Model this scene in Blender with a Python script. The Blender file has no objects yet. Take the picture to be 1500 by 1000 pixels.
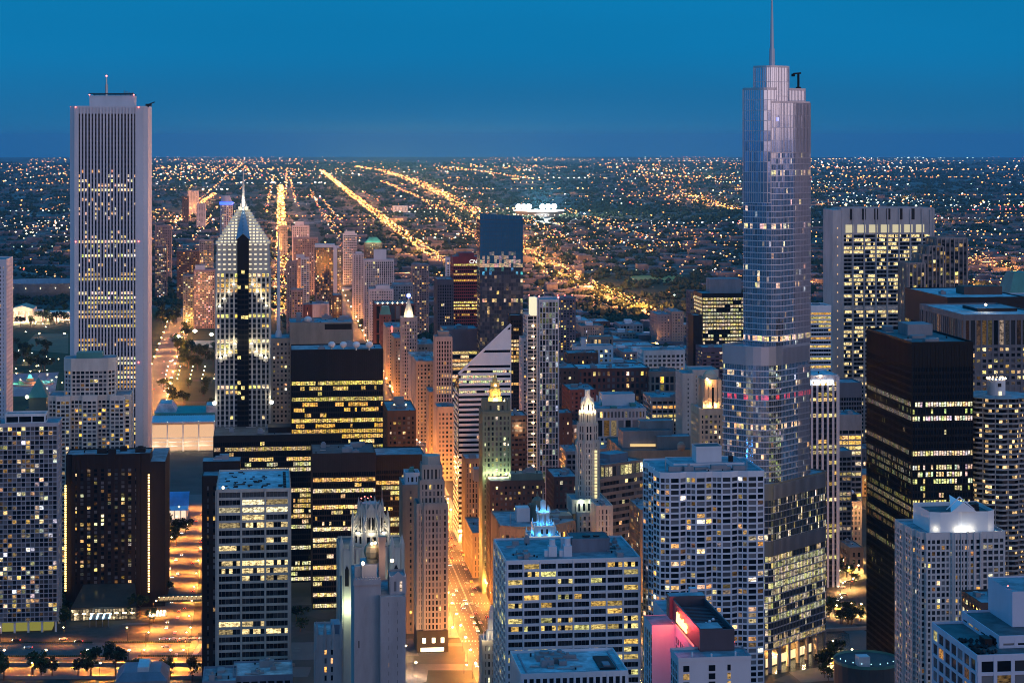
import bpy, math, random
from mathutils import Vector, noise as mnoise
SC = bpy.context.scene
COL = SC.collection
rnd = random.Random(7)
F = 2900.0; EYE_Y = 203.0; CAM_H = 316.0
# ------------------------------------------------------------------ camera
cd = bpy.data.cameras.new('camera'); cam = bpy.data.objects.new('camera', cd); COL.objects.link(cam)
cam.location = (0, 0, CAM_H); cam.rotation_euler = (math.radians(90), 0, 0)
cd.sensor_width = 36; cd.lens = 36 * F / 1500; cd.shift_y = -(500 - EYE_Y) / 1500
cd.clip_start = 5; cd.clip_end = 400000
SC.camera = cam
# ------------------------------------------------------------------ sky and light (just after sunset, afterglow in the north-west behind the camera)
SUN_EL, SUN_ROT = math.radians(1.0), math.radians(140)
w = bpy.data.worlds.new("World"); SC.world = w; w.use_nodes = True
nt = w.node_tree; nt.nodes.clear()
def N(t, **k):
    n = nt.nodes.new(t)
    for a, b in k.items(): setattr(n, a, b)
    return n
L = nt.links.new
out = N('ShaderNodeOutputWorld'); bg = N('ShaderNodeBackground'); bg2 = N('ShaderNodeBackground'); add = N('ShaderNodeAddShader')
tc = N('ShaderNodeTexCoord'); sep = N('ShaderNodeSeparateXYZ'); L(tc.outputs['Generated'], sep.inputs[0])
def ramp(stops, src):
    r = N('ShaderNodeValToRGB'); r.color_ramp.interpolation = 'EASE'
    e = r.color_ramp.elements
    while len(e) < len(stops): e.new(0.5)
    for i, (p, c) in enumerate(stops): e[i].position = p; e[i].color = (*c, 1)
    L(src, r.inputs[0]); return r
south = ramp([(0.0, (.010, .140, .335)), (.012, (.008, .148, .35)), (.05, (.002, .185, .43)), (.11, (.0, .215, .485)), (.5, (.0, .26, .64)), (1, (.0, .25, .64))], sep.outputs[2])
north = ramp([(0.0, (1.25, .80, .78)), (.05, (1.1, .78, .82)), (.12, (.66, .50, .58)), (.25, (.46, .44, .64)), (.5, (.05, .32, .70)), (1, (.0, .25, .64))], sep.outputs[2])
dot = N('ShaderNodeVectorMath', operation='DOT_PRODUCT'); L(tc.outputs['Generated'], dot.inputs[0]); dot.inputs[1].default_value = (.75, -.66, 0)
mr = N('ShaderNodeMapRange'); mr.interpolation_type = 'SMOOTHSTEP'; mr.inputs[1].default_value = -.4; mr.inputs[2].default_value = .6
L(dot.outputs['Value'], mr.inputs[0])
cn = N('ShaderNodeTexNoise'); cn.inputs['Scale'].default_value = 3.0; cn.inputs['Detail'].default_value = 5; cmap = N('ShaderNodeMapping'); cmap.inputs['Scale'].default_value = (1, 1, 5); L(tc.outputs['Generated'], cmap.inputs[0]); L(cmap.outputs[0], cn.inputs[0]); cr_ = N('ShaderNodeMapRange'); cr_.inputs[1].default_value = .3; cr_.inputs[2].default_value = .7; cr_.inputs[3].default_value = .94; cr_.inputs[4].default_value = 1.05; L(cn.outputs[0], cr_.inputs[0]); L(cr_.outputs[0], bg.inputs[1])
mx = N('ShaderNodeMix', data_type='RGBA'); L(mr.outputs[0], mx.inputs[0]); L(south.outputs[0], mx.inputs[6]); L(north.outputs[0], mx.inputs[7])
L(mx.outputs[2], bg.inputs[0])
sky = N('ShaderNodeTexSky', sky_type='NISHITA'); sky.sun_disc = False; sky.sun_elevation = SUN_EL; sky.sun_rotation = SUN_ROT
L(sky.outputs[0], bg2.inputs[0]); bg2.inputs[1].default_value = 0.0012
L(bg.outputs[0], add.inputs[0]); L(bg2.outputs[0], add.inputs[1]); L(add.outputs[0], out.inputs[0])
sd = bpy.data.lights.new('sun', 'SUN'); sd.energy = 0.35; sd.angle = math.radians(25); sd.color = (1, .72, .66)
sun = bpy.data.objects.new('sun', sd); COL.objects.link(sun)
sun.rotation_euler = Vector((-.55, .83, -.09)).to_track_quat('-Z', 'Y').to_euler()
SC.view_settings.view_transform = 'Standard'; SC.view_settings.look = 'None'; SC.view_settings.exposure = 0; SC.view_settings.gamma = 1
cy = SC.cycles; cy.sample_clamp_indirect = 1.5; cy.sample_clamp_direct = 0; cy.max_bounces = 5; cy.diffuse_bounces = 2; cy.glossy_bounces = 2
cy.transmission_bounces = 2; cy.volume_bounces = 0; cy.caustics_reflective = False; cy.caustics_refractive = False
cy.use_denoising = True; cy.filter_width = 1.0
try: cy.denoiser = 'OPENIMAGEDENOISE'; cy.denoising_prefilter = 'ACCURATE'
except Exception: pass

# ------------------------------------------------------------------ places
RE = 7.4e6
ROT = math.radians(7.0); CR, SR = math.cos(ROT), math.sin(ROT)
def gz(x, y): return -(x * x + y * y) / (2 * RE)
def X(px, Y): return (px - 750) / F * Y
def Z(py, Y): return CAM_H - (py - EYE_Y) / F * Y
def gY(py):                                       # depth of the ground seen at a height of the photograph (earth curvature included)
    Y = 5000.0
    for _ in range(40): Y = (CAM_H - gz(0, Y)) * F / (py - EYE_Y)if False else (CAM_H + Y * Y / (2 * RE)) * F / (py - EYE_Y) if py > 250 else Y
    if py <= 250:
        a = 1 / (2 * RE); b = -(py - EYE_Y) / F; d = b * b - 4 * a * CAM_H
        Y = (-b - math.sqrt(max(d, 0))) / (2 * a)
    return Y
def G(px, py): Y = gY(py); return (X(px, Y), Y)
def grid(u, v): return (u * CR - v * SR, v * CR + u * SR)     # west, south -> world
def ungrid(x, y): return (x * CR + y * SR, -x * SR + y * CR)

# ------------------------------------------------------------------ materials
MATS = {}
def newmat(name):
    m = bpy.data.materials.new(name); m.use_nodes = True; t = m.node_tree; t.nodes.clear()
    o = t.nodes.new('ShaderNodeOutputMaterial'); p = t.nodes.new('ShaderNodeBsdfPrincipled'); t.links.new(p.outputs[0], o.inputs[0])
    return m, t, p
def wall(name, c, rough=.75, var=.32, scale=.08, metal=0.0):
    if name in MATS: return MATS[name]
    m, t, p = newmat(name)
    g = t.nodes.new('ShaderNodeTexCoord'); mp = t.nodes.new('ShaderNodeMapping'); mp.inputs['Scale'].default_value = (1, 1, .25)
    n = t.nodes.new('ShaderNodeTexNoise'); n.inputs['Scale'].default_value = scale; n.inputs['Detail'].default_value = 6; n.inputs['Roughness'].default_value = .7
    t.links.new(g.outputs['Object'], mp.inputs[0]); t.links.new(mp.outputs[0], n.inputs[0])
    r = t.nodes.new('ShaderNodeMapRange'); r.inputs[1].default_value = .3; r.inputs[2].default_value = .7; r.inputs[3].default_value = 1 - var; r.inputs[4].default_value = 1 + var * .5
    t.links.new(n.outputs[0], r.inputs[0])
    v = t.nodes.new('ShaderNodeVectorMath'); v.operation = 'SCALE'; v.inputs[0].default_value = c; t.links.new(r.outputs[0], v.inputs['Scale'])
    t.links.new(v.outputs[0], p.inputs['Base Color']); p.inputs['Roughness'].default_value = rough; p.inputs['Metallic'].default_value = metal; p.inputs['Specular IOR Level'].default_value = .2 if max(c) < .08 else .4
    MATS[name] = m; return m
def panemat(name, base, rough, ns, metal=0.0, lo=.25, tint=None):
    m, t, p = newmat(name)
    a = t.nodes.new('ShaderNodeAttribute'); a.attribute_name = 'lit'
    g = t.nodes.new('ShaderNodeNewGeometry')
    mp = t.nodes.new('ShaderNodeMapping'); mp.inputs['Scale'].default_value = (.7, .7, 1.5); t.links.new(g.outputs['Position'], mp.inputs[0])
    n = t.nodes.new('ShaderNodeTexNoise'); n.inputs['Scale'].default_value = ns; n.inputs['Detail'].default_value = 3; n.inputs['Roughness'].default_value = .7
    t.links.new(mp.outputs[0], n.inputs[0])
    r = t.nodes.new('ShaderNodeMapRange'); r.inputs[1].default_value = .38; r.inputs[2].default_value = .64; r.inputs[3].default_value = lo; r.inputs[4].default_value = 1.6
    t.links.new(n.outputs[0], r.inputs[0])
    t.links.new(a.outputs['Color'], p.inputs['Emission Color']); t.links.new(r.outputs[0], p.inputs['Emission Strength'])
    mixn = t.nodes.new('ShaderNodeMix'); mixn.data_type = 'RGBA'; mixn.inputs[6].default_value = (*base, 1); mixn.inputs[7].default_value = (.33, .33, .35, 1)
    t.links.new(a.outputs['Alpha'], mixn.inputs[0]); t.links.new(mixn.outputs[2], p.inputs['Base Color'])
    p.inputs['Roughness'].default_value = rough; p.inputs['Metallic'].default_value = metal; p.inputs['IOR'].default_value = 1.5; p.inputs['Specular IOR Level'].default_value = .25 if metal == 0 else .5
    m.cycles.emission_sampling = 'NONE'; MATS[name] = m; return m
PANE = panemat('window_glass', (.008, .010, .014), .08, .8, lo=.12)
PANEH = panemat('hotel_window_glass', (.02, .02, .022), .15, .9, lo=.15)
PANEM = panemat('mirror_glass', (.62, .72, .86), .06, .5, metal=.88, lo=.15)
PANEG = panemat('grey_mirror_glass', (.07, .09, .13), .1, .45, metal=.5, lo=.1)
PANED = panemat('sky_painted_glass', (.03, .16, .30), .12, .5, metal=.35, lo=.1)  # blue base colour stands in for the reflected sky
def emit(name, c, s, mis=False):
    if name in MATS: return MATS[name]
    m, t, p = newmat(name); p.inputs['Base Color'].default_value = (0.02, .02, .02, 1)
    p.inputs['Emission Color'].default_value = (*c, 1); p.inputs['Emission Strength'].default_value = s
    m.cycles.emission_sampling = 'AUTO' if mis else 'NONE'; MATS[name] = m; return m
def attremit(name, s, mis=False):
    m, t, p = newmat(name); a = t.nodes.new('ShaderNodeAttribute'); a.attribute_name = 'lit'
    p.inputs['Base Color'].default_value = (.03, .03, .03, 1)
    t.links.new(a.outputs['Color'], p.inputs['Emission Color']); p.inputs['Emission Strength'].default_value = s
    m.cycles.emission_sampling = 'AUTO' if mis else 'NONE'; MATS[name] = m; return m
LIGHTS_FAR = attremit('distant_light_glow', 1.0, True)
def roofmat(name, c, var=.45, scale=.16):
    if name in MATS: return MATS[name]
    m, t, p = newmat(name); g = t.nodes.new('ShaderNodeNewGeometry')
    n = t.nodes.new('ShaderNodeTexNoise'); n.inputs['Scale'].default_value = scale; n.inputs['Detail'].default_value = 8; n.inputs['Roughness'].default_value = .65
    v = t.nodes.new('ShaderNodeTexVoronoi'); v.inputs['Scale'].default_value = .12
    t.links.new(g.outputs['Position'], n.inputs[0]); t.links.new(g.outputs['Position'], v.inputs[0])
    r = t.nodes.new('ShaderNodeMapRange'); r.inputs[1].default_value = .38; r.inputs[2].default_value = .62; r.inputs[3].default_value = 1 - var; r.inputs[4].default_value = 1.15
    t.links.new(n.outputs[0], r.inputs[0])
    vr = t.nodes.new('ShaderNodeMapRange'); vr.inputs[3].default_value = .75; vr.inputs[4].default_value = 1.1
    sp = t.nodes.new('ShaderNodeSeparateColor'); t.links.new(v.outputs['Color'], sp.inputs[0]); t.links.new(sp.outputs[0], vr.inputs[0])
    mu = t.nodes.new('ShaderNodeMath'); mu.operation = 'MULTIPLY'; t.links.new(r.outputs[0], mu.inputs[0]); t.links.new(vr.outputs[0], mu.inputs[1])
    q = t.nodes.new('ShaderNodeVectorMath'); q.operation = 'SCALE'; q.inputs[0].default_value = c; t.links.new(mu.outputs[0], q.inputs['Scale'])
    t.links.new(q.outputs[0], p.inputs['Base Color']); p.inputs['Roughness'].default_value = .7; p.inputs['Specular IOR Level'].default_value = .6
    MATS[name] = m; return m
ROOF = roofmat('roof_membrane', (.27, .31, .35)); ROOFD = roofmat('dark_roof_gravel', (.10, .11, .12)); ROOFL = roofmat('pale_roof_membrane', (.46, .52, .56))
WHITE = wall('white_stone', (.72, .70, .70)); CREAM = wall('cream_terracotta', (.62, .56, .46)); TAN = wall('tan_stone', (.28, .22, .17))
GREY = wall('grey_concrete', (.26, .26, .28)); BRICK = wall('red_brick', (.15, .06, .048)); BROWN = wall('brown_brick', (.10, .06, .048)); DARK = wall('black_steel', (.012, .012, .015), .5)
BLUEG = wall('blue_grey_metal', (.16, .2, .26), .4); STEEL = wall('brushed_steel', (.45, .47, .5), .35, metal=.7); REDW = wall('oxblood_steel', (.24, .03, .04), .5)
GRAN = wall('pale_granite', (.66, .62, .66), .6, .12); LILAC = wall('painted_concrete', (.62, .62, .66), .6, .12); MAT_GREEN = wall('green_terracotta', (.13, .17, .13), .5)
COPPER = wall('green_copper', (.08, .26, .22), .6); PINKST = wall('pink_sandstone', (.36, .25, .2))

# ------------------------------------------------------------------ mesh building
class MB:
    def __init__(s): s.v = []; s.f = []; s.c = []
    def poly(s, pts, c=None):
        i = len(s.v); s.v.extend(pts); s.f.append(tuple(range(i, i + len(pts)))); s.c.append(c)
    def box(s, x0, x1, y0, y1, z0, z1, c=None):
        i = len(s.v); s.v += [(x0, y0, z0), (x1, y0, z0), (x1, y1, z0), (x0, y1, z0), (x0, y0, z1), (x1, y0, z1), (x1, y1, z1), (x0, y1, z1)]
        s.f += [(i, i+3, i+2, i+1), (i+4, i+5, i+6, i+7), (i, i+1, i+5, i+4), (i+1, i+2, i+6, i+5), (i+2, i+3, i+7, i+6), (i+3, i, i+4, i+7)]; s.c += [c] * 6
    def prism(s, P, z0, z1, Q=None, top=True, bottom=False):
        Q = Q or P; n = len(P); i = len(s.v)
        s.v += [(x, y, z0) for x, y in P] + [(x, y, z1) for x, y in Q]
        for k in range(n): s.f.append((i + k, i + (k + 1) % n, i + n + (k + 1) % n, i + n + k)); s.c.append(None)
        if top: s.f.append(tuple(i + n + k for k in range(n))); s.c.append(None)
        if bottom: s.f.append(tuple(i + k for k in reversed(range(n)))); s.c.append(None)
    def beam(s, a, b, w, h=None):                     # box between two points
        a, b = Vector(a), Vector(b); d = (b - a); h = h or w
        if d.length < 1e-6: return
        d.normalize(); up = Vector((0, 0, 1)) if abs(d.z) < .95 else Vector((1, 0, 0))
        r = d.cross(up).normalized(); u = r.cross(d)
        i = len(s.v)
        for q in (a, b):
            for sx, sy in ((-1, -1), (1, -1), (1, 1), (-1, 1)): s.v.append(tuple(q + r * sx * w / 2 + u * sy * h / 2))
        s.f += [(i, i+1, i+2, i+3), (i+7, i+6, i+5, i+4)] + [(i + k, i + 4 + k, i + 4 + (k + 1) % 4, i + (k + 1) % 4) for k in range(4)]; s.c += [None] * 6
    def cyl(s, x, y, z0, z1, r0, r1=None, n=12): s.prism(circ(x, y, r0, n), z0, z1, circ(x, y, r0 if r1 is None else r1, n), bottom=True)
    def ball(s, x, y, z, r, c=None, sub=0, sz=1.0):
        if sub == 0:
            i = len(s.v); s.v += [(x+r, y, z), (x-r, y, z), (x, y+r, z), (x, y-r, z), (x, y, z+r*sz), (x, y, z-r*sz)]
            s.f += [(i, i+2, i+4), (i+2, i+1, i+4), (i+1, i+3, i+4), (i+3, i, i+4), (i+2, i, i+5), (i+1, i+2, i+5), (i+3, i+1, i+5), (i, i+3, i+5)]; s.c += [c] * 8
        else:
            n, m = 10, 6; i = len(s.v)
            for a in range(m + 1):
                th = math.pi * a / m
                for b in range(n): ph = 2 * math.pi * b / n; s.v.append((x + r * math.sin(th) * math.cos(ph), y + r * math.sin(th) * math.sin(ph), z + r * sz * math.cos(th)))
            for a in range(m):
                for b in range(n): s.f.append((i + a*n + b, i + (a+1)*n + b, i + (a+1)*n + (b+1) % n, i + a*n + (b+1) % n)); s.c.append(c)
    def build(s, name, mat, parent=None, smooth=False):
        me = bpy.data.meshes.new(name); me.from_pydata(s.v, [], s.f)
        if any(c is not None for c in s.c):
            at = me.attributes.new('lit', 'FLOAT_COLOR', 'FACE'); buf = []
            for c in s.c: buf += list(c) if c is not None else [0, 0, 0, 0]
            at.data.foreach_set('color', buf)
        me.materials.append(mat)
        if smooth: me.polygons.foreach_set('use_smooth', [True] * len(me.polygons))
        o = bpy.data.objects.new(name, me); COL.objects.link(o)
        if parent is not None: o.parent = parent
        return o
def circ(x, y, r, n=16, a0=0.0): return [(x + r * math.cos(a0 + 2 * math.pi * k / n), y + r * math.sin(a0 + 2 * math.pi * k / n)) for k in range(n)]
def offset(P, d):
    n = len(P); R = []
    for i in range(n):
        a, b, c = P[i - 1], P[i], P[(i + 1) % n]
        e1 = (b[0]-a[0], b[1]-a[1]); e2 = (c[0]-b[0], c[1]-b[1]); l1 = math.hypot(*e1) or 1; l2 = math.hypot(*e2) or 1
        n1 = (e1[1]/l1, -e1[0]/l1); n2 = (e2[1]/l2, -e2[0]/l2); k = 1 + n1[0]*n2[0] + n1[1]*n2[1]
        if k < .25: k = .25
        R.append((b[0] + d * (n1[0]+n2[0]) / k, b[1] + d * (n1[1]+n2[1]) / k))
    return R
def tag(o, label=None, cat=None, group=None, kind=None):
    if label: o['label'] = label
    if cat: o['category'] = cat
    if group: o['group'] = group
    if kind: o['kind'] = kind
    return o
def empty(name, loc, rz=0.0, label=None, cat=None, group=None):
    o = bpy.data.objects.new(name, None); COL.objects.link(o); o.location = loc; o.rotation_euler = (0, 0, rz); o.empty_display_size = 2
    return tag(o, label, cat, group)
def copy_tree(o, parent=None):
    c = o.copy(); COL.objects.link(c); c.parent = parent
    for ch in o.children: copy_tree(ch, c)
    return c
def lamp_light(parent, loc, energy, color, radius=.6, name='light', cut=None):
    d = bpy.data.lights.new(name, 'POINT'); d.energy = energy; d.color = color; d.shadow_soft_size = radius
    o = bpy.data.objects.new(name, d); COL.objects.link(o); o.location = loc
    if parent is not None: o.parent = parent
    return o

WARM = [(1, .66, .24), (1, .74, .32), (1, .58, .17), (1, .80, .42), (.95, .82, .36)]
HOME = [(1, .55, .18), (1, .65, .28), (1, .76, .42), (1, .5, .15), (.9, .85, .6)]
COOL = [(1, .88, .50), (1, .80, .40), (.9, .92, .5)]
def litgrid(nx, ny, mode, R):
    g = [[None] * nx for _ in range(ny)]
    if mode is None: return g
    kind, p, s = mode[:3]; pal = mode[3] if len(mode) > 3 else (WARM if kind == 'office' else HOME)
    for j in range(ny):
        if kind == 'office':
            q = 0 if R.random() > p else R.choice((.2, .45, .7, .95, 1)); on = R.random() < q; rc = R.choice(pal); rs = s * R.uniform(.6, 1.25)
            if q == 0: q = .05; on = False
        for i in range(nx):
            if kind == 'office':
                if R.random() < .42: on = R.random() < q
                if on: k = rs * R.uniform(.6, 1.15); g[j][i] = (rc[0]*k, rc[1]*k, rc[2]*k, 0)
            elif R.random() < p:
                c = R.choice(pal); k = s * R.choice((.06, .12, .2, .35, .55, .9, 1.7)); g[j][i] = (c[0]*k, c[1]*k, c[2]*k, 0)
            if g[j][i] is None and kind == 'home': g[j][i] = (0, 0, 0, R.choice((0, 0, .1, .25, .5)))
    return g
SPLIT = {'beacon', 'satellite_dish', 'column', 'finial', 'pinnacle', 'turret', 'floodlight', 'roof_lamp', 'cooling_unit', 'canopy_lamp', 'antenna', 'balcony_lamp', 'light_tower', 'flood_lamp', 'roof_fan', 'flying_buttress', 'lancet_arch', 'shop_light', 'glowing_bay', 'drum_lamp', 'rim_lamp', 'chimney', 'vent_pipe', 'penthouse', 'rear_roof', 'roof_notch', 'tracery_arch', 'crown_gable', 'duct', 'vent', 'roof_plants', 'facade_lamp_string', 'roof_equipment', 'louvre', 'corner_column', 'stepped_bay', 'ledge_lamp', 'crown_lamp', 'deck_lamp', 'concourse_light', 'ceiling_lamp', 'stair_window', 'neon_tube', 'drum_door'}
PARENT = {'duct': 'roof', 'vent': 'roof', 'roof_equipment': 'roof', 'roof_vent': 'roof', 'roof_lamp': 'roof', 'roof_fan': 'roof', 'rooftop_railing': 'penthouse', 'flagpole': 'roof', 'ledge_lamp': 'pyramid_ledge', 'drum_lamp': 'roof_drum', 'drum_door': 'roof_drum', 'parapet': 'roof', 'finial': 'wall', 'crenellation': 'wall', 'deck_lamp': 'parapet', 'canopy_rib': 'canopy_roof', 'ceiling_lamp': 'roof', 'vent_pipe': 'roof', 'louvre': 'curtain_wall'}
def islands(mb):
    par = list(range(len(mb.v)))
    def find(a):
        while par[a] != a: par[a] = par[par[a]]; a = par[a]
        return a
    for f in mb.f:
        r = find(f[0])
        for k in f[1:]: par[find(k)] = r
    gr = {}
    for i, f in enumerate(mb.f): gr.setdefault(find(f[0]), []).append(i)
    G_ = []
    for fs in gr.values():
        vs = {k for i in fs for k in mb.f[i]}; xs = [mb.v[k] for k in vs]; bb = [min(p[a] for p in xs) for a in range(3)] + [max(p[a] for p in xs) for a in range(3)]; G_.append([fs, bb])
    ch = len(G_) < 220
    while ch:
        ch = False
        for i in range(len(G_)):
            for j in range(i + 1, len(G_)):
                A, B = G_[i][1], G_[j][1]
                if all(A[a] <= B[a+3] + .05 and B[a] <= A[a+3] + .05 for a in range(3)):
                    G_[i] = [G_[i][0] + G_[j][0], [min(A[a], B[a]) for a in range(3)] + [max(A[a+3], B[a+3]) for a in range(3)]]; G_.pop(j); ch = True; break
            if ch: break
    G_.sort(key=lambda g: -(g[1][3]-g[1][0])*(g[1][5]-g[1][2])); R = []
    for n_, (fs, bb) in enumerate(G_):
        if n_ < 99: m = MB(); R.append(m); mp = {}
        elif n_ == 99: m = MB(); R.append(m); mp = {}
        for i in fs:
            q = []
            for k in mb.f[i]:
                if k not in mp: mp[k] = len(m.v); m.v.append(mb.v[k])
                q.append(mp[k])
            m.f.append(tuple(q)); m.c.append(mb.c[i])
    return R
class Bld:
    """one building: an Empty at its base and its parts; the local x axis runs west and the local y axis south"""
    def __init__(s, name, label, x0, Y, group=None, cat=None, seed=None, rot=ROT):
        s.x, s.Y = X(x0, Y), Y; s.rot = rot
        s.root = empty(name, (s.x, Y, gz(s.x, Y)), rot, label, cat or ('tower' if 'tower' in name else 'building'), group)
        s.R = random.Random(seed if seed is not None else int(x0 * 13 + Y)); s.panes = []; s.w = {}
    def palette(s, kind):
        if not hasattr(s, 'tint'): s.tint = s.R.choice(((1, 1, 1), (1, .88, .7), (1, 1.05, .9), (.95, 1.08, 1.3), (1, .95, .6)))
        t = s.tint; return [(c[0]*t[0], c[1]*t[1], c[2]*t[2]) for c in (WARM if kind == 'office' else HOME)]
    def loc(s, px, Y):
        dx, dy = X(px, Y) - s.x, Y - s.Y; c, n = math.cos(s.rot), math.sin(s.rot); return (dx * c + dy * n, -dx * n + dy * c)
    def span(s, x0, x1, Y):
        a = s.loc(x0, Y); k = (x1 - 750) / F; xl = X(x0, Y); c, n = math.cos(s.rot), math.sin(s.rot)
        wd = (k * Y - xl) / (c - k * n); return a[0], a[0] + wd, a[1]
    def rect(s, x0, x1, Y, D):
        u0, u1, v = s.span(x0, x1, Y); return [(u0, v), (u1, v), (u1, v + D), (u0, v + D)]
    def H(s, py, Y): return Z(py, Y) - gz(s.x, Y)
    def m(s, part, mat):
        k = (part, mat.name)
        if k not in s.w: s.w[k] = (MB(), mat)
        return s.w[k][0]
    def tier(s, P, z0, z1, wm, sp=None, bay=4, fh=3.6, pw=.8, pd=.35, bh=1.2, bd=.3, cap=2, base=0, lit=('office', .5, 1.6), roof=ROOF, par=.9, pane=PANE, edges=None, part='wall', rows=None, front=(0,)):
        W = s.m(part, wm); n = len(P)
        W.prism(offset(P, -.35), z0, z1 - .3, top=False)
        ny = max(1, int((z1 - z0 - cap - base) / fh)); fh = (z1 - z0 - cap - base) / ny
        O = offset(P, bd)
        WB = s.m('spandrel', sp) if sp else W
        def ring(a, b, o=O, W=W):
            for k in range(n):
                q = (k + 1) % n
                W.poly([(*o[k], a), (*o[q], a), (*o[q], b), (*o[k], b)]); W.poly([(*P[k], b), (*o[k], b), (*o[q], b), (*P[q], b)]); W.poly([(*P[k], a), (*P[q], a), (*o[q], a), (*o[k], a)])
        if cap > 0: ring(z1 - cap, z1 + par)
        else: ring(z1 - .2, z1 + par)
        for k in range(n): q = (k+1) % n; W.poly([(*P[q], z1), (*P[k], z1), (*P[k], z1 + par), (*P[q], z1 + par)])
        if base > 0: ring(z0, z0 + base)
        if bh > 0:
            for j in range(ny): ring(z0 + base + j * fh, z0 + base + j * fh + bh, W=WB)
        for k in range(n):
            a, b = P[k], P[(k + 1) % n]; dx, dy = b[0]-a[0], b[1]-a[1]; l = math.hypot(dx, dy)
            if l < .3: continue
            dx /= l; dy /= l; nx_, ny_ = dy, -dx
            if edges and k in edges and edges[k] == 'blank':
                W.poly([(a[0]+nx_*.1, a[1]+ny_*.1, z0), (b[0]+nx_*.1, b[1]+ny_*.1, z0), (b[0]+nx_*.1, b[1]+ny_*.1, z1), (a[0]+nx_*.1, a[1]+ny_*.1, z1)]); continue
            ncol = max(1, int(round(l / bay))); bw = l / ncol; p2 = min(pw, bw * .9)
            if p2 > 0:
                for i in range(ncol + 1):
                    c0 = i * bw - p2 / 2; c1 = c0 + p2; c0 = max(c0, 0); c1 = min(c1, l)
                    if l > 2 and i == 0: c1 = max(c1, min(p2, l))
                    if l > 2 and i == ncol: c0 = min(c0, l - min(p2, l))
                    q = [(a[0]+dx*c+nx_*e, a[1]+dy*c+ny_*e) for c, e in ((c0, -.1), (c0, pd), (c1, pd), (c1, -.1))]
                    for m_ in range(3): W.poly([(*q[m_], z0), (*q[m_+1], z0), (*q[m_+1], z1 - .01), (*q[m_], z1 - .01)])
            if lit and len(lit) == 3: lit = (lit[0], lit[1], lit[2], s.palette(lit[0]))
            g = litgrid(ncol, ny, lit, s.R)
            if rows:
                for j in range(ny):
                    if (ny - 1 - j) in rows:
                        rr = rows[ny - 1 - j]
                        for i in range(ncol): g[j][i] = None if (rr == 0 or s.R.random() > rr[3]) else (rr[0]*s.R.uniform(.7, 1.1), rr[1]*s.R.uniform(.7, 1.1), rr[2]*s.R.uniform(.7, 1.1), 0)
            for j in range(ny):
                za = z0 + base + j * fh + bh; zb = z0 + base + (j + 1) * fh
                for i in range(ncol):
                    c0 = i * bw + p2 / 2 - .02; c1 = (i + 1) * bw - p2 / 2 + .02
                    if l > 2 and i == 0: c0 = p2 - .02
                    if l > 2 and i == ncol - 1: c1 = l - p2 + .02
                    if c1 - c0 < .1: continue
                    j0, j1 = (s.R.uniform(-.04, .04), s.R.uniform(-.03, .03)) if pane in (PANEM, PANED, PANEG) else (0, 0)
                    s.panes.append(([(a[0]+dx*c0, a[1]+dy*c0, za), (a[0]+dx*c1+nx_*j1, a[1]+dy*c1+ny_*j1, za), (a[0]+dx*c1+nx_*(j0+j1), a[1]+dy*c1+ny_*(j0+j1), zb), (a[0]+dx*c0+nx_*j0, a[1]+dy*c0+ny_*j0, zb)], (lambda c, a_, b2: (c[0], c[1]*a_, c[2]*b2, c[3]))(g[j][i] or (0, 0, 0, 0), s.R.uniform(.82, 1.06), s.R.uniform(.5, 1.35)), pane, k in front))
        s.m('roof', roof).poly([(*p, z1) for p in P])
        return ny
    def stuffroof(s, P, z, n=6, mat=GREY):
        xs = [p[0] for p in P]; ys = [p[1] for p in P]; x0, x1, y0, y1 = min(xs), max(xs), min(ys), max(ys)
        for i in range(n):
            a = s.R.uniform(2, min(8, (x1-x0)*.3)); b = s.R.uniform(2, min(8, (y1-y0)*.3)); x = s.R.uniform(x0+2, x1-a-2); y = s.R.uniform(y0+2, y1-b-2); h = s.R.uniform(1, 3.2)
            s.m('roof_equipment', mat).box(x, x+a, y, y+b, z + .01, z+h)
            if i % 2 == 0:
                yy = s.R.uniform(y0+2, y1-2); xx = s.R.uniform(x0+1, x1-9); s.m('duct', STEEL).beam((xx, yy, z + .5), (xx + s.R.uniform(4, 8), yy, z + .5), .5); s.m('vent', DARK).cyl(s.R.uniform(x0+2, x1-2), s.R.uniform(y0+2, y1-2), z, z + s.R.uniform(.6, 1.6), .4, n=6)
            if s.R.random() < .4: s.m('roof_equipment', mat).cyl(x + a/2, y + b/2, z+h, z+h+1, min(a, b)*.3, n=8)
    def ped(s, x0, x1, ytop, Y, D, z0, mat, part='penthouse', roof=ROOF):
        P = s.rect(x0, x1, Y, D); z1 = s.H(ytop, Y); s.m(part, mat).prism(P, z0 + .01, z1, top=False); s.m(part, mat).prism(offset(P, .15), z1 - .5, z1 + .4, top=False, bottom=True)
        s.m('roof', roof).poly([(*p, z1 + .1) for p in P]); return P, z1
    def done(s, nparts=0):
        made = {}
        for (part, _), (mb, mat) in sorted(s.w.items(), key=lambda k: k[0][0] in PARENT):
            par = made.get(PARENT.get(part), s.root)
            for q in (islands(mb) if part in SPLIT else [mb]):
                o = q.build(part, mat, par); made.setdefault(part, o)
        P = s.panes
        if nparts:
            idx = [i for i, p in enumerate(P) if p[3]]; idx.sort(key=lambda i: -P[i][0][0][2]); vis = set(idx[:nparts])
            for i in vis:
                m = MB(); m.poly(P[i][0], P[i][1]); m.build('window', P[i][2], s.root)
            P = [p for i, p in enumerate(P) if i not in vis]
        by = {}
        for p in P: by.setdefault(p[2].name, (MB(), p[2]))[0].poly(p[0], p[1])
        for mb, mat in by.values():
            o = mb.build('windows', mat, s.root)
            if len(mb.f) > 100 or nparts: o['kind'] = 'stuff'
        return s.root
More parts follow.
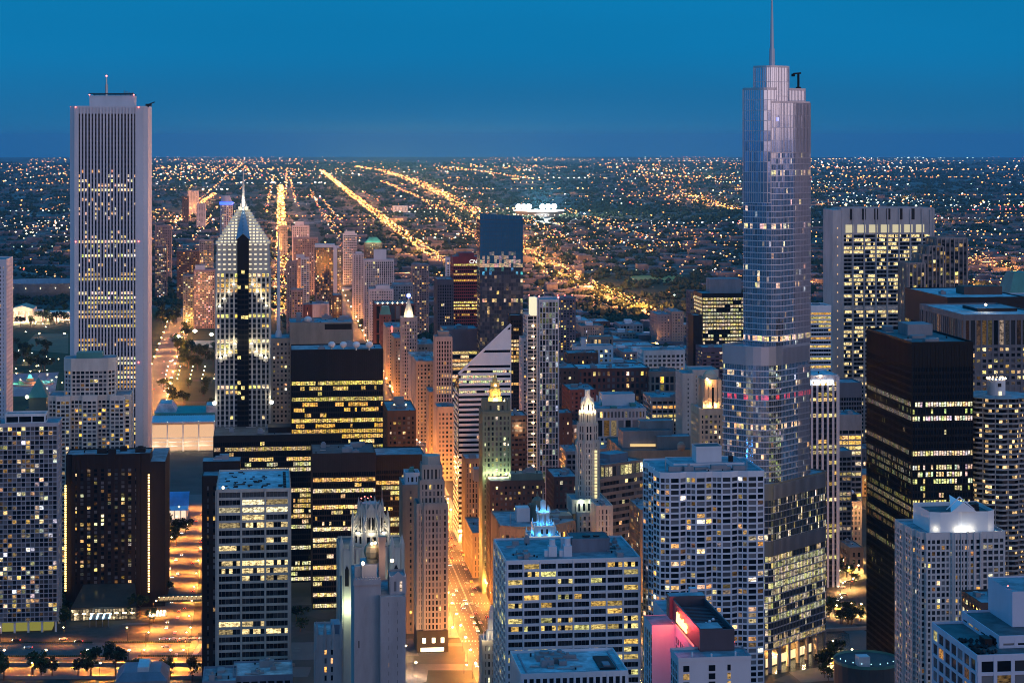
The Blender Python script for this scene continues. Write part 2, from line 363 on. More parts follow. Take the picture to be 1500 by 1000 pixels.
# ================================================================== the towers
def simple(name, label, x0, x1, ytop, Y, D, wm, n=0, group=None, cat=None, equip=4, seed=None, ph=None, finish=True, **k):
    b = Bld(name, label, x0, Y, group, cat, seed); P = b.rect(x0, x1, Y, D); H = b.H(ytop, Y)
    b.tier(P, 0, H, wm, **k)
    if ph:
        for q in ph: b.ped(*q[:5], H, q[5] if len(q) > 5 else GREY)
    if equip: b.stuffroof(P, H, equip)
    b.P, b.h = P, H
    if finish: b.done(n)
    return b
OFF = lambda p, s=1.5: ('office', p, s)
HM = lambda p, s=1.6: ('home', p, s)

# --- left group
b = simple('glass_tower', 'plain slab tower cut by the left edge of the view, behind the ribbed white tower', -75, 9, 382, 1560, 40, GRAN, n=40, bay=3.2, fh=3.3, pw=1.9, bh=1.5, cap=5, lit=HM(.05), equip=0)

b = Bld('office_tower', 'very tall white tower with narrow vertical ribs and a rooftop mast, highest on the left', 102, 1500); Y = 1500
H = b.H(157, Y); u0, u1, v = b.span(102, 216, Y); n = 3.6; D = 58
P = [(u0 + n, v), (u1 - n*.9, v), (u1, v + n), (u1, v + D - n), (u1 - n, v + D), (u0 + n, v + D), (u0, v + D - n), (u0, v + n)]
rws = {r: (1.5, 1.1, .6, .9) for r in (16, 27)}; rws.update({12: (1.2, .6, .35, .5), 13: (1, .8, .4, .3), 14: (1.5, 1.2, .6, .45), 15: (1.4, 1, .5, .5)})
rws.update({r: 0 for r in (0, 1, 2, 3, 4, 5, 6, 7, 8, 9, 10, 11)}); rws.update({r: (1, .75, .4, .22) for r in (17, 18, 19, 20, 21, 22, 23, 24, 25, 26, 28, 29, 31, 32)}); rws.update({r: (1.5, 1.25, .7, .85) for r in (38, 39, 52, 53, 56, 30, 61)})
DSP = wall('dark_spandrel', (.06, .06, .075), .4); b.tier(P, 0, H, GRAN, sp=DSP, bay=2.42, fh=3.55, pw=1.2, pd=.9, bh=1.5, bd=-.1, cap=5, base=8, lit=OFF(.75, 1.35), edges={1: 'blank', 7: 'blank', 3: 'blank', 5: 'blank', 2: 'blank', 6: 'blank'}, rows=rws)
c0 = b.m('corner_column', GRAN)
for a0, a1 in ((u0 + n, u0 + n + 3.2), (u1 - n - 5.4, u1 - n*.9 - .01)): c0.box(a0, a1, v - 1.15, v + .2, 0, H + .5)
Q, z = b.ped(131, 196, 141, 1515, 30, H, LILAC)
m = b.m('rooftop_railing', DARK)
for i in range(9): m.beam((Q[0][0] + i*3.9, Q[0][1], z), (Q[0][0] + i*3.9, Q[0][1], z + 2), .3)
m.beam((Q[0][0], Q[0][1], z + 2.), (Q[1][0], Q[1][1], z + 2.), .7); m.beam((Q[3][0], Q[3][1], z + 1.6), (Q[2][0], Q[2][1], z + 1.6), .6)
cx = b.loc(156, 1525); m = b.m('mast', STEEL); m.cyl(cx[0], cx[1], z, z + 15, .9, .5); m.cyl(cx[0], cx[1], z + 2, z + 9, 1.1, 1.1, n=8)
m = b.m('antenna', GREY)
for i in range(7): q = b.loc(180 + i * 2.4, 1520 + i); m.cyl(q[0], q[1], z, z + 2 + 3 * b.R.random(), .25, n=5)
q = b.loc(217, 1510); m = b.m('window_washing_crane', DARK); m.box(q[0]-2, q[0]+2.5, q[1], q[1]+3, H + 1, H + 2.6); m.beam((q[0], q[1]+1, H+2), (q[0]+5, q[1]-.5, H+4), .7); m.beam((q[0], q[1]+1, H), (q[0], q[1]+1, H+2), 1)
m = b.m('beacon', emit('red_beacon_glow', (1, .12, .1), 9))
m.ball(cx[0], cx[1], z + 15.7, .8)
for q in ((131, 1515, z + 1), (196, 1515, z + 1)): l = b.loc(q[0], q[1]); m.ball(l[0], l[1], q[2], .6)
for hz in (H, H * .7, H * .43):
    for u in (u0 + .4, u0 + n + 1, u1 - n - 3): m.ball(u, v - 1.4 if u > u0 + 1 else v + n, hz, .55)
b.done(100)

# slab residential tower, lower left
b = Bld('apartment_tower', 'white gridded apartment slab standing over the boulevard in the lower left corner', -62, 1262); P = b.rect(-62, 84, 1262, 24); H = b.H(623, 1262)
SLW = wall('slab_concrete', (.38, .39, .44)); b.tier(P, 7, H, SLW, bay=2.87, fh=2.95, pw=.42, pd=.5, bh=.55, bd=.7, cap=1.6, lit=('home', .27, 1.1), roof=ROOF)
for zz in (0,): b.m('column', WHITE)
for i in range(8):
    for j in (0, 1): u = P[0][0] + 1 + i * (P[1][0]-P[0][0]-2) / 7; vv = P[0][1] + .8 + j * 21; b.m('column', WHITE).box(u - .6, u + .6, vv - .6, vv + .6, 0, 7)
b.m('lobby', emit('lobby_glow', (.45, .42, .08), .5)).box(P[0][0] + 3, P[1][0] - 4, P[0][1] + 5, P[0][1] + 19, 0, 6.6)
Q = b.rect(8, 66, 1270, 12); b.tier(Q, H + .02, b.H(608, 1270), WHITE, bay=8.4, fh=4.2, pw=.6, bh=.8, cap=1, lit=None)
b.stuffroof([P[0], (Q[0][0], P[0][1]), (Q[0][0], P[2][1]), P[3]], H, 3); b.done(100)

# dark brown hotel
b = Bld('hotel_tower', 'dark brown brick hotel slab with amber lamp strings down its edges', 97, 1330); P = b.rect(97, 220, 1330, 26); H = b.H(668, 1330)
M_ = .0; uw = P[1][0] - P[0][0]; k = uw / 123
q0, q1 = P[0][0] + 8*k, P[0][0] + 108*k
Pm = [(P[0][0], P[0][1]+2), (q0, P[0][1]+2), (q0, P[0][1]), (q1, P[0][1]), (q1, P[0][1]+2), (P[1][0], P[0][1]+2), P[2], P[3]]
BR2 = wall('dark_brown_brick', (.03, .02, .018)); b.tier(Pm, 0, H, BR2, bay=4.5, fh=2.75, pw=2.5, pd=.5, bh=.9, bd=.05, cap=9, base=16, lit=('home', .26, 1.0), edges={0: 'blank', 4: 'blank', 5: 'blank', 1: 'blank', 3: 'blank'}, front=(2,))
Q = b.rect(218, 242, 1338, 60); b.m('side_wing', BR2).prism(Q, 0, b.H(676, 1338), top=False); b.m('roof', ROOF).poly([(*p, b.H(676, 1338)-.1) for p in Q])
lm = b.m('facade_lamp_string', emit('amber_lamp_glow', (1, .62, .2), 5))
for i in range(46):
    for px, zt in ((96, 712), (218, 696)):
        l = b.loc(px, 1329.0); zz = b.H(zt, 1330) * (1 - i / 52) ; 
        if zz > 12: lm.box(l[0] - .55, l[0] + .55, l[1] - .7, l[1], zz, zz + .9)
b.stuffroof(P, H, 5, BR2)
g = b.m('atrium_roof', wall('bronze_glass', (.07, .06, .05), .2)); A = b.rect(104, 200, 1296, 34); uu0, uu1, vv = A[0][0], A[1][0], A[0][1]
g.poly([(uu0, vv, 9), (uu1, vv, 9), (uu1 - 3, vv + 33, 17), (uu0 + 5, vv + 33, 17)]); g.box(uu0 + .1, uu1 - .1, vv - .2, vv, 8, 9.2)
b.m('atrium_glazing', PANEH); at = MB()
for i in range(22):
    for j in range(3):
        a = uu0 + (uu1 - uu0) * i / 22; c = (uu1 - uu0) / 22 - .3; kk = b.R.choice((.1, .25, .5, 1.1)); b.panes.append(([(a, vv - .1, 1 + j*2.4), (a + c, vv - .1, 1 + j*2.4), (a + c, vv - .1, 3.1 + j*2.4), (a, vv - .1, 3.1 + j*2.4)], (1*kk, .75*kk, .42*kk, 0), PANEH, False))
b.w.pop(('atrium_glazing', PANEH.name)); lamp = b.m('canopy_lamp', emit('warm_lamp_glow', (1, .72, .4), 7))
for i in range(8): lamp.box(uu0 + 2 + i*5.2, uu0 + 4.6 + i*5.2, vv - 1.6, vv - .6, 5, 5.5)
c_ = b.m('entrance_canopy', STEEL); c_.box(uu0 + 13, uu0 + 26, vv - 17, vv - 2, 5.0, 5.4)
for i in range(4): b.m('canopy_lamp', emit('cold_lamp_glow', (.5, .85, 1), 5)).box(uu0 + 13.5 + i*4, uu0 + 14.3 + i*4, vv - 17, vv - 3, 5.5, 5.9); c_.beam((uu0 + 13.5 + i*4, vv - 16, 0), (uu0 + 13.5 + i*4, vv - 16, 5), .4)
c_.box(uu0 + 50, uu0 + 62, vv - 14, vv + 1, 5, 5.4)
for i in range(5):
    for j in range(5): b.m('canopy_lamp', MATS['warm_lamp_glow']).box(uu0 + 51 + i*2.2, uu0 + 52.2 + i*2.2, vv - 13 + j*2.8, vv - 11.8 + j*2.8, 5.5, 6)
b.done(100)

# stepped beige residential tower
b = Bld('apartment_tower', 'beige apartment tower with stepped shoulders and octagonal cap, in front of the ribbed white tower', 70, 1392, seed=5); Y = 1392
P = b.rect(70, 190, Y, 30); H = b.H(582, Y); uw = P[1][0] - P[0][0]; f = lambda t: P[0][0] + uw*t
F0 = [(f(0), 4), (f(.1), 4), (f(.1), 0), (f(.27), 0), (f(.27), 3), (f(.42), 3), (f(.42), -1), (f(.6), -1), (f(.6), 3), (f(.76), 3), (f(.76), 0), (f(.93), 0), (f(.93), 4), (f(1), 4), (f(1), 30), (f(0), 30)]
BEI = wall('beige_concrete', (.6, .55, .5)); b.tier(F0, 0, H, BEI, bay=3.1, fh=2.9, pw=.75, bh=1.0, cap=3, lit=('home', .22, 1.2), front=(2, 4, 6, 8, 10))
Q = b.rect(94, 168, Y + 4, 22); a, c, d0, d1 = Q[0][0], Q[1][0], Q[0][1], Q[2][1]; t = 5
O8 = [(a + t, d0), (c - t, d0), (c, d0 + t), (c, d1 - t), (c - t, d1), (a + t, d1), (a, d1 - t), (a, d0 + t)]
b.tier(O8, H + .01, b.H(544, Y), BEI, bay=3.1, fh=2.9, pw=.75, bh=1.0, cap=.5, lit=('home', .15, 1.0))
b.m('cap', BEI).prism(offset(O8, .7), b.H(545, Y), b.H(526, Y), top=False, bottom=True); b.m('roof', ROOF).poly([(*p, b.H(527, Y)) for p in offset(O8, .5)])
b.m('roof_equipment', COPPER).box(a + 8, c - 9, d0 + 5, d1 - 4, b.H(527, Y), b.H(519, Y)); b.done(100)
# green pyramid-roofed tower peeking over the slab
b = Bld('office_tower', 'low tower with steep green pyramid roof and one lit lantern behind the white slab', 46, 1420); P = b.rect(38, 70, 1420, 18); H = b.H(600, 1420)
b.tier(P, 0, H, MAT_GREEN, bay=3.4, fh=3.4, pw=1.2, bh=1.2, lit=HM(.12)); q = b.rect(42, 68, 1421, 14); z2 = b.H(583, 1420)
b.m('drum', MAT_GREEN).prism(q, H, z2); ap = (sum(p[0] for p in q)/4, sum(p[1] for p in q)/4)
for i in range(4): b.m('pyramid_roof', COPPER).poly([(*offset(q, 1)[i], z2 + .1), (*offset(q, 1)[(i+1) % 4], z2 + .1), (*ap, b.H(554, 1420))])
b.m('lantern', emit('pale_lamp_glow', (1, .9, .55), 5)).ball(q[0][0] - 1, q[0][1] - 2, z2 + 1, 1.3, sub=1); b.done()

# Two pointed tower with floodlit chevrons
b = Bld('office_tower', 'grey stone tower with floodlit stepped pyramid top and needle spire', 316, 1455, seed=9); Y = 1455; D = 40
STN = wall('grey_granite', (.46, .45, .43)); P = b.rect(316, 396, Y, D); u0, u1 = P[0][0], P[1][0]; W_ = u1 - u0; um = (u0 + u1) / 2; hs = b.H(398, Y)
b.tier(P, 0, hs, STN, sp=wall('mid_grey_spandrel', (.2, .2, .2)), bay=3.35, fh=3.7, pw=1.25, pd=.6, bh=1.3, bd=.1, cap=1.5, lit=('office', .38, 1.4, WARM), rows={0: (1.6, 1.2, .5, .8), 8: (1.5, 1.2, .3, .95), 22: (1.5, 1.2, .5, .95), 48: (1.5, 1.2, .4, .9)})
cs = b.m('glass_spine', DARK); cs.box(um - 4.2, um + 4.2, -2.2, .2, 0, b.H(350, Y))
for j in range(58):
    za = 6 + j * 3.7
    for i in range(3):
        c = (1.3, 1.0, .35, 0) if b.R.random() < .13 else (0, 0, 0, 0); b.panes.append(([(um - 4 + i*2.7, -2.24, za), (um - 1.6 + i*2.7, -2.24, za), (um - 1.6 + i*2.7, -2.24, za + 2.5), (um - 4 + i*2.7, -2.24, za + 2.5)], c, PANE, False))
# stepped bays that carry the floodlights
st = b.m('stepped_bay', STN)
steps = [(8.0, 408), (11.0, 425), (14.0, 438), (17, 448)]
for hw, py in [(6.0, 417), (9.5, 428), (13.0, 438), (16.2, 449)]:
    z1 = b.H(py, Y)
    for sg in (-1, 1):
        x = um + sg * hw; st.box(x - 1.5, x + 1.5, -1.9, .1, z1 - 2.4, z1)
        b.m('floodlight', emit('floodlight_glow', (1, .9, .65), 8)).box(x - .9 + sg, x + .9 + sg, -2.0, -1.4, z1 + .05, z1 + .6); lamp_light(b.root, (x + sg*1.5, -3.2, z1 + 1.5), 700, (1, .82, .48), .4)
for hw, py in [(6.0, 504), (9.5, 516), (13, 521), (16.5, 524)]:
    z1 = b.H(py, Y)
    for sg in (-1, 1):
        x = um + sg*hw; st.box(x - 1.6, x + 1.6, -2.6, .1, z1 - 3, z1)
        b.m('floodlight', MATS['floodlight_glow']).box(x - .9, x + .9, -2.4, -1.8, z1 + .05, z1 + .6); lamp_light(b.root, (x, -4.2, z1 + 2.5), 1300, (1, .82, .48), .4)
for sg in (-1, 1):
    x = um + sg*(W_/2 + 1); z1 = b.H(590, Y); b.m('floodlight', MATS['floodlight_glow']).ball(x, -1, z1, 1.4, sub=1); lamp_light(b.root, (x, -3, z1 + 4), 1000, (1, .85, .55), .5)
# shoulders and pyramid
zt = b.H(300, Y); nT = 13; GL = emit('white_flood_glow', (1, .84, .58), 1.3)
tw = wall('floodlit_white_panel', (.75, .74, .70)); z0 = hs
for i in range(3): b.m('shoulder', STN).prism([(u0, 0), (u1, 0), (u1, D), (u0, D)], hs + .01, b.H(372, Y) , top=(i == 0)) if i == 0 else None
for j in range(6):
    za = hs + .8 + j * 3.6
    for i in range(10):
        a = u0 + 1 + (i if i < 5 else i) * (W_ - 2) / 10
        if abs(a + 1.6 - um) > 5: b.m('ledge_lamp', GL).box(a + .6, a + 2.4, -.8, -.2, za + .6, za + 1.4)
zb = b.H(358, Y); b.m('shoulder', STN).prism([(u0 + .6, .6), (u1 - .6, .6), (u1 - .6, D - .6), (u0 + .6, D - .6)], b.H(372, Y), zb)
hgt = zt - zb
for t in range(nT):
    a, c = t / nT, (t + 1) / nT; i0 = (W_/2 - .6) * a; i1 = (D/2 - .6) * a; q = [(u0+.6+i0, .6+i1), (u1-.6-i0, .6+i1), (u1-.6-i0, D-.6-i1), (u0+.6+i0, D-.6-i1)]; za = zb + hgt*a; zc = zb + hgt*c
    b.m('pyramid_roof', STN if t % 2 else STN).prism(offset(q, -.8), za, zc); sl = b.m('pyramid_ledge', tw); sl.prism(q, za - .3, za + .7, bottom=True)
    nn = max(1, int((W_ - 2*i0 - 9) / 5.2))
    for sg in (-1, 1):
        for i in range(nn):
            x = um + sg * (5.2 + i * 2.6)
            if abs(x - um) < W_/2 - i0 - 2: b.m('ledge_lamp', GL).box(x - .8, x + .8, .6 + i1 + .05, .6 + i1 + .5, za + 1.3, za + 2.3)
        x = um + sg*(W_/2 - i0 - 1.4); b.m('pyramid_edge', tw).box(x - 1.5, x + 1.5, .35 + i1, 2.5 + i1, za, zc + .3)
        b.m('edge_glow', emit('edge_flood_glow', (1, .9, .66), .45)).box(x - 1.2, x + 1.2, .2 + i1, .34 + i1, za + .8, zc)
bl = b.m('gable_roof', wall('blue_metal_roof', (.2, .3, .4), .4, metal=.4)); zg = b.H(342, Y); za = b.H(352, Y)
yy = -2.4; top = (um, D*.42, zt)
bl.poly([(um - 5.5, yy, za), (um, yy, zg), top]); bl.poly([(um, yy, zg), (um + 5.5, yy, za), top]); b.m('gable', DARK).poly([(um - 5.2, yy + .05, za), (um + 5.2, yy + .05, za), (um, yy + .05, zg - .5)])
for i in range(8): t = i/8; bl.beam((um, yy + (top[1]-yy)*t, zg + (zt-zg)*t + .2), (um, yy + (top[1]-yy)*(t+.06), zg + (zt-zg)*(t+.06) + .2), .8)
bl.poly([(u1 - .1, 1, zb), (u1 - .1, D, zb), (um + .4, D/2, zt)])
sp = b.m('spire', wall('spire_metal', (.7, .66, .62), .4)); sp.cyl(um, D*.45, zt - 4, zt + 6, 1.9, 1.2, 8); sp.cyl(um, D*.45, zt + 6, b.H(250, Y), 1.1, .2, 8)
lamp_light(b.root, (um, D*.45 - 6, zt + 2), 5000, (1, .85, .6)); b.m('crown_lamp', GL).ball(um - 2.2, D*.45 - 2.5, zt - 3.5, 1.4, sub=1); b.m('crown_lamp', GL).ball(um + 2.2, D*.45 - 2.5, zt - 3.5, 1.4, sub=1)
b.done(100)

# One with antenna
b = Bld('office_building', 'broad limestone slab with tall grey rooftop mast and satellite dishes', 393, 1575); P = b.rect(393, 427, 1575, 40); LIM = wall('limestone', (.26, .245, .22))
b.tier(P, 0, b.H(497, 1575), LIM, bay=2.9, fh=3.5, pw=1.5, bh=1.7, cap=3, lit=('home', .2, 1.3, WARM)); Q = b.rect(425, 517, 1575, 42); H2 = b.H(474, 1575)
b.tier(Q, 0, H2, LIM, bay=5, fh=3.5, pw=2.5, bh=1.9, cap=27, lit=('home', .1, 1.2)); b.m('louvre_panel', DARK).box(Q[0][0] + 17*.55 + 18, Q[1][0] - 1, Q[0][1] - .45, Q[0][1] - .3, H2 - 5, H2 - .5)
b.m('penthouse', GREY).box(Q[0][0] + 5, Q[0][0] + 9, 12, 18, H2, H2 + 7)
q = b.loc(408, 1585); H1 = b.H(495, 1575); m = b.m('mast', wall('mast_metal', (.6, .62, .68), .4)); m.cyl(q[0], q[1], H1, b.H(375, 1585), 1.5, 1.2, 10); m.cyl(q[0], q[1], b.H(375, 1585), b.H(338, 1585), .8, .3, 8); m.cyl(q[0], q[1], H1, H1 + 5, 3, 2, 10)
q = b.loc(451, 1580); b.m('satellite_dish', LILAC).ball(q[0], q[1], H2 + 3, 3.2, sub=1, sz=.8); b.stuffroof(Q, H2, 6)
b.done(40)

b = simple('office_tower', 'broad black glass office block with four white dishes on the roof', 427, 561, 514, 1420, 38, DARK, n=0, bay=1.55, fh=3.75, pw=.22, bh=1.15, bd=.12, pd=.3, cap=22, lit=OFF(.93, 1.25), equip=3, finish=False, rows={r: 0 for r in ()})
for px in (486, 503, 522, 541): q = b.loc(px, 1424); mm = b.m('satellite_dish', WHITE); mm.ball(q[0], q[1], b.h + 4.2, 2.7, sub=1, sz=.85); mm.beam((q[0], q[1] + 1, b.h), (q[0], q[1] + 1, b.h + 3), .8)
b.done(100)

b = simple('office_tower', 'widest low black office block with deep flat roof behind the hotel', 313, 500, 640, 1405, 52, DARK, n=0, bay=1.55, fh=3.7, pw=.22, bh=1.1, bd=.12, cap=4, lit=OFF(.6, 1.2), equip=8, finish=False, roof=ROOFD)
q = b.loc(470, 1440); b.m('penthouse', DARK).box(q[0] - 38, q[0] + 18, q[1] - 10, q[1] + 8, b.h, b.h + 4); b.done(100)
simple('office_tower', 'black office tower with bright lit floors behind the gothic stone crown', 458, 550, 666, 1330, 44, wall('bronze_steel', (.045, .032, .03), .5), n=100, bay=1.55, fh=3.6, pw=.2, bh=1.1, bd=.12, cap=12, lit=OFF(.72, 1.35), equip=6, roof=ROOFD)
simple('office_tower', 'lower black office block with lit floors next to the slim stone tower', 549, 621, 668, 1385, 36, DARK, n=60, bay=1.55, fh=3.6, pw=.2, bh=1.1, bd=.12, cap=10, lit=OFF(.72, 1.3), equip=0, roof=ROOF)
b = simple('office_building', 'dark brick block whose blue roof carries two small lamps', 568, 609, 603, 1510, 60, BROWN, n=20, bay=3.6, fh=3.6, pw=1.6, bh=1.7, cap=4, lit=('home', .22, 1.4, WARM), equip=5, finish=False)
q = b.loc(586, 1535); b.m('penthouse', GREY).box(q[0]-4, q[0]+4, q[1]+12, q[1]+20, b.h, b.h + 6)
for du in (-3, 3): b.m('roof_lamp', emit('warm_lamp_glow', (1, .72, .4), 7)).ball(q[0]+du*1.5, q[1], b.h + 2, .8)
b.done(20)

# dark bronze slab with vertical shafts left of the grey-roofed tower
b = Bld('office_tower', 'narrow dark tower half hidden behind the blue-roofed office tower', 297, 1130); P = b.rect(297, 345, 1130, 34); H = b.H(699, 1130)
b.tier(P, 0, H, BR2, bay=4.4, fh=3.4, pw=2.4, pd=.5, bh=1.2, cap=5, lit=('home', .1, 1.0)); Q = b.rect(297, 352, 1150, 14); b.m('penthouse', BR2).prism(Q, H, b.H(676, 1150)); b.m('roof', ROOF).poly([(*p, b.H(676, 1150) + .1) for p in Q]); b.stuffroof(Q, b.H(676, 1150), 4); b.done(20)

b = simple('office_tower', 'grey concrete office tower with bright blue-lit flat roof, bays of three wide windows', 318, 424, 719, 985, 58, wall('warm_grey_concrete', (.42, .40, .37)), n=0, bay=12.2, fh=3.78, pw=.9, pd=.9, bh=1.25, bd=.35, cap=.8, lit=None, equip=0, finish=False, roof=ROOFL)
u0, u1 = b.P[0][0], b.P[1][0]; b.panes = []; R = b.R; H = b.h
b.m('wall', GREY); ny = int((H - .8) / 3.78); fh = (H - .8) / ny; mul = b.m('mullion', DARK)
for side, (A, B_) in enumerate((((u0, 0), (u1, 0)), ((u1, 0), (u1, 58)), ((u1, 58), (u0, 58)), ((u0, 58), (u0, 0)))):
    l = math.hypot(B_[0]-A[0], B_[1]-A[1]); d = ((B_[0]-A[0])/l, (B_[1]-A[1])/l); nb = 3 if side % 2 == 0 else 5
    for j in range(ny):
        r = ny - 1 - j; bright = R.random() < .45
        for bay in range(nb):
            on = bright and R.random() < .7; k = R.choice((.15, .3, .6, 1, 1.3))
            for i in range(6):
                w_ = (l / nb - .9) / 6; c0 = bay * l / nb + .45 + i * w_; c1 = c0 + w_ - .15
                if r in (0,): c = (0, 0, 0, .2)
                elif r == 2 or r == 1 and bay == 1: kk = .5 if bay == 0 else 1.3; c = (1.0*kk, .85*kk, .5*kk, 0)
                else: c = (1.15*k, .85*k, .38*k, 0) if on and R.random() < .8 else (0, 0, 0, R.choice((0, 0, .1)))
                za = j*fh + 1.25; b.panes.append(([(A[0]+d[0]*c0, A[1]+d[1]*c0, za), (A[0]+d[0]*c1, A[1]+d[1]*c1, za), (A[0]+d[0]*c1, A[1]+d[1]*c1, (j+1)*fh), (A[0]+d[0]*c0, A[1]+d[1]*c0, (j+1)*fh)], c, PANE, side == 0))
m = b.m('roof_vent', DARK)
for i in range(40): x, y = R.uniform(u0+3, u1-4), R.uniform(3, 54); m.box(x, x + R.uniform(.5, 3), y, y + R.uniform(.6, 1.6), H + .02, H + .5)
for i in range(10): x = u1 - 3; m.box(x, x + 1.5, 4 + i*5, 6 + i*5, H + .02, H + .6)
b.m('roof_lamp', MATS['warm_lamp_glow']).ball(u0 + 3, 1, H + 1.5, .7, sub=1); b.done(100)

# gothic tower (lit crown) 
b = Bld('gothic_tower', 'gothic stone tower with floodlit buttressed crown, tallest thing at the bottom left of centre', 500, 950, seed=3); Y = 950; TR = wall('tribune_limestone', (.44, .42, .385))
P = b.rect(498, 592, Y, 30); u0, u1 = P[0][0], P[1][0]; k = (u1 - u0) / 94; U = lambda px: u0 + (px - 498) * k; H = b.H(806, Y)
FP = [(U(498), 3), (U(503), 0), (U(515), 0), (U(515), 1.6), (U(574), 1.6), (U(574), 0), (U(586), 0), (U(591), 3), (U(591), 30), (U(498), 30)]
b.tier(FP, 0, H, TR, bay=2.6, fh=3.6, pw=1.3, pd=.7, bh=1.3, bd=.1, cap=10, lit=('home', .1, 1.2), roof=ROOFD, front=(3, 1, 5))
ar = b.m('lancet_arch', DARK)
for px in (508, 580): ar.box(U(px) - .9, U(px) + .9, -.9, -.72, H - 17, H - 9); ar.poly([(U(px) - .9, -.91, H - 9), (U(px) + .9, -.91, H - 9), (U(px), -.91, H - 7)])
for px, yy in ((500, 1), (515, 0), (574, 0), (589, 1)): pz = b.m('pinnacle', TR); pz.cyl(U(px), yy, H - 12, H + 2.5, 1.3, 1.2, 8); pz.cyl(U(px), yy, H + 2.5, H + 7, 1.2, .1, 8)
c = (U(545), 15); z1 = b.H(788, Y); b.tier(circ(*c, 9.3, 8, math.pi/8), H, z1, TR, bay=3, fh=6, pw=1.4, bh=1.5, cap=1, lit=None, roof=ROOFD)
z2 = b.H(756, Y); O8 = circ(*c, 6.4, 8, math.pi/8)
for i in range(8):
    a = i*math.pi/4; ca, sa = math.cos(a), math.sin(a); x, y = c[0] + 6.35*ca, c[1] + 6.35*sa; m = b.m('tracery_arch', DARK)
    for o in (-1.1, 1.1): m.beam((x - sa*o, y + ca*o, z1 + 2.2), (x - sa*o, y + ca*o, z2 - 3.2), .75, .5)
    cg = b.m('crown_gable', TR); cg.poly([(x*1.0 - sa*2.3, y + ca*2.3, z2 + .8), (x + sa*2.3, y - ca*2.3, z2 + .8), (x, y, z2 + 4.2)])
b.tier(O8, z1, z2, TR, bay=1.3, fh=9, pw=.6, pd=.6, bh=1.8, cap=2.5, lit=None, roof=ROOFD); b.m('lantern_crown', TR).prism(circ(*c, 4.4, 8, math.pi/8), z2, b.H(745, Y))
for i in range(8):
    a = math.pi/8 + i * math.pi/4; x1_, y1_ = c[0] + 9.2*math.cos(a), c[1] + 9.2*math.sin(a); x2, y2 = c[0] + 6.2*math.cos(a), c[1] + 6.2*math.sin(a)
    p = b.m('pinnacle', TR); p.cyl(x1_, y1_, H, z1 + 6, .9, .7, 6); p.cyl(x1_, y1_, z1 + 6, z1 + 10, .7, .08, 6); p.cyl(x2, y2, z2 - 2, z2 + 3, .6, .5, 6); p.cyl(x2, y2, z2 + 3, z2 + 6, .5, .06, 6)
    q = b.m('flying_buttress', TR); q.beam((x1_, y1_, z1 + 4), (x2, y2, z1 + 9), .8, 1.4); q.beam((x1_, y1_, z1 + 1), (x2, y2, z1 + 4), .8, .9)
    if y1_ < c[1] + 4:
        am = a + math.pi/8; lamp_light(b.root, (c[0] + 9.6*math.cos(am), c[1] + 9.6*math.sin(am), z1 + 1.2), 1100, (1, .88, .6), .4)
b.m('flagpole', STEEL).cyl(c[0] + 5.5, c[1] - 2, z2, z2 + 13, .22, .1, 6)
bc = b.m('beacon', emit('red_beacon_glow', (1, .12, .1), 9))
for i in range(4): bc.ball(c[0] - 4.5 + i*1.6, c[1], z2 + 5.8 + (i % 2)*.8, .35)
for px in (510, 578): lamp_light(b.root, (U(px), -5.0, H - 27), 6000, (.85, 1, .55), .5); b.m('floodlight', MATS['floodlight_glow']).box(U(px) - .5, U(px)+.5, -1.6, -1.0, H - 29, H - 28.3)
b.done(60)

# domed hotel in front of it
b = Bld('hotel_tower', 'blank grey stone hotel with onion dome and bright roof lamps below the gothic crown', 519, 840, seed=12); Y = 840; HS = wall('hotel_limestone', (.36, .34, .345))
P = b.rect(519, 558, Y, 34); H = b.H(852, Y); u0 = P[0][0]; k = (P[1][0] - u0) / 39; U = lambda px: u0 + (px - 519)*k
b.m('wall', HS).prism(P, 0, H, top=False); b.m('roof', ROOF).poly([(*p, H - .1) for p in P]); b.m('wall', HS).box(u0 - .4, P[1][0], -.5, -.01, H - 1.4, H + .9); b.m('crenellation', HS)
for i in range(10): b.m('crenellation', HS).box(u0 + i*1.15, u0 + i*1.15 + .6, -.5, .3, H + .9, H + 1.8)
b.m('slit_window', DARK).box(U(525), U(526.5), -.05, -.01, H - 28, H - 25)
Q = b.rect(557.5, 594, Y - 4, 34); H3 = b.H(874, Y); b.tier(Q, 0, H3, HS, bay=5.2, fh=3.55, pw=3.4, pd=.08, bh=1.9, bd=.1, cap=1.4, lit=('home', .22, .9), roof=ROOF)
Q2 = b.rect(572, 594, Y + 4, 14); b.tier(Q2, H3, b.H(850, Y), HS, bay=2.6, fh=4.5, pw=1.4, bh=1.5, cap=1.2, lit=('home', .3, 1)); b.m('gable', HS).poly([(Q2[0][0], Q2[0][1] - .5, b.H(850, Y)), (Q2[1][0], Q2[0][1] - .5, b.H(850, Y)), ((Q2[0][0]+Q2[1][0])/2, Q2[0][1] - .5, b.H(839, Y))])
b.m('block', HS).box(U(531), U(553), 6, 22, H - .1, H + 5.5); GD = wall('gilded_dome', (.3, .27, .17), .45); cc = (U(548), 12)
d = b.m('dome', GD); d.cyl(*cc, H + 5.5, H + 7.5, 2.6, 3.2, 12); d.ball(*cc, H + 10.5, 3.9, sub=1, sz=1.05); d.cyl(*cc, H + 14, H + 16.5, .8, .1, 8)
t_ = b.m('minaret', PINKST); t_.box(U(556.5), U(566), 7, 10, H - 1, H + 15.5); t_.box(U(555.5), U(567), 6.5, 10.5, H + 15.5, H + 17.5); b.m('turret', HS).box(U(521), U(531), 9, 14, H, H + 4.5)
hl = emit('hot_lamp_glow', (1, .75, .45), 14)
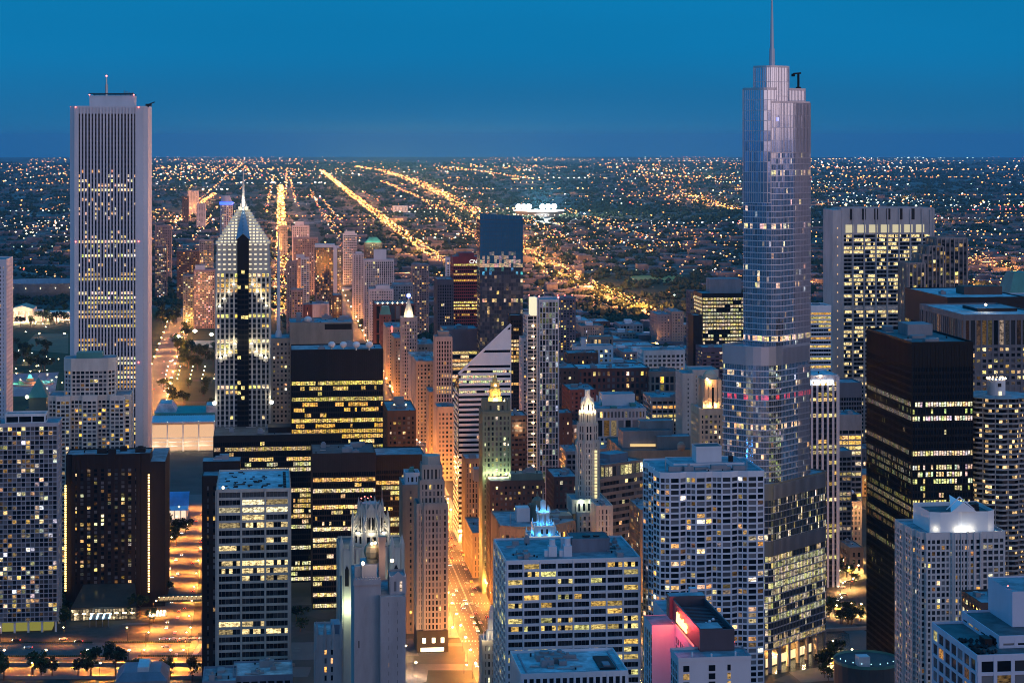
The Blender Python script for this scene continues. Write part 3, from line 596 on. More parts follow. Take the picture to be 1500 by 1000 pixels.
for px, vv, dz in ((532, 3, 7.2), (575, 3, 8.0), (551, 8.6, 14.6), (546, 8.4, 14.4)):
    b.m('roof_lamp', hl).ball(U(px), vv, H + dz, .75 if px in (532, 575) else .6, sub=1)
    lamp_light(b.root, (U(px), vv - 1.2, H + dz + .4), 1100 if px > 560 else 500, (1, .6, .35), .4)
b.done(40)
b = Bld('gothic_wing', 'low gothic wing with turrets and a column of amber windows at the very bottom', 463, 905, seed=4); P = b.rect(463, 500, 905, 24); H = b.H(932, 905)
b.tier(P, 0, H, HS, bay=3.2, fh=3.8, pw=1.9, pd=.5, bh=1.5, cap=2, lit=('home', .35, 1.5, [(1, .5, .15)])); 
for i in range(4): q = P[0][0] + .3 + i*3.7; b.m('turret', HS).cyl(q, 0, H - 6, H + 3, .9, .8, 8); b.m('turret', HS).cyl(q, 0, H + 3, H + 7, .8, .1, 8)
b.m('penthouse', BLUEG).box(P[0][0] + 7, P[0][0] + 11, 3, 14, H, H + 4.5); b.done(20)

# slim stone tower on the boulevard
b = Bld('art_deco_tower', 'slim pale stone tower with setback top beside the glowing boulevard', 611, 1219, seed=8); Y = 1219; AS = wall('deco_limestone', (.42, .37, .32))
P = b.rect(611, 656, Y, 20); H = b.H(740, Y); u0 = P[0][0]; k = (P[1][0]-u0)/45; U = lambda px: u0 + (px-611)*k
ST = dict(bay=2.35, fh=3.65, pw=1.15, pd=.35, bh=1.25, bd=.05, lit=('home', .07, 1.5, WARM), roof=ROOFD)
b.tier([(U(611), 1.2), (U(621), 1.2), (U(621), 0), (U(648), 0), (U(648), 1.2), (U(656), 1.2), (U(656), 22), (U(611), 22)], 13, H, AS, cap=3, base=0, front=(2, 0, 4), **ST); b.m('base', wall('black_granite', (.05, .045, .04), .4)).prism([(U(610.5), -1), (U(656.5), -1), (U(656.5), 22.4), (U(610.5), 22.4)], 0, 13.4)
for px in (621, 635, 648): b.m('shop_light', emit('shop_window_glow', (1, .8, .5), 3)).cyl(U(px), -1.15, 6, 9, 1.1, n=8)
b.m('shop_light', MATS['shop_window_glow']).box(U(616), U(650), -1.2, -1.02, .6, 3)
b.tier([(U(616), 2), (U(651), 2), (U(651), 19), (U(616), 19)], H, b.H(706, Y), AS, cap=2, **ST); b.tier([(U(619), 3), (U(648), 3), (U(648), 18), (U(619), 18)], b.H(706, Y), b.H(684, Y), AS, cap=2, **ST)
b.m('penthouse', AS).prism(offset(circ(U(633.5), 10, 6, 8, math.pi/8), 0), b.H(684, Y), b.H(670, Y)); b.m('roof', ROOFD)
b.done(80)
b = Bld('office_building', 'plain yellowish stone block tucked behind the slim stone tower', 590, 1265); P = b.rect(590, 613, 1265, 30); b.tier(P, 0, b.H(712, 1265), TAN, bay=3.8, fh=3.6, pw=2.2, bh=1.6, cap=3, lit=('home', .06, 1.6, WARM)); Q = b.rect(594, 614, 1272, 14); b.tier(Q, b.H(712, 1265), b.H(694, 1272), LILAC, bay=3.5, fh=4, pw=1.5, bh=1.5, lit=None); b.stuffroof(Q, b.H(694, 1272), 2, COPPER); b.done(10)

# diamond-topped striped tower
b = Bld('office_tower', 'white and black striped tower with a steeply sliced diamond roof', 672, 1552, seed=21); Y = 1552; P = b.rect(672, 748, Y, 42); u0, u1 = P[0][0], P[1][0]; zs, zt = b.H(548, Y), b.H(476, Y); WP = wall('white_aluminium', (.86, .84, .86), .5, .1)
def uL(z): return u0 if z <= zs else u0 + (u1 - u0) * (z - zs) / (zt - zs)
fh = 3.95; ny = int(zt / fh); wl = b.m('wall', WP)
for j in range(ny):
    z = 4 + j * fh; a = uL(z + fh); 
    if a > u1 - 1: continue
    blank = z > zs and (j % 3 != 0) or z > zt - 20
    bhh = fh if blank else 2.0; aa, ab = uL(z), uL(z + bhh)
    wl.poly([(aa, -.35, z), (u1 + .3, -.35, z), (u1 + .3, -.35, z + bhh), (ab, -.35, z + bhh)]); wl.poly([(aa, 0, z), (u1, 0, z), (u1 + .3, -.35, z), (aa, -.35, z)]); wl.poly([(ab, -.35, z+bhh), (u1+.3, -.35, z+bhh), (u1, 0, z+bhh), (ab, 0, z+bhh)])
    if z < zt - 22: wl.poly([(u1 + .3, -.35, z), (u1 + .3, 42, z), (u1 + .3, 42, z + bhh), (u1 + .3, -.35, z + bhh)])
    if z < zs - 16: wl.poly([(u0 - .35, 42, z), (u0 - .35, -.35, z), (u0 - .35, -.35, z + bhh), (u0 - .35, 42, z + bhh)])
    if uL(z + fh + 16) < u1 - 2: wl.poly([(u1, 42.3, z), (uL(z + 16), 42.3, z), (uL(z + bhh + 16), 42.3, z + bhh), (u1, 42.3, z + bhh)])
    if not blank:
        on = b.R.random() < .35; run = False; mm = 26; st_ = (u1 - u0) / mm
        for i in range(mm):
            c0, c1 = u0 + i*st_ + .1, u0 + (i+1)*st_ - .1
            if c0 < uL(z + fh): continue
            if b.R.random() < .3: run = b.R.random() < .7
            c = (1.3*b.R.uniform(.5, 1), 1.0*b.R.uniform(.6, 1), .4, 0) if on and run else (0, 0, 0, 0)
            b.panes.append(([(c0, .02, z + bhh), (c1, .02, z + bhh), (c1, .02, z + fh), (c0, .02, z + fh)], c, PANE, True))
        for i in range(14 if z < zt - 22 else 0):
            c = (1.2, .9, .4, 0) if b.R.random() < .15 else (0, 0, 0, 0)
            b.panes.append(([(u1 + .02, i*3 + .1, z+bhh), (u1 + .02, i*3 + 2.9, z+bhh), (u1 + .02, i*3 + 2.9, z+fh), (u1 + .02, i*3+.1, z+fh)], c, PANE, False))
            if z < zs - 16: b.panes.append(([(u0 - .02, i*3 + 2.9, z+bhh), (u0 - .02, i*3 + .1, z+bhh), (u0 - .02, i*3 + .1, z+fh), (u0 - .02, i*3+2.9, z+fh)], c, PANE, False))
k_ = b.m('core', DARK); k_.prism([(u0+.1, .15), (u1-.1, .15), (u1-.1, 41.8), (u0+.1, 41.8)], 0, zs - 14.1)
k_.poly([(u0+.1, .15, zs-.1), (u1-.1, .15, zs-.1), (u1-.1, .15, zt-1)]); k_.poly([(u1-.1, 41.8, zs-14.1), (u0+.1, 41.8, zs-14.1), (u1-.1, 41.8, zt-15)]); k_.poly([(u1-.1, .15, zs-14.1), (u1-.1, 41.8, zs-14.1), (u1-.1, 41.8, zt-15), (u1-.1, .15, zt-1)]); k_.poly([(u0+.1, 41.8, zs-14.1), (u0+.1, .15, zs-14.1), (u0+.1, .15, zs-.1)]); k_.poly([(u0+.1, .15, zs-14.1), (u1-.1, .15, zs-14.1), (u1-.1, .15, zs), (u0+.1, .15, zs)])
r_ = b.m('sloping_roof', WP); r_.poly([(u0 - .3, -.5, zs), (u1 + .3, -.5, zt), (u1 + .3, 42.4, zt - 14), (u0 - .3, 42.4, zs - 14)])
for yy, dz in ((-.45, 0), (42.2, -14)): r_.beam((u0 - .2, yy, zs + .2 + dz), (u1 + .2, yy, zt + .2 + dz), .7, 1.8)
r_.beam((u1 + .1, -.45, 0), (u1 + .1, -.45, zt), .6)
wl.box(u0 - .3, u1 + .3, -.3, 42.3, 0, 4); b.done(100)

# green terracotta tower with gold lantern
b = Bld('art_deco_tower', 'dark green terracotta tower with glowing gold lantern finial', 707, 1376, seed=14); Y = 1376; P = b.rect(707, 748, Y, 22); u0 = P[0][0]; k = (P[1][0]-u0)/41; U = lambda px: u0 + (px-707)*k
GT = wall('green_glazed_terracotta', (.17, .22, .16), .45); ST = dict(bay=2.7, fh=3.6, pw=1.35, pd=.35, bh=1.4, bd=.05, lit=('home', .22, 1.3, COOL), roof=ROOFD)
b.tier(P, 0, b.H(604, Y), GT, cap=3, **ST); b.tier([(U(710), 1), (U(745), 1), (U(745), 20), (U(710), 20)], b.H(604, Y), b.H(590, Y), MAT_GREEN, cap=2, **ST)
b.m('cornice', MAT_GREEN).box(U(706), U(749), -.8, 0, b.H(606, Y), b.H(602, Y))
for px in (708, 713, 741, 746): b.m('turret', MAT_GREEN).box(U(px) - 1, U(px) + 1, 0, 2, b.H(604, Y), b.H(583, Y))
GO = wall('gold_leaf', (.72, .5, .18), .4, metal=.2); g = b.m('lantern_finial', GO); cx = U(727)
for a, (w1, p0, p1) in enumerate(((5.0, 592, 583), (4.2, 583, 571), (3.2, 571, 562), (1.8, 562, 556), (.7, 556, 551))): g.prism(circ(cx, 9, w1, 8, math.pi/8), b.H(p0, Y), b.H(p1, Y))
for dx in (-5.5, 5.5, 0): lamp_light(b.root, (cx + dx, 2, b.H(588, Y)), 9000, (1, .62, .2), .4)
b.m('floodlight', MATS['floodlight_glow']).ball(cx, 5.2, b.H(566, Y), .8)
for px in (709, 716, 724, 735, 745): lamp_light(b.root, (U(px), -4.5, b.H(694, Y)), 2600, (.95, 1, .5), .4)
b.m('floodlight', MATS['floodlight_glow']).ball(U(741), -1.2, b.H(694, Y), .8); b.done(60)
b = Bld('office_building', 'dark brick block forming the base in front of the green terracotta tower', 718, 1352); P = b.rect(718, 797, 1352, 20); b.tier(P, 0, b.H(706, 1352), BROWN, bay=3.2, fh=3.6, pw=1.7, bh=1.9, cap=3, lit=('home', .25, 1.4, WARM)); Q = b.rect(748, 795, 1358, 12); b.m('penthouse', MAT_GREEN).prism(Q, b.H(706, 1352), b.H(694, 1358)); b.stuffroof(Q, b.H(694, 1358), 4); b.done(40)
b = simple('office_building', 'tan block with close piers and bright blue roof left of the green terracotta tower', 682, 709, 673, 1505, 26, TAN, n=20, bay=2.5, fh=3.7, pw=1.3, pd=.5, bh=1.0, bd=.02, cap=3, lit=HM(.06), equip=2, finish=False, roof=ROOFL)
q = b.loc(694, 1410); b.m('penthouse', GREY).box(q[0], q[0] + 6.5, q[1]-2, q[1] + 8, b.h, b.h + 9); b.done(20)
simple('office_building', 'low tan street-front building below the tan block', 693, 717, 782, 1425, 60, TAN, bay=3, fh=3.8, pw=1.6, bh=1.2, lit=HM(.1), n=10, equip=1)

# slender white-framed residential tower
b = Bld('apartment_tower', 'slender glass apartment tower with white frame grid and lit rooftop fin', 790, 1638, seed=31); Y = 1638; WF = wall('pinkish_white_frame', (.72, .62, .6))
P = b.rect(790, 818, Y, 26); b.tier(P, 0, b.H(440, Y), WF, bay=2.75, fh=4.5, pw=.65, pd=.6, bh=.6, bd=.5, cap=1.4, lit=('home', .45, .55, [(.5, .6, .5), (1, .8, .45), (.6, .7, .7)]), part='frame')
Q = b.rect(772, 791, Y + 1, 24); b.tier(Q, 0, b.H(462, Y), WF, bay=6, fh=3.1, pw=.8, pd=.3, bh=.8, bd=.2, cap=1, lit=('home', .2, .8), part='frame')
b.m('lit_fin', emit('fin_glow', (1, .9, .6), 1.0)).box(Q[0][0] + 2.5, Q[0][0] + 7.8, -.2, 10, b.H(462, Y), b.H(436, Y)); b.m('side_fin', WF).box(Q[0][0] + 7.8, Q[0][0] + 8.7, -.6, 20, 0, b.H(436, Y))
l_ = b.m('balcony_lamp', emit('warm_lamp_glow', (1, .72, .4), 7))
for i in range(17): l_.box(Q[0][0] + 3.6, Q[0][0] + 5.6, -1.3, -.6, b.H(478, Y) - i*8.9, b.H(478, Y) - i*8.9 + 1.2)
bb = b.m('beacon', MATS['red_beacon_glow']); bb.ball(P[0][0], 1, b.H(434, Y), .8); bb.ball(P[1][0], 1, b.H(436, Y), .9); bb.ball(Q[0][0] + 1.5, 1, b.H(432, Y), .6)
Q = b.rect(765, 773, Y + 8, 18); b.tier(Q, 0, b.H(498, Y), WF, bay=4, fh=3.1, pw=1.5, bh=1.4, lit=HM(.1)); b.done(80)
# curved brick neighbour
b = simple('office_building', 'brown curved-front building with glowing balconies left of the slender glass tower', 748, 771, 610, 1500, 26, BROWN, n=20, bay=3.2, fh=3.6, pw=1, bh=1.9, bd=.7, lit=HM(.1), equip=2, finish=False)
lamp_light(b.root, (b.P[0][0] + 6, -3, b.h - 8), 3500, (1, .7, .35)); b.done(20)

# tall mirror glass tower in the middle
b = Bld('glass_tower', 'tall blue mirror-glass tower with glowing panes painted as city-light reflections, mid-centre', 703, 1980, seed=41); Y = 1980; P = b.rect(703, 766, Y, 30); H = b.H(322, Y)
zc_ = b.H(392, Y); MU_ = wall('dark_mullion', (.03, .05, .08), .3)
b.tier(P, 0, zc_, MU_, bay=2.4, fh=3.9, pw=.12, pd=.12, bh=.5, bd=.1, cap=0, par=0, lit=('home', .16, .55, WARM), pane=PANEG, rows={0: (.08, .35, .45, .15), 1: (.1, .45, .6, .2), 8: (.8, .6, .3, .5)})  # greyer panes and cyan rows painted as reflections of the city
b.tier(P, zc_, H, MU_, bay=2.4, fh=3.9, pw=.1, pd=.1, bh=.3, bd=.1, cap=0, par=.2, lit=None, pane=PANED, rows={12: (.5, .33, .18, .95), 11: (.6, .40, .22, .9), 10: (.55, .38, .22, .8), 9: (.35, .25, .16, .5), 8: (.2, .15, .1, .3)})  # warm pane rows glow in place of reflected city lights
c_ = b.m('crown_screen', PANED); 
for i in range(12): a = P[0][0] + i*(P[1][0]-P[0][0])/12; b.panes.append(([(a, -.1, H + .3), (a + 3.5, -.1, H + .3), (a + 3.5, -.1, H + 6.6 - i*.3), (a, -.1, H + 6.8 - i*.3)], (0, 0, 0, 0), PANED, False))
b.m('crown_screen', PANED).prism([(P[0][0], 0), (P[1][0], 0), (P[1][0], 30), (P[0][0], 30)], H + .3, H + 3.2, top=False); b.done(60)

# red tower with letters
RD = dict(bay=2.4, fh=3.7, pw=.35, pd=.3, bh=1.6, bd=.25, cap=8, lit=('office', .4, 1.3))
b = simple('office_tower', 'oxblood red steel office slab with white letters on its top corner', 664, 703, 377, 2385, 36, REDW, n=60, equip=2, finish=False, **RD)
m = b.m('penthouse', REDW); m.box(b.P[0][0] + 8, b.P[0][0] + 26, 8, 28, b.h, b.h + 5); 
def text(name, s, parent, loc, size, mat, rz=0.0, ext=.15, shear=0.0, off=0.0, align='LEFT', sp=1.0):
    cu = bpy.data.curves.new(name, 'FONT'); cu.body = s; cu.size = size; cu.extrude = ext; cu.shear = shear; cu.offset = off; cu.align_x = align; cu.space_character = sp; cu.materials.append(mat)
    tmp = bpy.data.objects.new(name, cu); me = bpy.data.meshes.new_from_object(tmp); bpy.data.objects.remove(tmp); me.name = name; me.materials.clear(); me.materials.append(mat)
    o = bpy.data.objects.new(name, me); COL.objects.link(o); o.parent = parent; o.location = loc; o.rotation_euler = (math.radians(90), 0, rz); return o
text('lettering', 'CNA', b.root, (b.P[0][0] + 19, -.7, b.h - 7.2), 6.4, emit('white_sign_glow', (1, .95, .9), 1.1), off=.12, shear=.15)
b.done(60)
simple('office_tower', 'dark violet-grey slab left of the red steel tower', 641, 664, 410, 2360, 50, wall('slate_steel', (.07, .07, .10), .5), n=0, bay=2.2, fh=3.7, pw=.9, pd=.5, bh=1, cap=6, lit=OFF(.06), equip=3)
simple('office_building', 'wide dark blue glass block behind the striped diamond tower', 650, 699, 483, 2010, 40, wall('navy_steel', (.07, .10, .15), .4), n=0, bay=8, fh=3.9, pw=.3, bh=1.2, cap=22, lit=OFF(.8, 1.4), equip=5)
simple('office_building', 'dark lit block between the mirror tower and the slender glass tower', 748, 764, 463, 1900, 20, DARK, bay=2.4, fh=3.7, pw=.5, bh=1.2, cap=4, lit=OFF(.5, 1.2), equip=0)

# white octagonal lantern tower
b = Bld('art_deco_tower', 'very slender cream octagonal tower with glowing gold-white crown', 845, 1320, seed=51); Y = 1320; c = b.loc(860.5, Y + 9); k = Y / F; MT = wall('mather_terracotta', (.56, .54, .48))
def oc(w_): return circ(c[0], c[1], w_ * k / 2 * 1.04, 8, math.pi/8)
ST = dict(bay=2.4, fh=3.5, pw=1.1, pd=.35, bh=1.2, bd=.05, roof=ROOFL)
b.tier(oc(34), b.H(745, Y), b.H(648, Y), MT, cap=1, lit=('home', .05, 1.2, WARM), **ST); b.tier(oc(30), b.H(648, Y), b.H(622, Y), MT, cap=1.5, lit=None, **ST)
b.tier(oc(24), b.H(622, Y), b.H(605, Y), MT, cap=1, lit=None, **ST); b.tier(oc(18), b.H(605, Y), b.H(590, Y), WHITE, cap=1, lit=None, **ST)
cr = b.m('crown', WHITE); cr.prism(oc(16), b.H(590, Y), b.H(583, Y), oc(10)); cr.prism(oc(8), b.H(583, Y), b.H(573, Y))
for i in range(8): a = i*math.pi/4; cr.cyl(c[0] + 8.5*k*math.cos(a), c[1] + 8.5*k*math.sin(a), b.H(594, Y), b.H(584, Y), .5, .1, 6)
for i in range(6):
    a = -math.pi/2 + (i - 2.5) * .62; lamp_light(b.root, (c[0] + 14*k*math.cos(a), c[1] + 14*k*math.sin(a), b.H(603, Y)), 1800, (1, .74, .36), .3)
lamp_light(b.root, (c[0], c[1] - 8, b.H(586, Y)), 1800, (1, .7, .3), .3)
ww = b.m('stair_window', emit('stair_window_glow', (1, .82, .42), 1.15)); fx = c[0] + 3.6
for i in range(18): zz = b.H(660, Y) - i*2.28; ww.box(fx - 1.7, fx - .1, c[1] - 7.6, c[1] - 7.2 , zz - 1.7, zz); ww.box(fx + .2, fx + 1.8, c[1] - 7.6, c[1] - 7.2, zz - 1.7, zz)
for px in (850, 866): lamp_light(b.root, (b.loc(px, Y)[0], -5, b.H(735, Y)), 1500, (.9, 1, .7), .4)
b.done(60)
b = Bld('office_building', 'cream terracotta block forming the wide base under the slender octagonal tower', 838, 1312); P = b.rect(846, 895, 1312, 40); b.tier(P, 0, b.H(752, 1312), MT, bay=3.4, fh=3.6, pw=1.7, pd=.5, bh=1.2, lit=('home', .2, 1.2, WARM)); Q = b.rect(838, 887, 1316, 22); b.tier(Q, b.H(752, 1316), b.H(733, 1316), MT, bay=3.4, fh=4, pw=1.7, bh=1.5, lit=None); b.done(20)
simple('office_building', 'small tan setback block with piers to the right of the octagonal tower base', 874, 897, 742, 1290, 24, MT, bay=2.6, fh=3.6, pw=1.5, pd=.5, bh=.9, lit=HM(.1), equip=3, n=10)

# domed corner building with lantern (behind the clock tower)
b = Bld('office_building', 'curved stone building with colonnade, green domed cupola and a warm lit front', 733, 1275, seed=61); Y = 1275; P = b.rect(733, 846, Y, 40); H = b.H(771, Y)
u0, u1 = P[0][0], P[1][0]; FP = [(u0, 0), (u0 + 12, -6), (u0 + 30, -7), (u0 + 38, 0), (u1, 12), (u1, 50), (u0, 50)]
b.tier(FP, 0, H, TAN, bay=3.2, fh=4.4, pw=1.2, pd=.7, bh=1.4, cap=5, lit=('home', .18, 1.4, WARM), roof=ROOF, front=(1, 2))
for i in range(4): lamp_light(b.root, (u0 + 14 + i*5, -10, H - 19), 2800, (1, .72, .36), .4)
q = b.loc(787, 1295); d = b.m('cupola', MAT_GREEN); d.cyl(*q, H, b.H(740, 1295), 4.6, 4.6, 12); d.cyl(*q, b.H(740, 1295), b.H(737, 1295), 5.4, 5.4, 12); d.ball(*q, b.H(737, 1295), 4.2, sub=1, sz=1.1); d.cyl(*q, b.H(727, 1295), b.H(719, 1295), 1, .2, 8)
b.m('penthouse', LILAC).prism(b.rect(757, 776, 1290, 10), H, b.H(744, 1290)); b.m('flagpole', STEEL).cyl(*b.loc(748, 1276), H, H + 9, .25, .1, 6)
b.m('penthouse', TAN).prism(b.rect(800, 838, 1300, 14), H, b.H(760, 1290)); b.stuffroof([(u0+30, 4), (u1-4, 14), (u1-4, 44), (u0+30, 44)], H, 7); b.done(40)

# clock tower, lit blue
b = Bld('clock_tower', 'ornate white clock tower top lit bright blue, rising behind the wide gridded office block', 770, 1085, seed=62); Y = 1085; c = b.loc(795.5, Y + 8); k = Y / F; TC = wall('white_glazed_terracotta', (.8, .78, .74), .4, .1)
def sq(w_): h_ = w_ * k / 2; return [(c[0]-h_, c[1]-h_), (c[0]+h_, c[1]-h_), (c[0]+h_, c[1]+h_), (c[0]-h_, c[1]+h_)]
b.tier(sq(46), 0, b.H(787, Y), TC, bay=2.6, fh=4, pw=1.6, pd=.15, bh=2.2, bd=.1, cap=1.5, lit=None, roof=ROOF)
b.tier(sq(30), b.H(787, Y), b.H(773, Y), TC, bay=3.2, fh=4, pw=1.8, bh=1.4, cap=1, lit=None); r_ = 10*k
d = b.m('colonnade', TC); d.cyl(*c, b.H(773, Y), b.H(772, Y), r_, n=16); d.cyl(*c, b.H(772, Y), b.H(755, Y), 5.6*k, n=12); d.cyl(*c, b.H(755, Y), b.H(753, Y), 10.5*k, n=16)
for i in range(12): a = i*math.pi/6; d.cyl(c[0] + 8.6*k*math.cos(a), c[1] + 8.6*k*math.sin(a), b.H(772, Y), b.H(755, Y), .42, .36, 8)
l_ = b.m('lantern', TC); l_.cyl(*c, b.H(753, Y), b.H(747, Y), 5*k, 3.6*k, 8); l_.cyl(*c, b.H(747, Y), b.H(738, Y), 4*k, n=8); l_.cyl(*c, b.H(738, Y), b.H(735, Y), 4.4*k, 1*k, 8); b.m('spire', STEEL).cyl(*c, b.H(735, Y), b.H(718, Y), .35, .12, 6)
for w_, py in ((44, 787), (28, 773), (17, 753)):
    for sx in (-1, 1):
        for sy in (-1, 1): l_ = b.m('finial', TC); x, y = c[0] + sx*w_*k/2, c[1] + sy*w_*k/2; l_.cyl(x, y, b.H(py, Y), b.H(py - 5, Y), .55, .4, 6); l_.cyl(x, y, b.H(py - 5, Y), b.H(py - 9, Y), .4, .05, 6)
for i in range(8):
    a = math.pi/8 + i*math.pi/4; ca, sa = math.cos(a), math.sin(a)
    if sa < .5:
        lamp_light(b.root, (c[0] + 13*k*ca, c[1] + 13*k*sa, b.H(770, Y)), 420, (.05, .35, 1), .3); lamp_light(b.root, (c[0] + 19*k*ca, c[1] + 19*k*sa, b.H(784, Y)), 300, (.05, .38, 1), .3)
        lamp_light(b.root, (c[0] + 8*k*ca, c[1] + 8*k*sa, b.H(751, Y)), 200, (.08, .4, 1), .3)
for px in (768, 785, 800, 822): lamp_light(b.root, (b.loc(px, Y)[0], -8, b.H(812, Y)), 2300, (1, .85, .6), .5)
b.done(10)
b = Bld('ornate_tower', 'small cream terracotta corner building with lit lantern at the foot of the boulevard', 707, 1040, seed=63); P = b.rect(707, 732, 1040, 14); b.tier(P, 0, b.H(940, 1040), CREAM, bay=2.5, fh=4, pw=1.3, pd=.4, bh=1.5, bd=.5, lit=('home', .2, .9, COOL)); c = b.loc(720, 1045); k = 1040/F
for w0, p0, p1 in ((16, 940, 925), (12, 925, 908), (8, 908, 897), (4, 897, 889)): b.m('lantern', WHITE).prism(circ(*c, w0*k/2, 8), b.H(p0, 1040), b.H(p1, 1040))
for i in range(6): a = i*math.pi/3; b.m('finial', WHITE).cyl(c[0] + 4.2*math.cos(a), c[1] + 4.2*math.sin(a), b.H(940, 1040), b.H(928, 1040), .5, .1, 6)
for dx in (-5, 5): lamp_light(b.root, (c[0] + dx, -2.5, b.H(930, 1040)), 1500, (1, .75, .42), .3)
b.done(10)

# wide gridded office block in front
WG = wall('blue_white_precast', (.66, .66, .70), .6, .1)
b = Bld('office_block', 'wide white gridded office block with eight bays of dark windows and grey rooftop plant', 742, 950, seed=71); Y = 950; P = b.rect(742, 937, Y, 52); H = b.H(823, Y)
b.tier(P, 0, H, WG, bay=8.0, fh=3.62, pw=.8, pd=.6, bh=1.35, bd=.35, cap=1.2, lit=None, roof=ROOF); b.panes = []; R = b.R; ny = int((H - 1.2)/3.62); fh = (H - 1.2)/ny; u0, u1 = P[0][0], P[1][0]; bw = (u1-u0)/8
litrows = {0: .5, 1: .25, 2: .35, 4: .3, 5: .6, 6: .15, 7: .4, 8: .9, 11: .45, 12: .35, 14: .3}
for side in range(4):
    A, B_ = P[side], P[(side+1) % 4]; l = math.hypot(B_[0]-A[0], B_[1]-A[1]); d = ((B_[0]-A[0])/l, (B_[1]-A[1])/l); nb = max(1, round(l/8)); bwd = l/nb
    for j in range(ny):
        q = litrows.get(ny-1-j, .05)
        for i in range(nb):
            on = R.random() < q*1.1; kk = R.uniform(.35, 1.3); cc = R.choice(COOL + WARM[:2])
            for h in range(4):
                c0 = i*bwd + .4 + h*(bwd-.8)/4; c1 = c0 + (bwd-.8)/4 - .12; c = (cc[0]*kk, cc[1]*kk*.9, cc[2]*kk*.55, 0) if on and R.random() < .8 else (0, 0, 0, R.choice((0, 0, 0, .08)))
                b.panes.append(([(A[0]+d[0]*c0, A[1]+d[1]*c0, j*fh+1.35), (A[0]+d[0]*c1, A[1]+d[1]*c1, j*fh+1.35), (A[0]+d[0]*c1, A[1]+d[1]*c1, (j+1)*fh), (A[0]+d[0]*c0, A[1]+d[1]*c0, (j+1)*fh)], c, PANE, side == 0))
b.stuffroof([(u0 + 2, 2), (u0 + 20, 2), (u0 + 20, 48), (u0 + 2, 48)], H, 7); b.stuffroof([(u1 - 14, 2), (u1 - 2, 2), (u1 - 2, 48), (u1 - 14, 48)], H, 5); Q, z = b.ped(838, 893, 790, 972, 16, H, BLUEG, roof=ROOFD); b.m('roof_fan', DARK).cyl(Q[0][0] + 8, Q[0][1] + 6, z, z + .8, 2, n=12); b.m('roof_fan', DARK).cyl(Q[0][0] + 13, Q[0][1] + 6, z, z + .8, 1.6, n=12)
for px, w_, hh in ((804, 4, 9), (826, 4, 9.5)):
    q = b.loc(px, 962); m = b.m('cooling_unit', LILAC); m.box(q[0], q[0]+w_, q[1], q[1]+5, H, H + hh*.55); m.cyl(q[0]+w_*.5, q[1]+2.5, H + hh*.55, H+hh*.9, 1.6, 1.5, 10); m.box(q[0]-2, q[0], q[1]+1, q[1]+4, H, H+3)
for i in range(4): q = b.loc(822 + i*3, 968 + i*3); b.m('cooling_unit', LILAC).box(q[0], q[0]+3, q[1], q[1]+2.2, H, H + 8 - i*.5)
b.done(100)
b = Bld('office_building', 'low dark-ribbed building with pale flat roof at the bottom centre', 764, 850, seed=72); P = b.rect(764, 919, 850, 38); H = b.H(990, 850); b.tier(P, 0, H, WG, bay=2.9, fh=30, pw=1.0, pd=.5, bh=.5, cap=1.2, par=1.2, lit=None, roof=ROOFL)
b.stuffroof([(P[0][0] + 4, 4), (P[1][0] - 14, 4), (P[1][0] - 14, 34), (P[0][0] + 4, 34)], H, 8); m = b.m('roof_frame', BLUEG); a0, a1 = P[0][0], P[1][0]; m.box(a0 + 2.5, a1 - 2.5, 2.5, 3.1, H, H + .6); m.box(a0 + 2.5, a0 + 3.1, 3.1, 35, H, H + .6); m.box(a1 - 3.1, a1 - 2.5, 3.1, 35, H, H + .6)
b.m('roof_equipment', DARK).box(a1 - 11, a1 - 4, 6, 26, H, H + .9); b.m('roof_equipment', BLUEG).box(a1 - 9, a1 - 6, 8, 14, H + .9, H + 1.6); b.done(10)

# hotel with red neon
b = Bld('hotel', 'pale concrete hotel with red glowing script sign on its dark louvred penthouse', 994, 700, seed=81); MW = wall('hotel_concrete', (.56, .55, .60), .7, .1); Y = 700
P = b.rect(994, 1100, Y, 14); H = b.H(965, Y); u0, u1 = P[0][0], P[1][0]; P0 = P
b.m('wall', MW).prism(P, 0, H, top=False); b.m('roof', ROOF).poly([(*p, H - .4) for p in P]); b.m('parapet', MW).prism(offset(P, .15), H - 1, H + .5, top=False, bottom=True)
for px, wds in ((1001, 2.2), (1039, 2.4), (1067, 1.2)):
    q = u0 + (px - 994) * Y / F
    for j in range(18): kk = .5 if b.R.random() < .5 else 0; b.panes.append(([(q, -.06, H - 4.5 - j*2.9), (q + wds, -.06, H - 4.5 - j*2.9), (q + wds, -.06, H - 2.4 - j*2.9), (q, -.06, H - 2.4 - j*2.9)], (kk, kk*.6, kk*.2, 0), PANE, True))
for j in range(16):
    for i in range(4): b.panes.append(([(u0 - .04, 13 - i*3, H - 5 - j*2.9), (u0 - .04, 11.2 - i*3, H - 5 - j*2.9), (u0 - .04, 11.2 - i*3, H - 2.8 - j*2.9), (u0 - .04, 13 - i*3, H - 2.8 - j*2.9)], (0, 0, 0, 0), PANE, False))
us = b.loc(989, 749)[0]; M1 = [(us, 14), (u1 - 1, 14), (u1 - 1, 90), (us, 90)]; b.m('wall', MW).prism(M1, 0, H - .05, top=False); b.m('roof', ROOF).poly([(*p, H - .35) for p in M1])
for j in range(16):
    for i in range(9): c = (1.1, .6, .2, 0) if b.R.random() < .08 else (0, 0, 0, 0); b.panes.append(([(us - .04, 46 - i*3.3, H - 6 - j*2.9), (us - .04, 44.3 - i*3.3, H - 6 - j*2.9), (us - .04, 44.3 - i*3.3, H - 3.8 - j*2.9), (us - .04, 46 - i*3.3, H - 3.8 - j*2.9)], c, PANE, False))
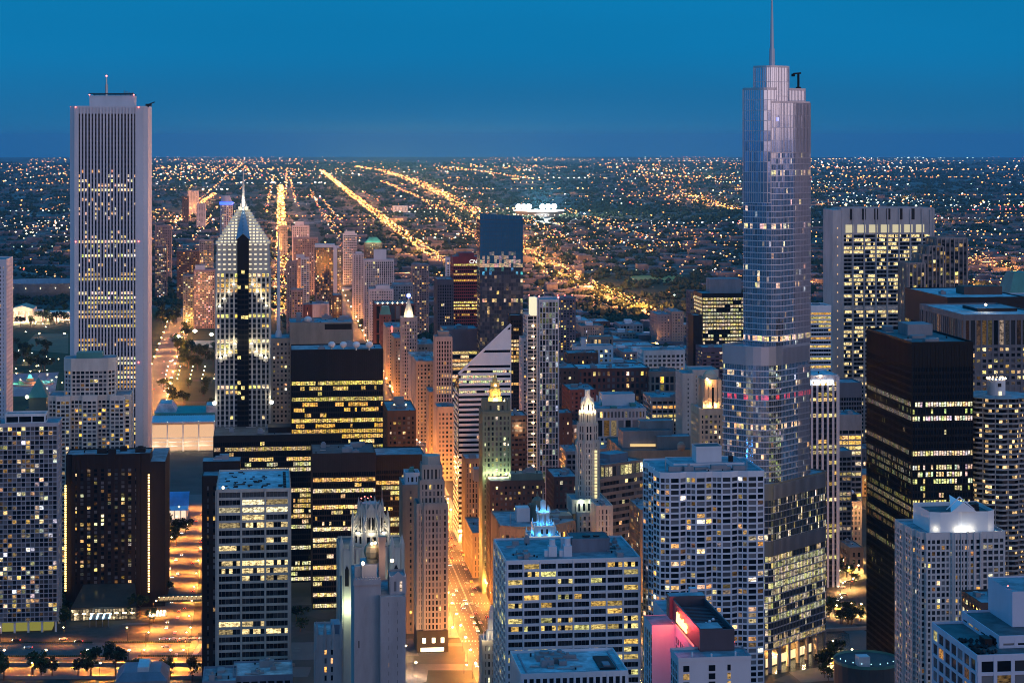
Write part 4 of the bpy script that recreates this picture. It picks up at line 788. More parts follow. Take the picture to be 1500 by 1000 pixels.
Lw = b.rect(955, 989, 749, 16); b.m('wall', MW).prism([Lw[0], (us + .1, Lw[0][1]), (us + .1, Lw[2][1]), Lw[3]], 0, H - .02, top=False); b.m('roof', ROOF).poly([(*Lw[0], H - .3), (us, Lw[0][1], H - .3), (us, Lw[2][1], H - .3), (*Lw[3], H - .3)])
for j in range(16):
    for i in range(4): b.panes.append(([(Lw[0][0] - .04, Lw[0][1] + 13 - i*3.6, H - 6 - j*2.9), (Lw[0][0] - .04, Lw[0][1] + 11 - i*3.6, H - 6 - j*2.9), (Lw[0][0] - .04, Lw[0][1] + 11 - i*3.6, H - 3.6 - j*2.9), (Lw[0][0] - .04, Lw[0][1] + 13 - i*3.6, H - 3.6 - j*2.9)], (0, 0, 0, 0), PANE, False))
pn = b.rect(1025, 1076, 712, 48); pu0, pu1, pv = pn[0][0], pn[1][0], pn[0][1]; DK = wall('dark_louvre_cladding', (.07, .06, .08), .5); m = b.m('louvred_penthouse', DK); zp = H + 7.4
m.box(pu0, pu0 + .6, pv, pv + 48, H - .3, zp); m.box(pu1 - .6, pu1, pv, pv + 48, H - .3, zp); m.box(pu0 + .6, pu1 - .6, pv, pv + .6, H - .3, zp - .05); m.box(pu0 + .6, pu1 - .6, pv + .6, pv + 48, H - .3, H + 2.0)
for i in range(15): m.box(pu0 + .6, pu1 - .6, pv + 11 + i*2.2, pv + 11.5 + i*2.2, H + 4.2, H + 5.6)
m.box(pu0 + .3, pu0 + 8.5, pv + .3, pv + 9, H, zp + .3); b.m('roof', ROOF).poly([(pu0 + .3, pv + .3, zp + .35), (pu0 + 8.5, pv + .3, zp + .35), (pu0 + 8.5, pv + 9, zp + .35), (pu0 + .3, pv + 9, zp + .35)])
m.box(pu0 - 1.2, pu1, pv + 48.1, pv + 54, H - .3, zp + 1); b.m('roof', ROOF).poly([(pu0 - 1.2, pv + 48.1, zp + 1.05), (pu1, pv + 48.1, zp + 1.05), (pu1, pv + 54, zp + 1.05), (pu0 - 1.2, pv + 54, zp + 1.05)])
fan = b.m('roof_fan', LILAC)
for i in range(3): fan.ball(pu0 + 5 + i*2, pv + 12 + i*3, H + 6.6, .6, sub=1)
neon = emit('red_neon_glow', (1, .16, .05), 14); hot = emit('yellow_neon_glow', (1, .55, .12), 6)
text('sign_lettering', 'Marriott', b.root, (pu0 - .75, pv + 38, H + 1.3), 5.6, hot, rz=math.radians(-90), ext=.12, shear=.3, off=.06, sp=.93)
text('sign_halo_tube', 'Marriott', b.root, (pu0 - .45, pv + 38.1, H + 1.25), 5.7, neon, rz=math.radians(-90), ext=.05, shear=.3, off=.16, sp=.93)
for i in range(5): lamp_light(b.root, (pu0 - 3.2, pv + 17 + i*5.5, H + 4), 1300, (1, .05, .06), .4)
lamp_light(b.root, (Lw[0][0] + 4, Lw[0][1] - 9, H + 3), 5200, (1, .06, .1), 1.5); lamp_light(b.root, (us - 5, 36, H + 1), 1800, (1, .05, .08), .5)
tb = b.m('neon_tube', emit('red_edge_neon', (1, .1, .08), 4)); tb.beam((us + .1, 16, H + .35), (us + .1, 48, H + .35), .25); tb.beam((u1 - 1.2, 20, H + .35), (u1 - 1.2, 70, H + .35), .3)
lamp_light(b.root, (u1 - 3, 30, H + 3), 900, (1, .05, .08), .5); b.m('chimney', MW).box(pu1 - 3, pu1, pv + 62, pv + 65, H - .4, H + 8)
for px, vv in ((1018, 4), (1044, 1), (1082, 3)): q = u0 + (px-994)*Y/F; b.m('vent_pipe', LILAC).cyl(q, vv, H - .4, H + 1.4, .35, n=8)
b.done(80)

# bay-fronted residential tower
b = Bld('apartment_tower', 'white apartment tower with rippled bay front and a pale boxed penthouse', 967, 940, seed=91); Y = 940; P = b.rect(967, 1118, Y, 40); u0, u1 = P[0][0], P[1][0]; H = b.H(694, Y); WR = wall('white_concrete_bays', (.68, .67, .72), .6, .1)
wd = u1 - u0; FP = []; nb = 4
for i in range(nb):
    a = u0 + wd*i/nb; s_ = wd/nb; FP += [(a, 0), (a + s_*.36, -1.6), (a + s_*.72, -1.6)]
FP += [(u1, -1), (u1, 40), (u0, 40), (u0 - 1.8, 33), (u0, 27), (u0 - 1.8, 20), (u0, 13), (u0 - 1.8, 7)]
b.tier(FP, 0, H, WR, bay=3.1, fh=2.78, pw=.38, pd=.3, bh=.85, bd=.25, cap=2, lit=('home', .2, 1.3), roof=ROOF, front=(0, 1, 2, 3, 4, 5, 6, 7))
b.stuffroof([(u0 + 3, 2), (u1 - 3, 2), (u1 - 3, 13), (u0 + 3, 13)], H, 7); Q, z = b.ped(987, 1090, 680, 955, 20, H, LILAC); b.ped(1020, 1057, 655, 960, 10, z, LILAC, roof=ROOFD); q = b.loc(1068, 962); b.m('roof_equipment', DARK).box(q[0], q[0] + 2, q[1], q[1]+2, z, z + 3)
for px in (975, 1094): q = b.loc(px, 950); b.m('antenna', STEEL).cyl(q[0], q[1], H, H + 5, .2, n=6)
b.done(100)
# tallest glass tower: four stacked tiers, long side on the diagonal of the river bend
b = Bld('skyscraper', 'tallest silver-blue glass skyscraper with rounded nose, three setbacks and a long thin spire', 750, 1165, seed=101, rot=math.atan2(.756, .655))
b.root.location = (148.6, 1165, 0); b.x, b.Y = 148.6, 1165
def tt(t0, t1, dep, inset=0.0, rn=10, rf=4, nseg=5):
    # local x runs along the river face, local y away from it; rounded near-left corner
    P = [(t0 + rn, inset)]; 
    P = []
    for i in range(nseg + 1): a = math.pi + (math.pi/2) * i / nseg; P.append((t0 + rn + rn*math.cos(a), inset + rn + rn*math.sin(a)))
    for i in range(4): a = -math.pi/2 + math.pi/2 * i/3; P.append((t1 - rf + rf*math.cos(a), inset + rf + rf*math.sin(a)))
    for i in range(4): a = math.pi/2 * i/3; P.append((t1 - rf + rf*math.cos(a), inset + dep - rf + rf*math.sin(a)))
    rb = 3
    for i in range(5): a = math.pi/2 + math.pi/2 * i/4; P.append((t0 + rb + rb*math.cos(a), inset + dep - rb + rb*math.sin(a)))
    return P
ZT = lambda py, Yv=1170: Z(py, Yv); SL = wall('polished_steel_fin', (.62, .58, .62), .3, .1, metal=.6)
SB_ = wall('silver_slab_edge', (.72, .68, .74), .35, .05, metal=.3); KW = dict(sp=SB_, pane=PANEM, roof=ROOF, part='curtain_wall')
z0a, z0b, z1b, z2b, z3b = ZT(708, 1195), ZT(700, 1195), ZT(512), ZT(150, 1175), ZT(98, 1175)
T0 = tt(3, 70, 38, 0, 6); T1 = tt(3, 52, 33, .2, 15); T2 = tt(11.8, 53, 24, .5, 9); T3 = tt(13, 33, 16, 2.0, 8, 5); T2b = tt(10.5, 52, 21, 3, 7)
CH = wall('champagne_fin', (.30, .27, .23), .4, .15, metal=.3); b.tier(T0, 14, 78, CH, bay=1.6, fh=3.9, pw=.16, pd=.3, bh=.7, bd=.16, cap=9, lit=('office', .95, .75, COOL), par=.2, front=(6, 5, 4), **{**KW, 'pane': PANEG})
b.tier(T0, 78, z0b, CH, bay=1.6, fh=3.5, pw=.16, pd=.25, bh=.45, bd=.16, cap=9, lit=('home', .3, .9, COOL), front=(6, 5, 4), **{**KW, 'pane': PANEG})
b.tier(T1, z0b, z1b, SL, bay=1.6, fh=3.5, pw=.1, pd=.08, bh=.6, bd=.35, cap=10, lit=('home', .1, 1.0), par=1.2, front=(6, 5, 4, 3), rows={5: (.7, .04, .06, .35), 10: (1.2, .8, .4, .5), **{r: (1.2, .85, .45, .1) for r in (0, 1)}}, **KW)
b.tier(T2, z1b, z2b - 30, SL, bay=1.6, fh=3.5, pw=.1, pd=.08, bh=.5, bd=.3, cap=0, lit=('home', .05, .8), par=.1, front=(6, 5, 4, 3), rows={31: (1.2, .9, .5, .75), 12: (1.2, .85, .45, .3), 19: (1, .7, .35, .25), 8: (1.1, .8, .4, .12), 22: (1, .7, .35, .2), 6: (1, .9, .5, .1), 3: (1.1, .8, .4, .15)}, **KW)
b.tier(T2, z2b - 30, z2b, SL, bay=1.6, fh=6, pw=.24, pd=.16, bh=.3, bd=.1, cap=.4, lit=None, front=(), **KW)
b.tier(T2b, z2b - 60, ZT(131, 1185), SL, bay=1.6, fh=6, pw=.24, pd=.16, bh=.4, bd=.1, cap=.6, lit=None, front=(), **KW)
b.tier(T3, z2b - 5, z3b, SL, bay=1.6, fh=6.5, pw=.24, pd=.16, bh=.3, bd=.1, cap=.3, lit=None, front=(), **KW)
cl = b.m('column', GREY)
for i in range(7): cl.cyl(8 + i*10, 1.5, 0, 14, 1.3, n=10); cl.cyl(8 + i*10, 36, 0, 14, 1.3, n=10)
b.m('core', DARK).prism([(12, 8), (64, 8), (64, 32), (12, 32)], 0, 14)
fn = b.m('vertical_fin', SL)
for P_, za_, zb__, x0_, x1_ in ((T2, z1b + 1.5, z2b, 33, 52), (T1, z0b + 2, z1b - 12, 36, 51)):
    for i in range(int((x1_ - x0_)/1.07)): x = x0_ + i*1.07; fn.box(x - .1, x + .1, P_[5][1] - .62, P_[5][1] - .3, za_, zb__)
for P_, z, nn in ((T0, 14, 1),): b.m('soffit', GREY).poly([(*p, z - .1) for p in reversed(P_)])
for P_, z0_, z1_, n_ in ((T1, z1b - 9.6, z1b - .2, 34), (T0, z0b - 8.6, z0b - .2, 46), (T0, 69.4, 77.8, 46)):
    for i in range(n_): x = P_[5][0] + (P_[6][0] - P_[5][0]) * (i + .5) / n_; b.m('louvre', SL).box(x - .16, x + .16, P_[5][1] - .75, P_[5][1] - .1, z0_, z1_)
sp = b.m('spire', wall('spire_steel', (.5, .53, .6), .4, .05, metal=.4)); cxs = (23, 10); sp.cyl(*cxs, z3b, ZT(70, 1175), 1.9, 1.6, 12); sp.cyl(*cxs, ZT(70, 1175), Z(-24, 1175), 1.15, .35, 12)
m = b.m('window_washing_crane', DARK); x, y, zz = 49, 8, ZT(131, 1185); m.cyl(x, y, zz, zz + 2, 1.6, n=8); m.box(x - .5, x + .5, y - .5, y + .5, zz + 1, zz + 10); m.beam((x - 2.5, y + 2, zz + 10), (x + 1.2, y - 1, zz + 10.4), 1.0); m.box(x - 3.2, x - 1.6, y + 1.4, y + 3, zz + 8.3, zz + 10)
m = b.m('sign_reflection_plate', emit('violet_reflection_glow', (.35, .35, 1), 2.0)); m.box(15.5, 16.9, 1.0, 1.2, ZT(177), ZT(172)); b.m('lobby', emit('lobby_warm_glow', (1, .75, .4), 1.2)).box(13, 63, 7.6, 7.9, 1, 6)  # violet plate glows in place of a sign reflected in the glass
b.done(100)

# black steel tower
b = Bld('office_tower', 'black steel slab tower with bright lit floors, right of the glass skyscraper', 1336, 1105, seed=111); P = b.rect(1336, 1425, 1105, 84); H = b.H(504, 1105); BK = wall('black_anodised_steel', (.007, .0075, .009), .5)
FD = (0, 0, 0, 1)
lf = {5: (1.5, 1.35, 1.0, .97), 6: (.8, .9, .4, .25), 7: (1.3, 1.2, .9, .97), 12: (1.3, 1.1, .75, .95), 14: (1.0, .85, .6, .7), 15: (1.3, 1.2, .7, .7), 16: (1.2, 1.2, .7, .6), 17: (.8, .9, .3, .25), 19: (1.2, 1.1, .4, .75), 20: (1.5, 1.3, .7, .97), 21: (1.2, 1.0, .4, .75), 23: (1.5, 1.3, .6, .93), 24: (1.0, .7, .3, .65), 27: (1.4, 1.2, .6, .9)}
rw = {r: lf.get(r, 0 if r not in (9, 18, 22, 26, 30, 31, 32) else (.9, .8, .3, .06)) for r in range(60)}
b.tier(P, 9, H, BK, bay=1.52, fh=3.85, pw=.3, pd=.35, bh=1.35, bd=.15, cap=13, par=1.2, lit=OFF(.3), roof=ROOFD, rows=rw, front=(0, 3))
for i in range(6): b.m('column', BK).box(P[0][0] + .5 + i*(P[1][0]-P[0][0]-1.5)/5, P[0][0] + 1.5 + i*(P[1][0]-P[0][0]-1.5)/5, .5, 1.5, 0, 9)
for i in range(10): b.m('column', BK).box(P[0][0] + .4, P[0][0] + 1.4, .5 + i*9, 1.5 + i*9, 0, 9)
b.m('lobby', DARK).box(P[0][0] + 9, P[1][0] - 5, 8, 76, 0, 9); q = b.loc(1332, 1160); b.m('penthouse', GREY).box(q[0] - 3, q[0] + 12, q[1] - 6, q[1] + 12, H, H + 6.5); b.stuffroof(P, H, 6); b.done(100)

# corncob tower
b = Bld('round_apartment_tower', 'round corncob-like apartment tower with scalloped balconies and lit drum on its roof, right edge', 1428, 1110, seed=121); k = 1110/F; R_ = 51*k; c = (R_*1.02, R_)
H = b.H(585, 1110); CB = wall('balcony_concrete', (.36, .34, .33)); ring = b.m('balcony', CB); n_ = 64; NP = 16
def petal(r): return [(c[0] + (r + .085*r*abs(math.sin(NP*a/2)))*math.cos(a), c[1] + (r + .085*r*abs(math.sin(NP*a/2)))*math.sin(a)) for a in [2*math.pi*i/n_ for i in range(n_)]]
PO, PI = petal(R_*.93), petal(R_*.88); nf = int((H - 8)/2.85)
for j in range(nf + 1): z = H - j*2.85; ring.prism(PO, z - .35, z - .02, bottom=True); ring.prism(petal(R_*.925), z - .02, z + .75, top=False) if j else None
for j in range(nf):
    z = H - (j+1)*2.85
    for i in range(48):
        a0, a1 = 2*math.pi*i/48, 2*math.pi*(i+.94)/48; r = R_*.76; g = (0, 0, 0, b.R.choice((0, .1, .3)))
        if b.R.random() < .15: kk = b.R.choice((.4, 1, 1.8)); g = (1*kk, .62*kk, .26*kk, 0)
        b.panes.append(([(c[0]+r*math.cos(a0), c[1]+r*math.sin(a0), z), (c[0]+r*math.cos(a1), c[1]+r*math.sin(a1), z), (c[0]+r*math.cos(a1), c[1]+r*math.sin(a1), z+2.5), (c[0]+r*math.cos(a0), c[1]+r*math.sin(a0), z+2.5)], g, PANE, math.sin(a0) < -.2))
b.m('core', DARK).cyl(*c, 0, H - .4, R_*.75, n=32); b.m('roof', ROOF).poly([(*p, H + .05) for p in petal(R_*.9)])
for i in range(NP): a = 2*math.pi*(i)/NP; b.m('column', CB).beam((c[0] + R_*.92*math.cos(a), c[1] + R_*.92*math.sin(a), 0), (c[0] + R_*.92*math.cos(a), c[1] + R_*.92*math.sin(a), H), .5)
d = b.m('roof_drum', WHITE); d.cyl(*c, H, b.H(562, 1110), 13.2*k, n=24); dl = b.m('drum_lamp', emit('warm_lamp_glow', (1, .72, .4), 7))
for i in range(16): a = 2*math.pi*i/16; dl.ball(c[0] + 13.8*k*math.cos(a), c[1] + 13.8*k*math.sin(a), b.H(560.5, 1110), .55)
b.m('drum_door', emit('door_glow', (1, .85, .5), 1.6)).box(c[0] - .5, c[0] + 1.2, c[1] - 13.6*k, c[1] - 13.2*k, H + .2, H + 2.4); b.m('drum_door', DARK).box(c[0] - 1, c[0] + 1, c[1] - 13.6*k, c[1] - 13.3*k, H + 5, H + 7)
b.m('antenna', STEEL).cyl(*c, b.H(562, 1110), b.H(552, 1110), .3, n=6); b.done(100)

# cream gridded residential tower with lit crown
b = Bld('apartment_tower', 'cream gridded apartment tower with angular white floodlit crown, lower right', 1345, 930, seed=131); Y = 930; P = b.rect(1351, 1472, Y, 34); u0, u1 = P[0][0], P[1][0]; kk_ = (u1-u0)/121; U = lambda px: u0 + (px-1351)*kk_; H = b.H(783, Y); CG = wall('cream_precast', (.58, .54, .53), .65, .1)
FP = [(U(1351), 2), (U(1357), 2), (U(1357), 0), (U(1392), 0), (U(1394), -1.2), (U(1436), -1.2), (U(1438), 0), (U(1472), 0), (U(1472), 34), (U(1345), 34), (U(1345), 22), (U(1347), 22), (U(1347), 10), (U(1351), 10)]
b.tier(FP, 0, H, CG, bay=2.55, fh=2.75, pw=.75, pd=.3, bh=.95, bd=.2, cap=2.6, lit=('home', .14, 1.3), front=(2, 4, 6), roof=ROOF)
for i in range(5): x = U(1397 + i*9.4); b.m('wall', CG).box(x - .25, x + .25, -2.1, -1.2, 0, H + (1.5 if i == 2 else .5))
cr = b.m('crown', wall('crown_white_panel', (.75, .75, .78), .5, .05)); zc = b.H(752, Y)
C8 = [(U(1366), 4), (U(1380), 2), (U(1406), 2), (U(1412), 3), (U(1450), 2), (U(1462), 5), (U(1462), 28), (U(1366), 28)]
cr.prism(C8, H, zc, top=False); b.m('roof', ROOFD).poly([(*p, zc - 2) for p in C8])
cr.poly([(U(1395), 1.9, zc - .01), (U(1433), 1.9, zc - .01), (U(1414), 2.2, zc + 4.5)]); cr.poly([(U(1433), 1.9, zc), (U(1395), 1.9, zc), (U(1414), 22, zc + 4.5)])
cr.beam((U(1395), 8, zc), (U(1414), 8, zc + 6), .5); cr.beam((U(1414), 8, zc + 6), (U(1436), 8, zc), .5)
for px, e in ((1372, 160), (1404, 150), (1414, 220), (1424, 150), (1458, 160)): lamp_light(b.root, (U(px), .2 if px > 1380 else 1.5, H + 2), e, (.75, .9, 1) if px == 1414 else (1, .9, .65), .3)
b.m('floodlight', MATS['floodlight_glow']).box(U(1400), U(1428), .8, 1.2, H + .9, H + 1.15); b.stuffroof([(U(1420), 6), (U(1458), 6), (U(1458), 24), (U(1420), 24)], zc - 2, 6, DARK); b.done(100)
# bluish block bottom right
b = Bld('apartment_block', 'blue-white stepped apartment block with dark roof terrace in the bottom right corner', 1432, 735, seed=141); Y = 735; BW = wall('blue_white_concrete', (.52, .55, .66), .6, .1); P = b.rect(1432, 1560, Y, 50); H = b.H(962, Y)
b.tier(P, 0, H, BW, bay=7.4, fh=5.2, pw=1.4, pd=.4, bh=1.3, bd=.3, cap=1.6, lit=('home', .12, .9), roof=ROOFD, front=(0, 3)); Q = b.rect(1464, 1560, 748, 40); H2 = b.H(934, 748)
b.tier(Q, H, H2, BW, bay=7, fh=5, pw=1.4, bh=1, lit=('home', .2, .9), roof=ROOFD); S_ = b.rect(1483, 1560, 765, 26); H3 = b.H(866, 765); b.m('tower_shaft', BW).prism(S_, H2, H3, top=False); b.m('roof', ROOF).poly([(*p, H3 - .5) for p in S_]); b.m('vent', GREY).box(S_[0][0] + 6, S_[0][0] + 7.2, S_[0][1] - .1, S_[0][1] - .01, H3 - 7, H3 - 6)
bb = b.m('beacon', MATS['red_beacon_glow']); bb.ball(S_[0][0] + .5, S_[0][1] + 6, H3 + .8, .35); bb.ball(S_[0][0] + 7, S_[0][1] + 1, H3 + .6, .35)
g = b.m('roof_plants', DARK)
for i in range(24): g.ball(P[0][0] + 1.6 + b.R.random()*8, 3 + b.R.random()*22, H + .6, .8 + b.R.random()*.8, sz=.9)
for i in range(3): g.box(P[0][0] + 8 + i*4, P[0][0] + 11 + i*4, 14, 20, H + .5, H + 3)
b.done(30)
simple('office_building', 'small brown building with one lit strip window behind the blue-white block', 1438, 1500, 885, 850, 24, BROWN, bay=4, fh=4, pw=.6, bh=2, cap=2, lit=('home', .5, .5, COOL), equip=2, n=10)

# downtown right
b = simple('bank_tower', 'very tall pale office tower with a row of glowing bays at its top', 1232, 1367, 306, 1985, 32, wall('grey_white_granite', (.46, .44, .45)), n=0, bay=12.6, fh=3.95, pw=1.3, pd=1.6, bh=1.25, bd=.3, cap=26, lit=None, equip=0, finish=False, roof=ROOF, seed=151, part='frame')
u0, u1, H = b.P[0][0], b.P[1][0], b.h; b.panes = []; R = b.R; hp = b.H(327, 1985); ny = int((H-26)/3.95); fh = (H-26)/ny; bw = (u1-u0-14)/7
b.m('shaft', b.w[('frame', 'grey_white_granite')][1]).box(u0 - 9, u0 + 2.5, -1.2, 33, 0, H - 1); b.m('shaft', MATS['grey_white_granite']).box(u1 - 4, u1 + .6, -1.2, 33, 0, H - 1)
for i in range(24): b.m('slot_window', emit('slot_window_glow', (1, .6, .25), 1.0)).box(u0 - 4.3, u0 - 3.5, -1.3, -1.21, H - 20 - i*9.2, H - 18.4 - i*9.2)
for i in range(6): b.m('roof_notch', DARK).box(u0 + 9 + i*12.6, u0 + 13 + i*12.6, -.75, -.3, H - 11, H + .1)
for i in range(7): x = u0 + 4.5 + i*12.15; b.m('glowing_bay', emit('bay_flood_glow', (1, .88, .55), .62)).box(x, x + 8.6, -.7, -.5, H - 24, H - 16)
bands = {0: .9, 5: .3, 18: -1, 19: .95, 24: .9, 25: .9, 36: -1}
for j in range(ny):
    r = ny-1-j; q = bands.get(r, R.choice((.25, .5, .75, .9)) if r < 17 else R.choice((.1, .3, .6)))
    for i in range(int((u1-u0)/12.6 + .5)):
        bwd = (u1-u0)/round((u1-u0)/12.6); run = False
        for h in range(7):
            c0 = i*bwd + 1 + h*(bwd-2)/7; c1 = c0 + (bwd-2)/7 - .1
            if R.random() < .45: run = R.random() < q
            if q < 0: c = (.10, .10, .12, .5)
            else: kk = R.uniform(.6, 1.5); c = (1.1*kk, .82*kk, .36*kk, 0) if run else (0, 0, 0, 0)
            za = j*fh + 1.25; b.panes.append(([(u0+c0, 0, za), (u0+c1, 0, za), (u0+c1, 0, (j+1)*fh), (u0+c0, 0, (j+1)*fh)], c, PANE, True))
b.done(100)
b = Bld('office_tower', 'dark stepped tower with slender pale ribs in front of the pale bank tower', 1331, 1870, seed=161); ST = dict(sp=DSP, bay=4.1, fh=3.8, pw=1.0, pd=.9, bh=1.0, bd=-.1, cap=1.2, lit=('home', .32, 1.1, WARM), roof=ROOFD); SG = wall('rib_granite', (.33, .27, .25))
for x0, x1, yt, dv in ((1331, 1355, 386, 0), (1352, 1366, 374, 6), (1360, 1382, 362, 12), (1372, 1417, 351, 20)): Q = b.rect(x0, x1, 1870 + dv, 30); b.tier(Q, 0, b.H(yt, 1870), SG, **ST)
b.done(60)
b = simple('round_office_tower', 'banded white round-cornered tower between the glass skyscraper and the bank tower', 1160, 1217, 449, 1900, 30, WP, n=40, bay=2.4, fh=3.9, pw=.12, pd=.1, bh=1.7, bd=.4, cap=6, lit=OFF(.6, 1.2), equip=2)
b = simple('office_tower', 'white ribbed tower under a dark blue roof with glowing white letters at its top', 1150, 1228, 552, 1393, 34, GRAN, sp=DSP, n=60, bay=4.0, fh=3.7, pw=1.5, pd=.9, bh=1.3, bd=-.1, cap=4, lit=OFF(.45, 1.1), equip=1, finish=False, roof=ROOFL)
b.m('roof_lamp', MATS['warm_lamp_glow']).ball(b.loc(1203, 1392)[0], -2, b.h + .6, .8, sub=1); lamp_light(b.root, (b.loc(1203, 1392)[0], -2, b.h + 2), 800, (1, .8, .6)); text('lettering', 'KEMPER', b.root, (b.loc(1187, 1392)[0], -1.5, b.h - 5.8), 5.2, emit('cool_sign_glow', (.75, .9, 1), 2.4), off=.12, sp=.95); b.done(60)
simple('office_tower', 'narrow dark slab with slanted navy top beside the black steel tower', 1228, 1262, 562, 1700, 30, wall('navy_steel', (.07, .10, .15), .4), n=10, bay=2.4, fh=3.8, pw=.5, bh=1.3, cap=12, lit=OFF(.12), equip=0)
simple('office_building', 'low grey building with two bright lit floors between ribbed white and black towers', 1224, 1262, 609, 1620, 30, GREY, n=20, bay=6, fh=4.2, pw=.5, bh=1.4, cap=12, lit=OFF(.9, 1.3), equip=3)
simple('office_building', 'small dark block with glowing white rooftop strip beside the black steel tower', 1227, 1247, 662, 1480, 20, GREY, n=0, bay=4, fh=3.6, pw=.5, bh=1.4, cap=4, lit=OFF(.3, .5), equip=0, finish=True)
b = simple('stone_building', 'amber-lit stone building with square windows at the plaza beyond the river', 1222, 1262, 736, 1530, 34, PINKST, n=40, bay=3.2, fh=3.9, pw=1.5, bh=1.7, cap=3, lit=('home', .35, 1.2, WARM), equip=0, finish=False)
for i in range(3): lamp_light(b.root, (4 + i*8, -9, 30), 5200, (1, .62, .26), 1)
b.m('tank', DARK).cyl(b.P[0][0] + 10, 14, b.h, b.h + 6, 4.5, n=12); b.m('dome', LILAC).ball(b.P[0][0] + 15, 10, b.h + 6, 4, sub=1, sz=.6); b.m('penthouse', DARK).box(b.P[0][0] + 2, b.P[1][0] - 2, 6, 24, b.h, b.h + 5); b.done(40)
simple('stone_building', 'small low amber-lit stone block beside the plaza trees', 1245, 1264, 803, 1440, 26, PINKST, n=10, bay=4, fh=4, pw=2, bh=1.8, cap=3, lit=HM(.3), equip=1)
b = Bld('office_tower', 'grey gridded tower with tall top arcade and blue-lit flat roof at the right edge', 1412, 1330, seed=171); P = b.rect(1412, 1530, 1330, 90); H = b.H(463, 1330); LG = wall('grey_green_granite', (.17, .165, .18))
b.tier(P, 0, H - 20, LG, bay=4.1, fh=3.75, pw=1.5, pd=.5, bh=1.7, bd=.35, cap=1.5, lit=('home', .42, 1.2, WARM), par=0, front=(0, 3)); b.tier(P, H - 20, H, LG, bay=4.1, fh=15, pw=1.1, pd=.5, bh=.5, bd=.4, cap=3, par=1, lit=('home', .5, .2), roof=ROOFL, front=()); Q = b.rect(1432, 1490, 1365, 30); b.m('penthouse', DARK).prism(Q, H, b.H(452, 1365)); b.m('roof', ROOF).poly([(*p, b.H(452, 1365) + .1) for p in Q])
b.m('roof_lamp', emit('hot_lamp_glow', (1, .75, .45), 14)).ball(*b.loc(1444, 1362), H + 5, .9, sub=1); lamp_light(b.root, (*b.loc(1444, 1358), H + 6), 1500, (1, .85, .6)); b.done(100)
b = simple('office_building', 'long near-black block with pale blue roof and brown penthouse behind the grey gridded tower', 1388, 1500, 437, 1650, 110, DARK, n=0, bay=2.4, fh=3.9, pw=.4, bh=1.4, cap=26, lit=('office', .5, 1.2), equip=2, finish=False, roof=ROOFL)
Q = b.rect(1412, 1468, 1690, 20); b.m('penthouse', BROWN).prism(Q, b.h, b.H(420, 1690)); b.done(10)
b = Bld('office_building', 'white-walled building with green hipped roofs at the far right edge', 1480, 2300, seed=172); P = b.rect(1484, 1540, 2000, 40); b.tier(P, 0, b.H(435, 2000), LILAC, bay=4, fh=3.8, pw=1.6, bh=1.6, lit=HM(.3)); Q = b.rect(1478, 1540, 2050, 40); zz = b.H(436, 2050); b.m('hipped_roof', COPPER).prism(Q, zz, b.H(400, 2050), offset(Q, -9)); b.done(10)

# mid loop
simple('office_tower', 'dark faceted office tower with nearly all floors glowing yellow, left of the glass skyscraper', 1029, 1090, 431, 2150, 44, DARK, n=60, bay=3.0, fh=3.9, pw=.5, pd=.1, bh=1.5, bd=.25, cap=4, lit=('office', .97, 1.15, COOL), equip=0, ph=[(1040, 1086, 409, 2165, 20, GREY)])
simple('office_tower', 'slim dark residential slab with scattered lights left of the yellow-lit tower', 1011, 1030, 427, 2260, 20, wall('dark_pinkish_concrete', (.16, .12, .14)), n=0, bay=3, fh=3.2, pw=1, bh=1.2, lit=HM(.25), equip=0)
simple('office_tower', 'windowless-looking black slab in front of the yellow-lit tower', 1016, 1028, 463, 1990, 24, DARK, n=0, bay=2, fh=3.8, pw=.5, bh=1.2, cap=60, lit=None, equip=0)
simple('office_tower', 'dark purple brick slab between the black slab and the glass skyscraper', 1029, 1078, 510, 1960, 30, wall('purple_brick', (.13, .09, .12)), n=10, bay=4.4, fh=3.7, pw=.8, bh=2.2, bd=.4, cap=4, lit=('home', .2, 1.3, WARM), equip=2)
b = Bld('art_deco_tower', 'cream terracotta tower with orange floodlit arches and dome against the glass skyscraper', 1025, 1450, seed=181); Y = 1450; P = b.rect(1025, 1058, Y, 30); JW = wall('jewel_terracotta', (.5, .4, .3))
b.tier(P, 0, b.H(600, Y), JW, bay=3.2, fh=3.7, pw=1.5, bh=1.6, cap=4, lit=('home', .25, 1.5, WARM)); Q = b.rect(1032, 1056, Y + 3, 20); b.tier(Q, b.H(600, Y), b.H(558, Y), JW, bay=4.4, fh=12, pw=2.4, pd=.8, bh=2, cap=5, lit=('home', .3, 1)); b.m('dome', JW).ball((Q[0][0]+Q[1][0])/2, 12, b.H(556, Y), 5.5, sub=1, sz=1.1)
for px in (1031, 1040, 1050): lamp_light(b.root, (b.loc(px, Y)[0], 1, b.H(595, Y)), 3500, (1, .5, .15), .4)
lamp_light(b.root, (b.loc(1040, Y)[0], 0, b.H(560, Y)), 4500, (1, .45, .12), .4); b.m('floodlight', MATS['warm_lamp_glow']).ball(b.loc(1037, Y)[0], 2, b.H(556, Y), 1, sub=1); b.done(30)
b = simple('stone_building', 'wide pale stone building with deep attic pavilion and grey roof terraces', 913, 1040, 662, 1480, 70, TAN, n=40, bay=7.0, fh=4.6, pw=3.2, pd=.4, bh=1.6, bd=.2, cap=7, lit=('home', .2, .9), equip=0, finish=False, roof=ROOFD)
GB = wall('grey_brown_plaster', (.28, .25, .25)); b.ped(912, 984, 632, 1500, 20, b.h, GB, roof=ROOFD); b.ped(938, 986, 617, 1512, 10, b.h, GB, part='upper_penthouse'); b.ped(963, 1012, 640, 1496, 12, b.h, GB)
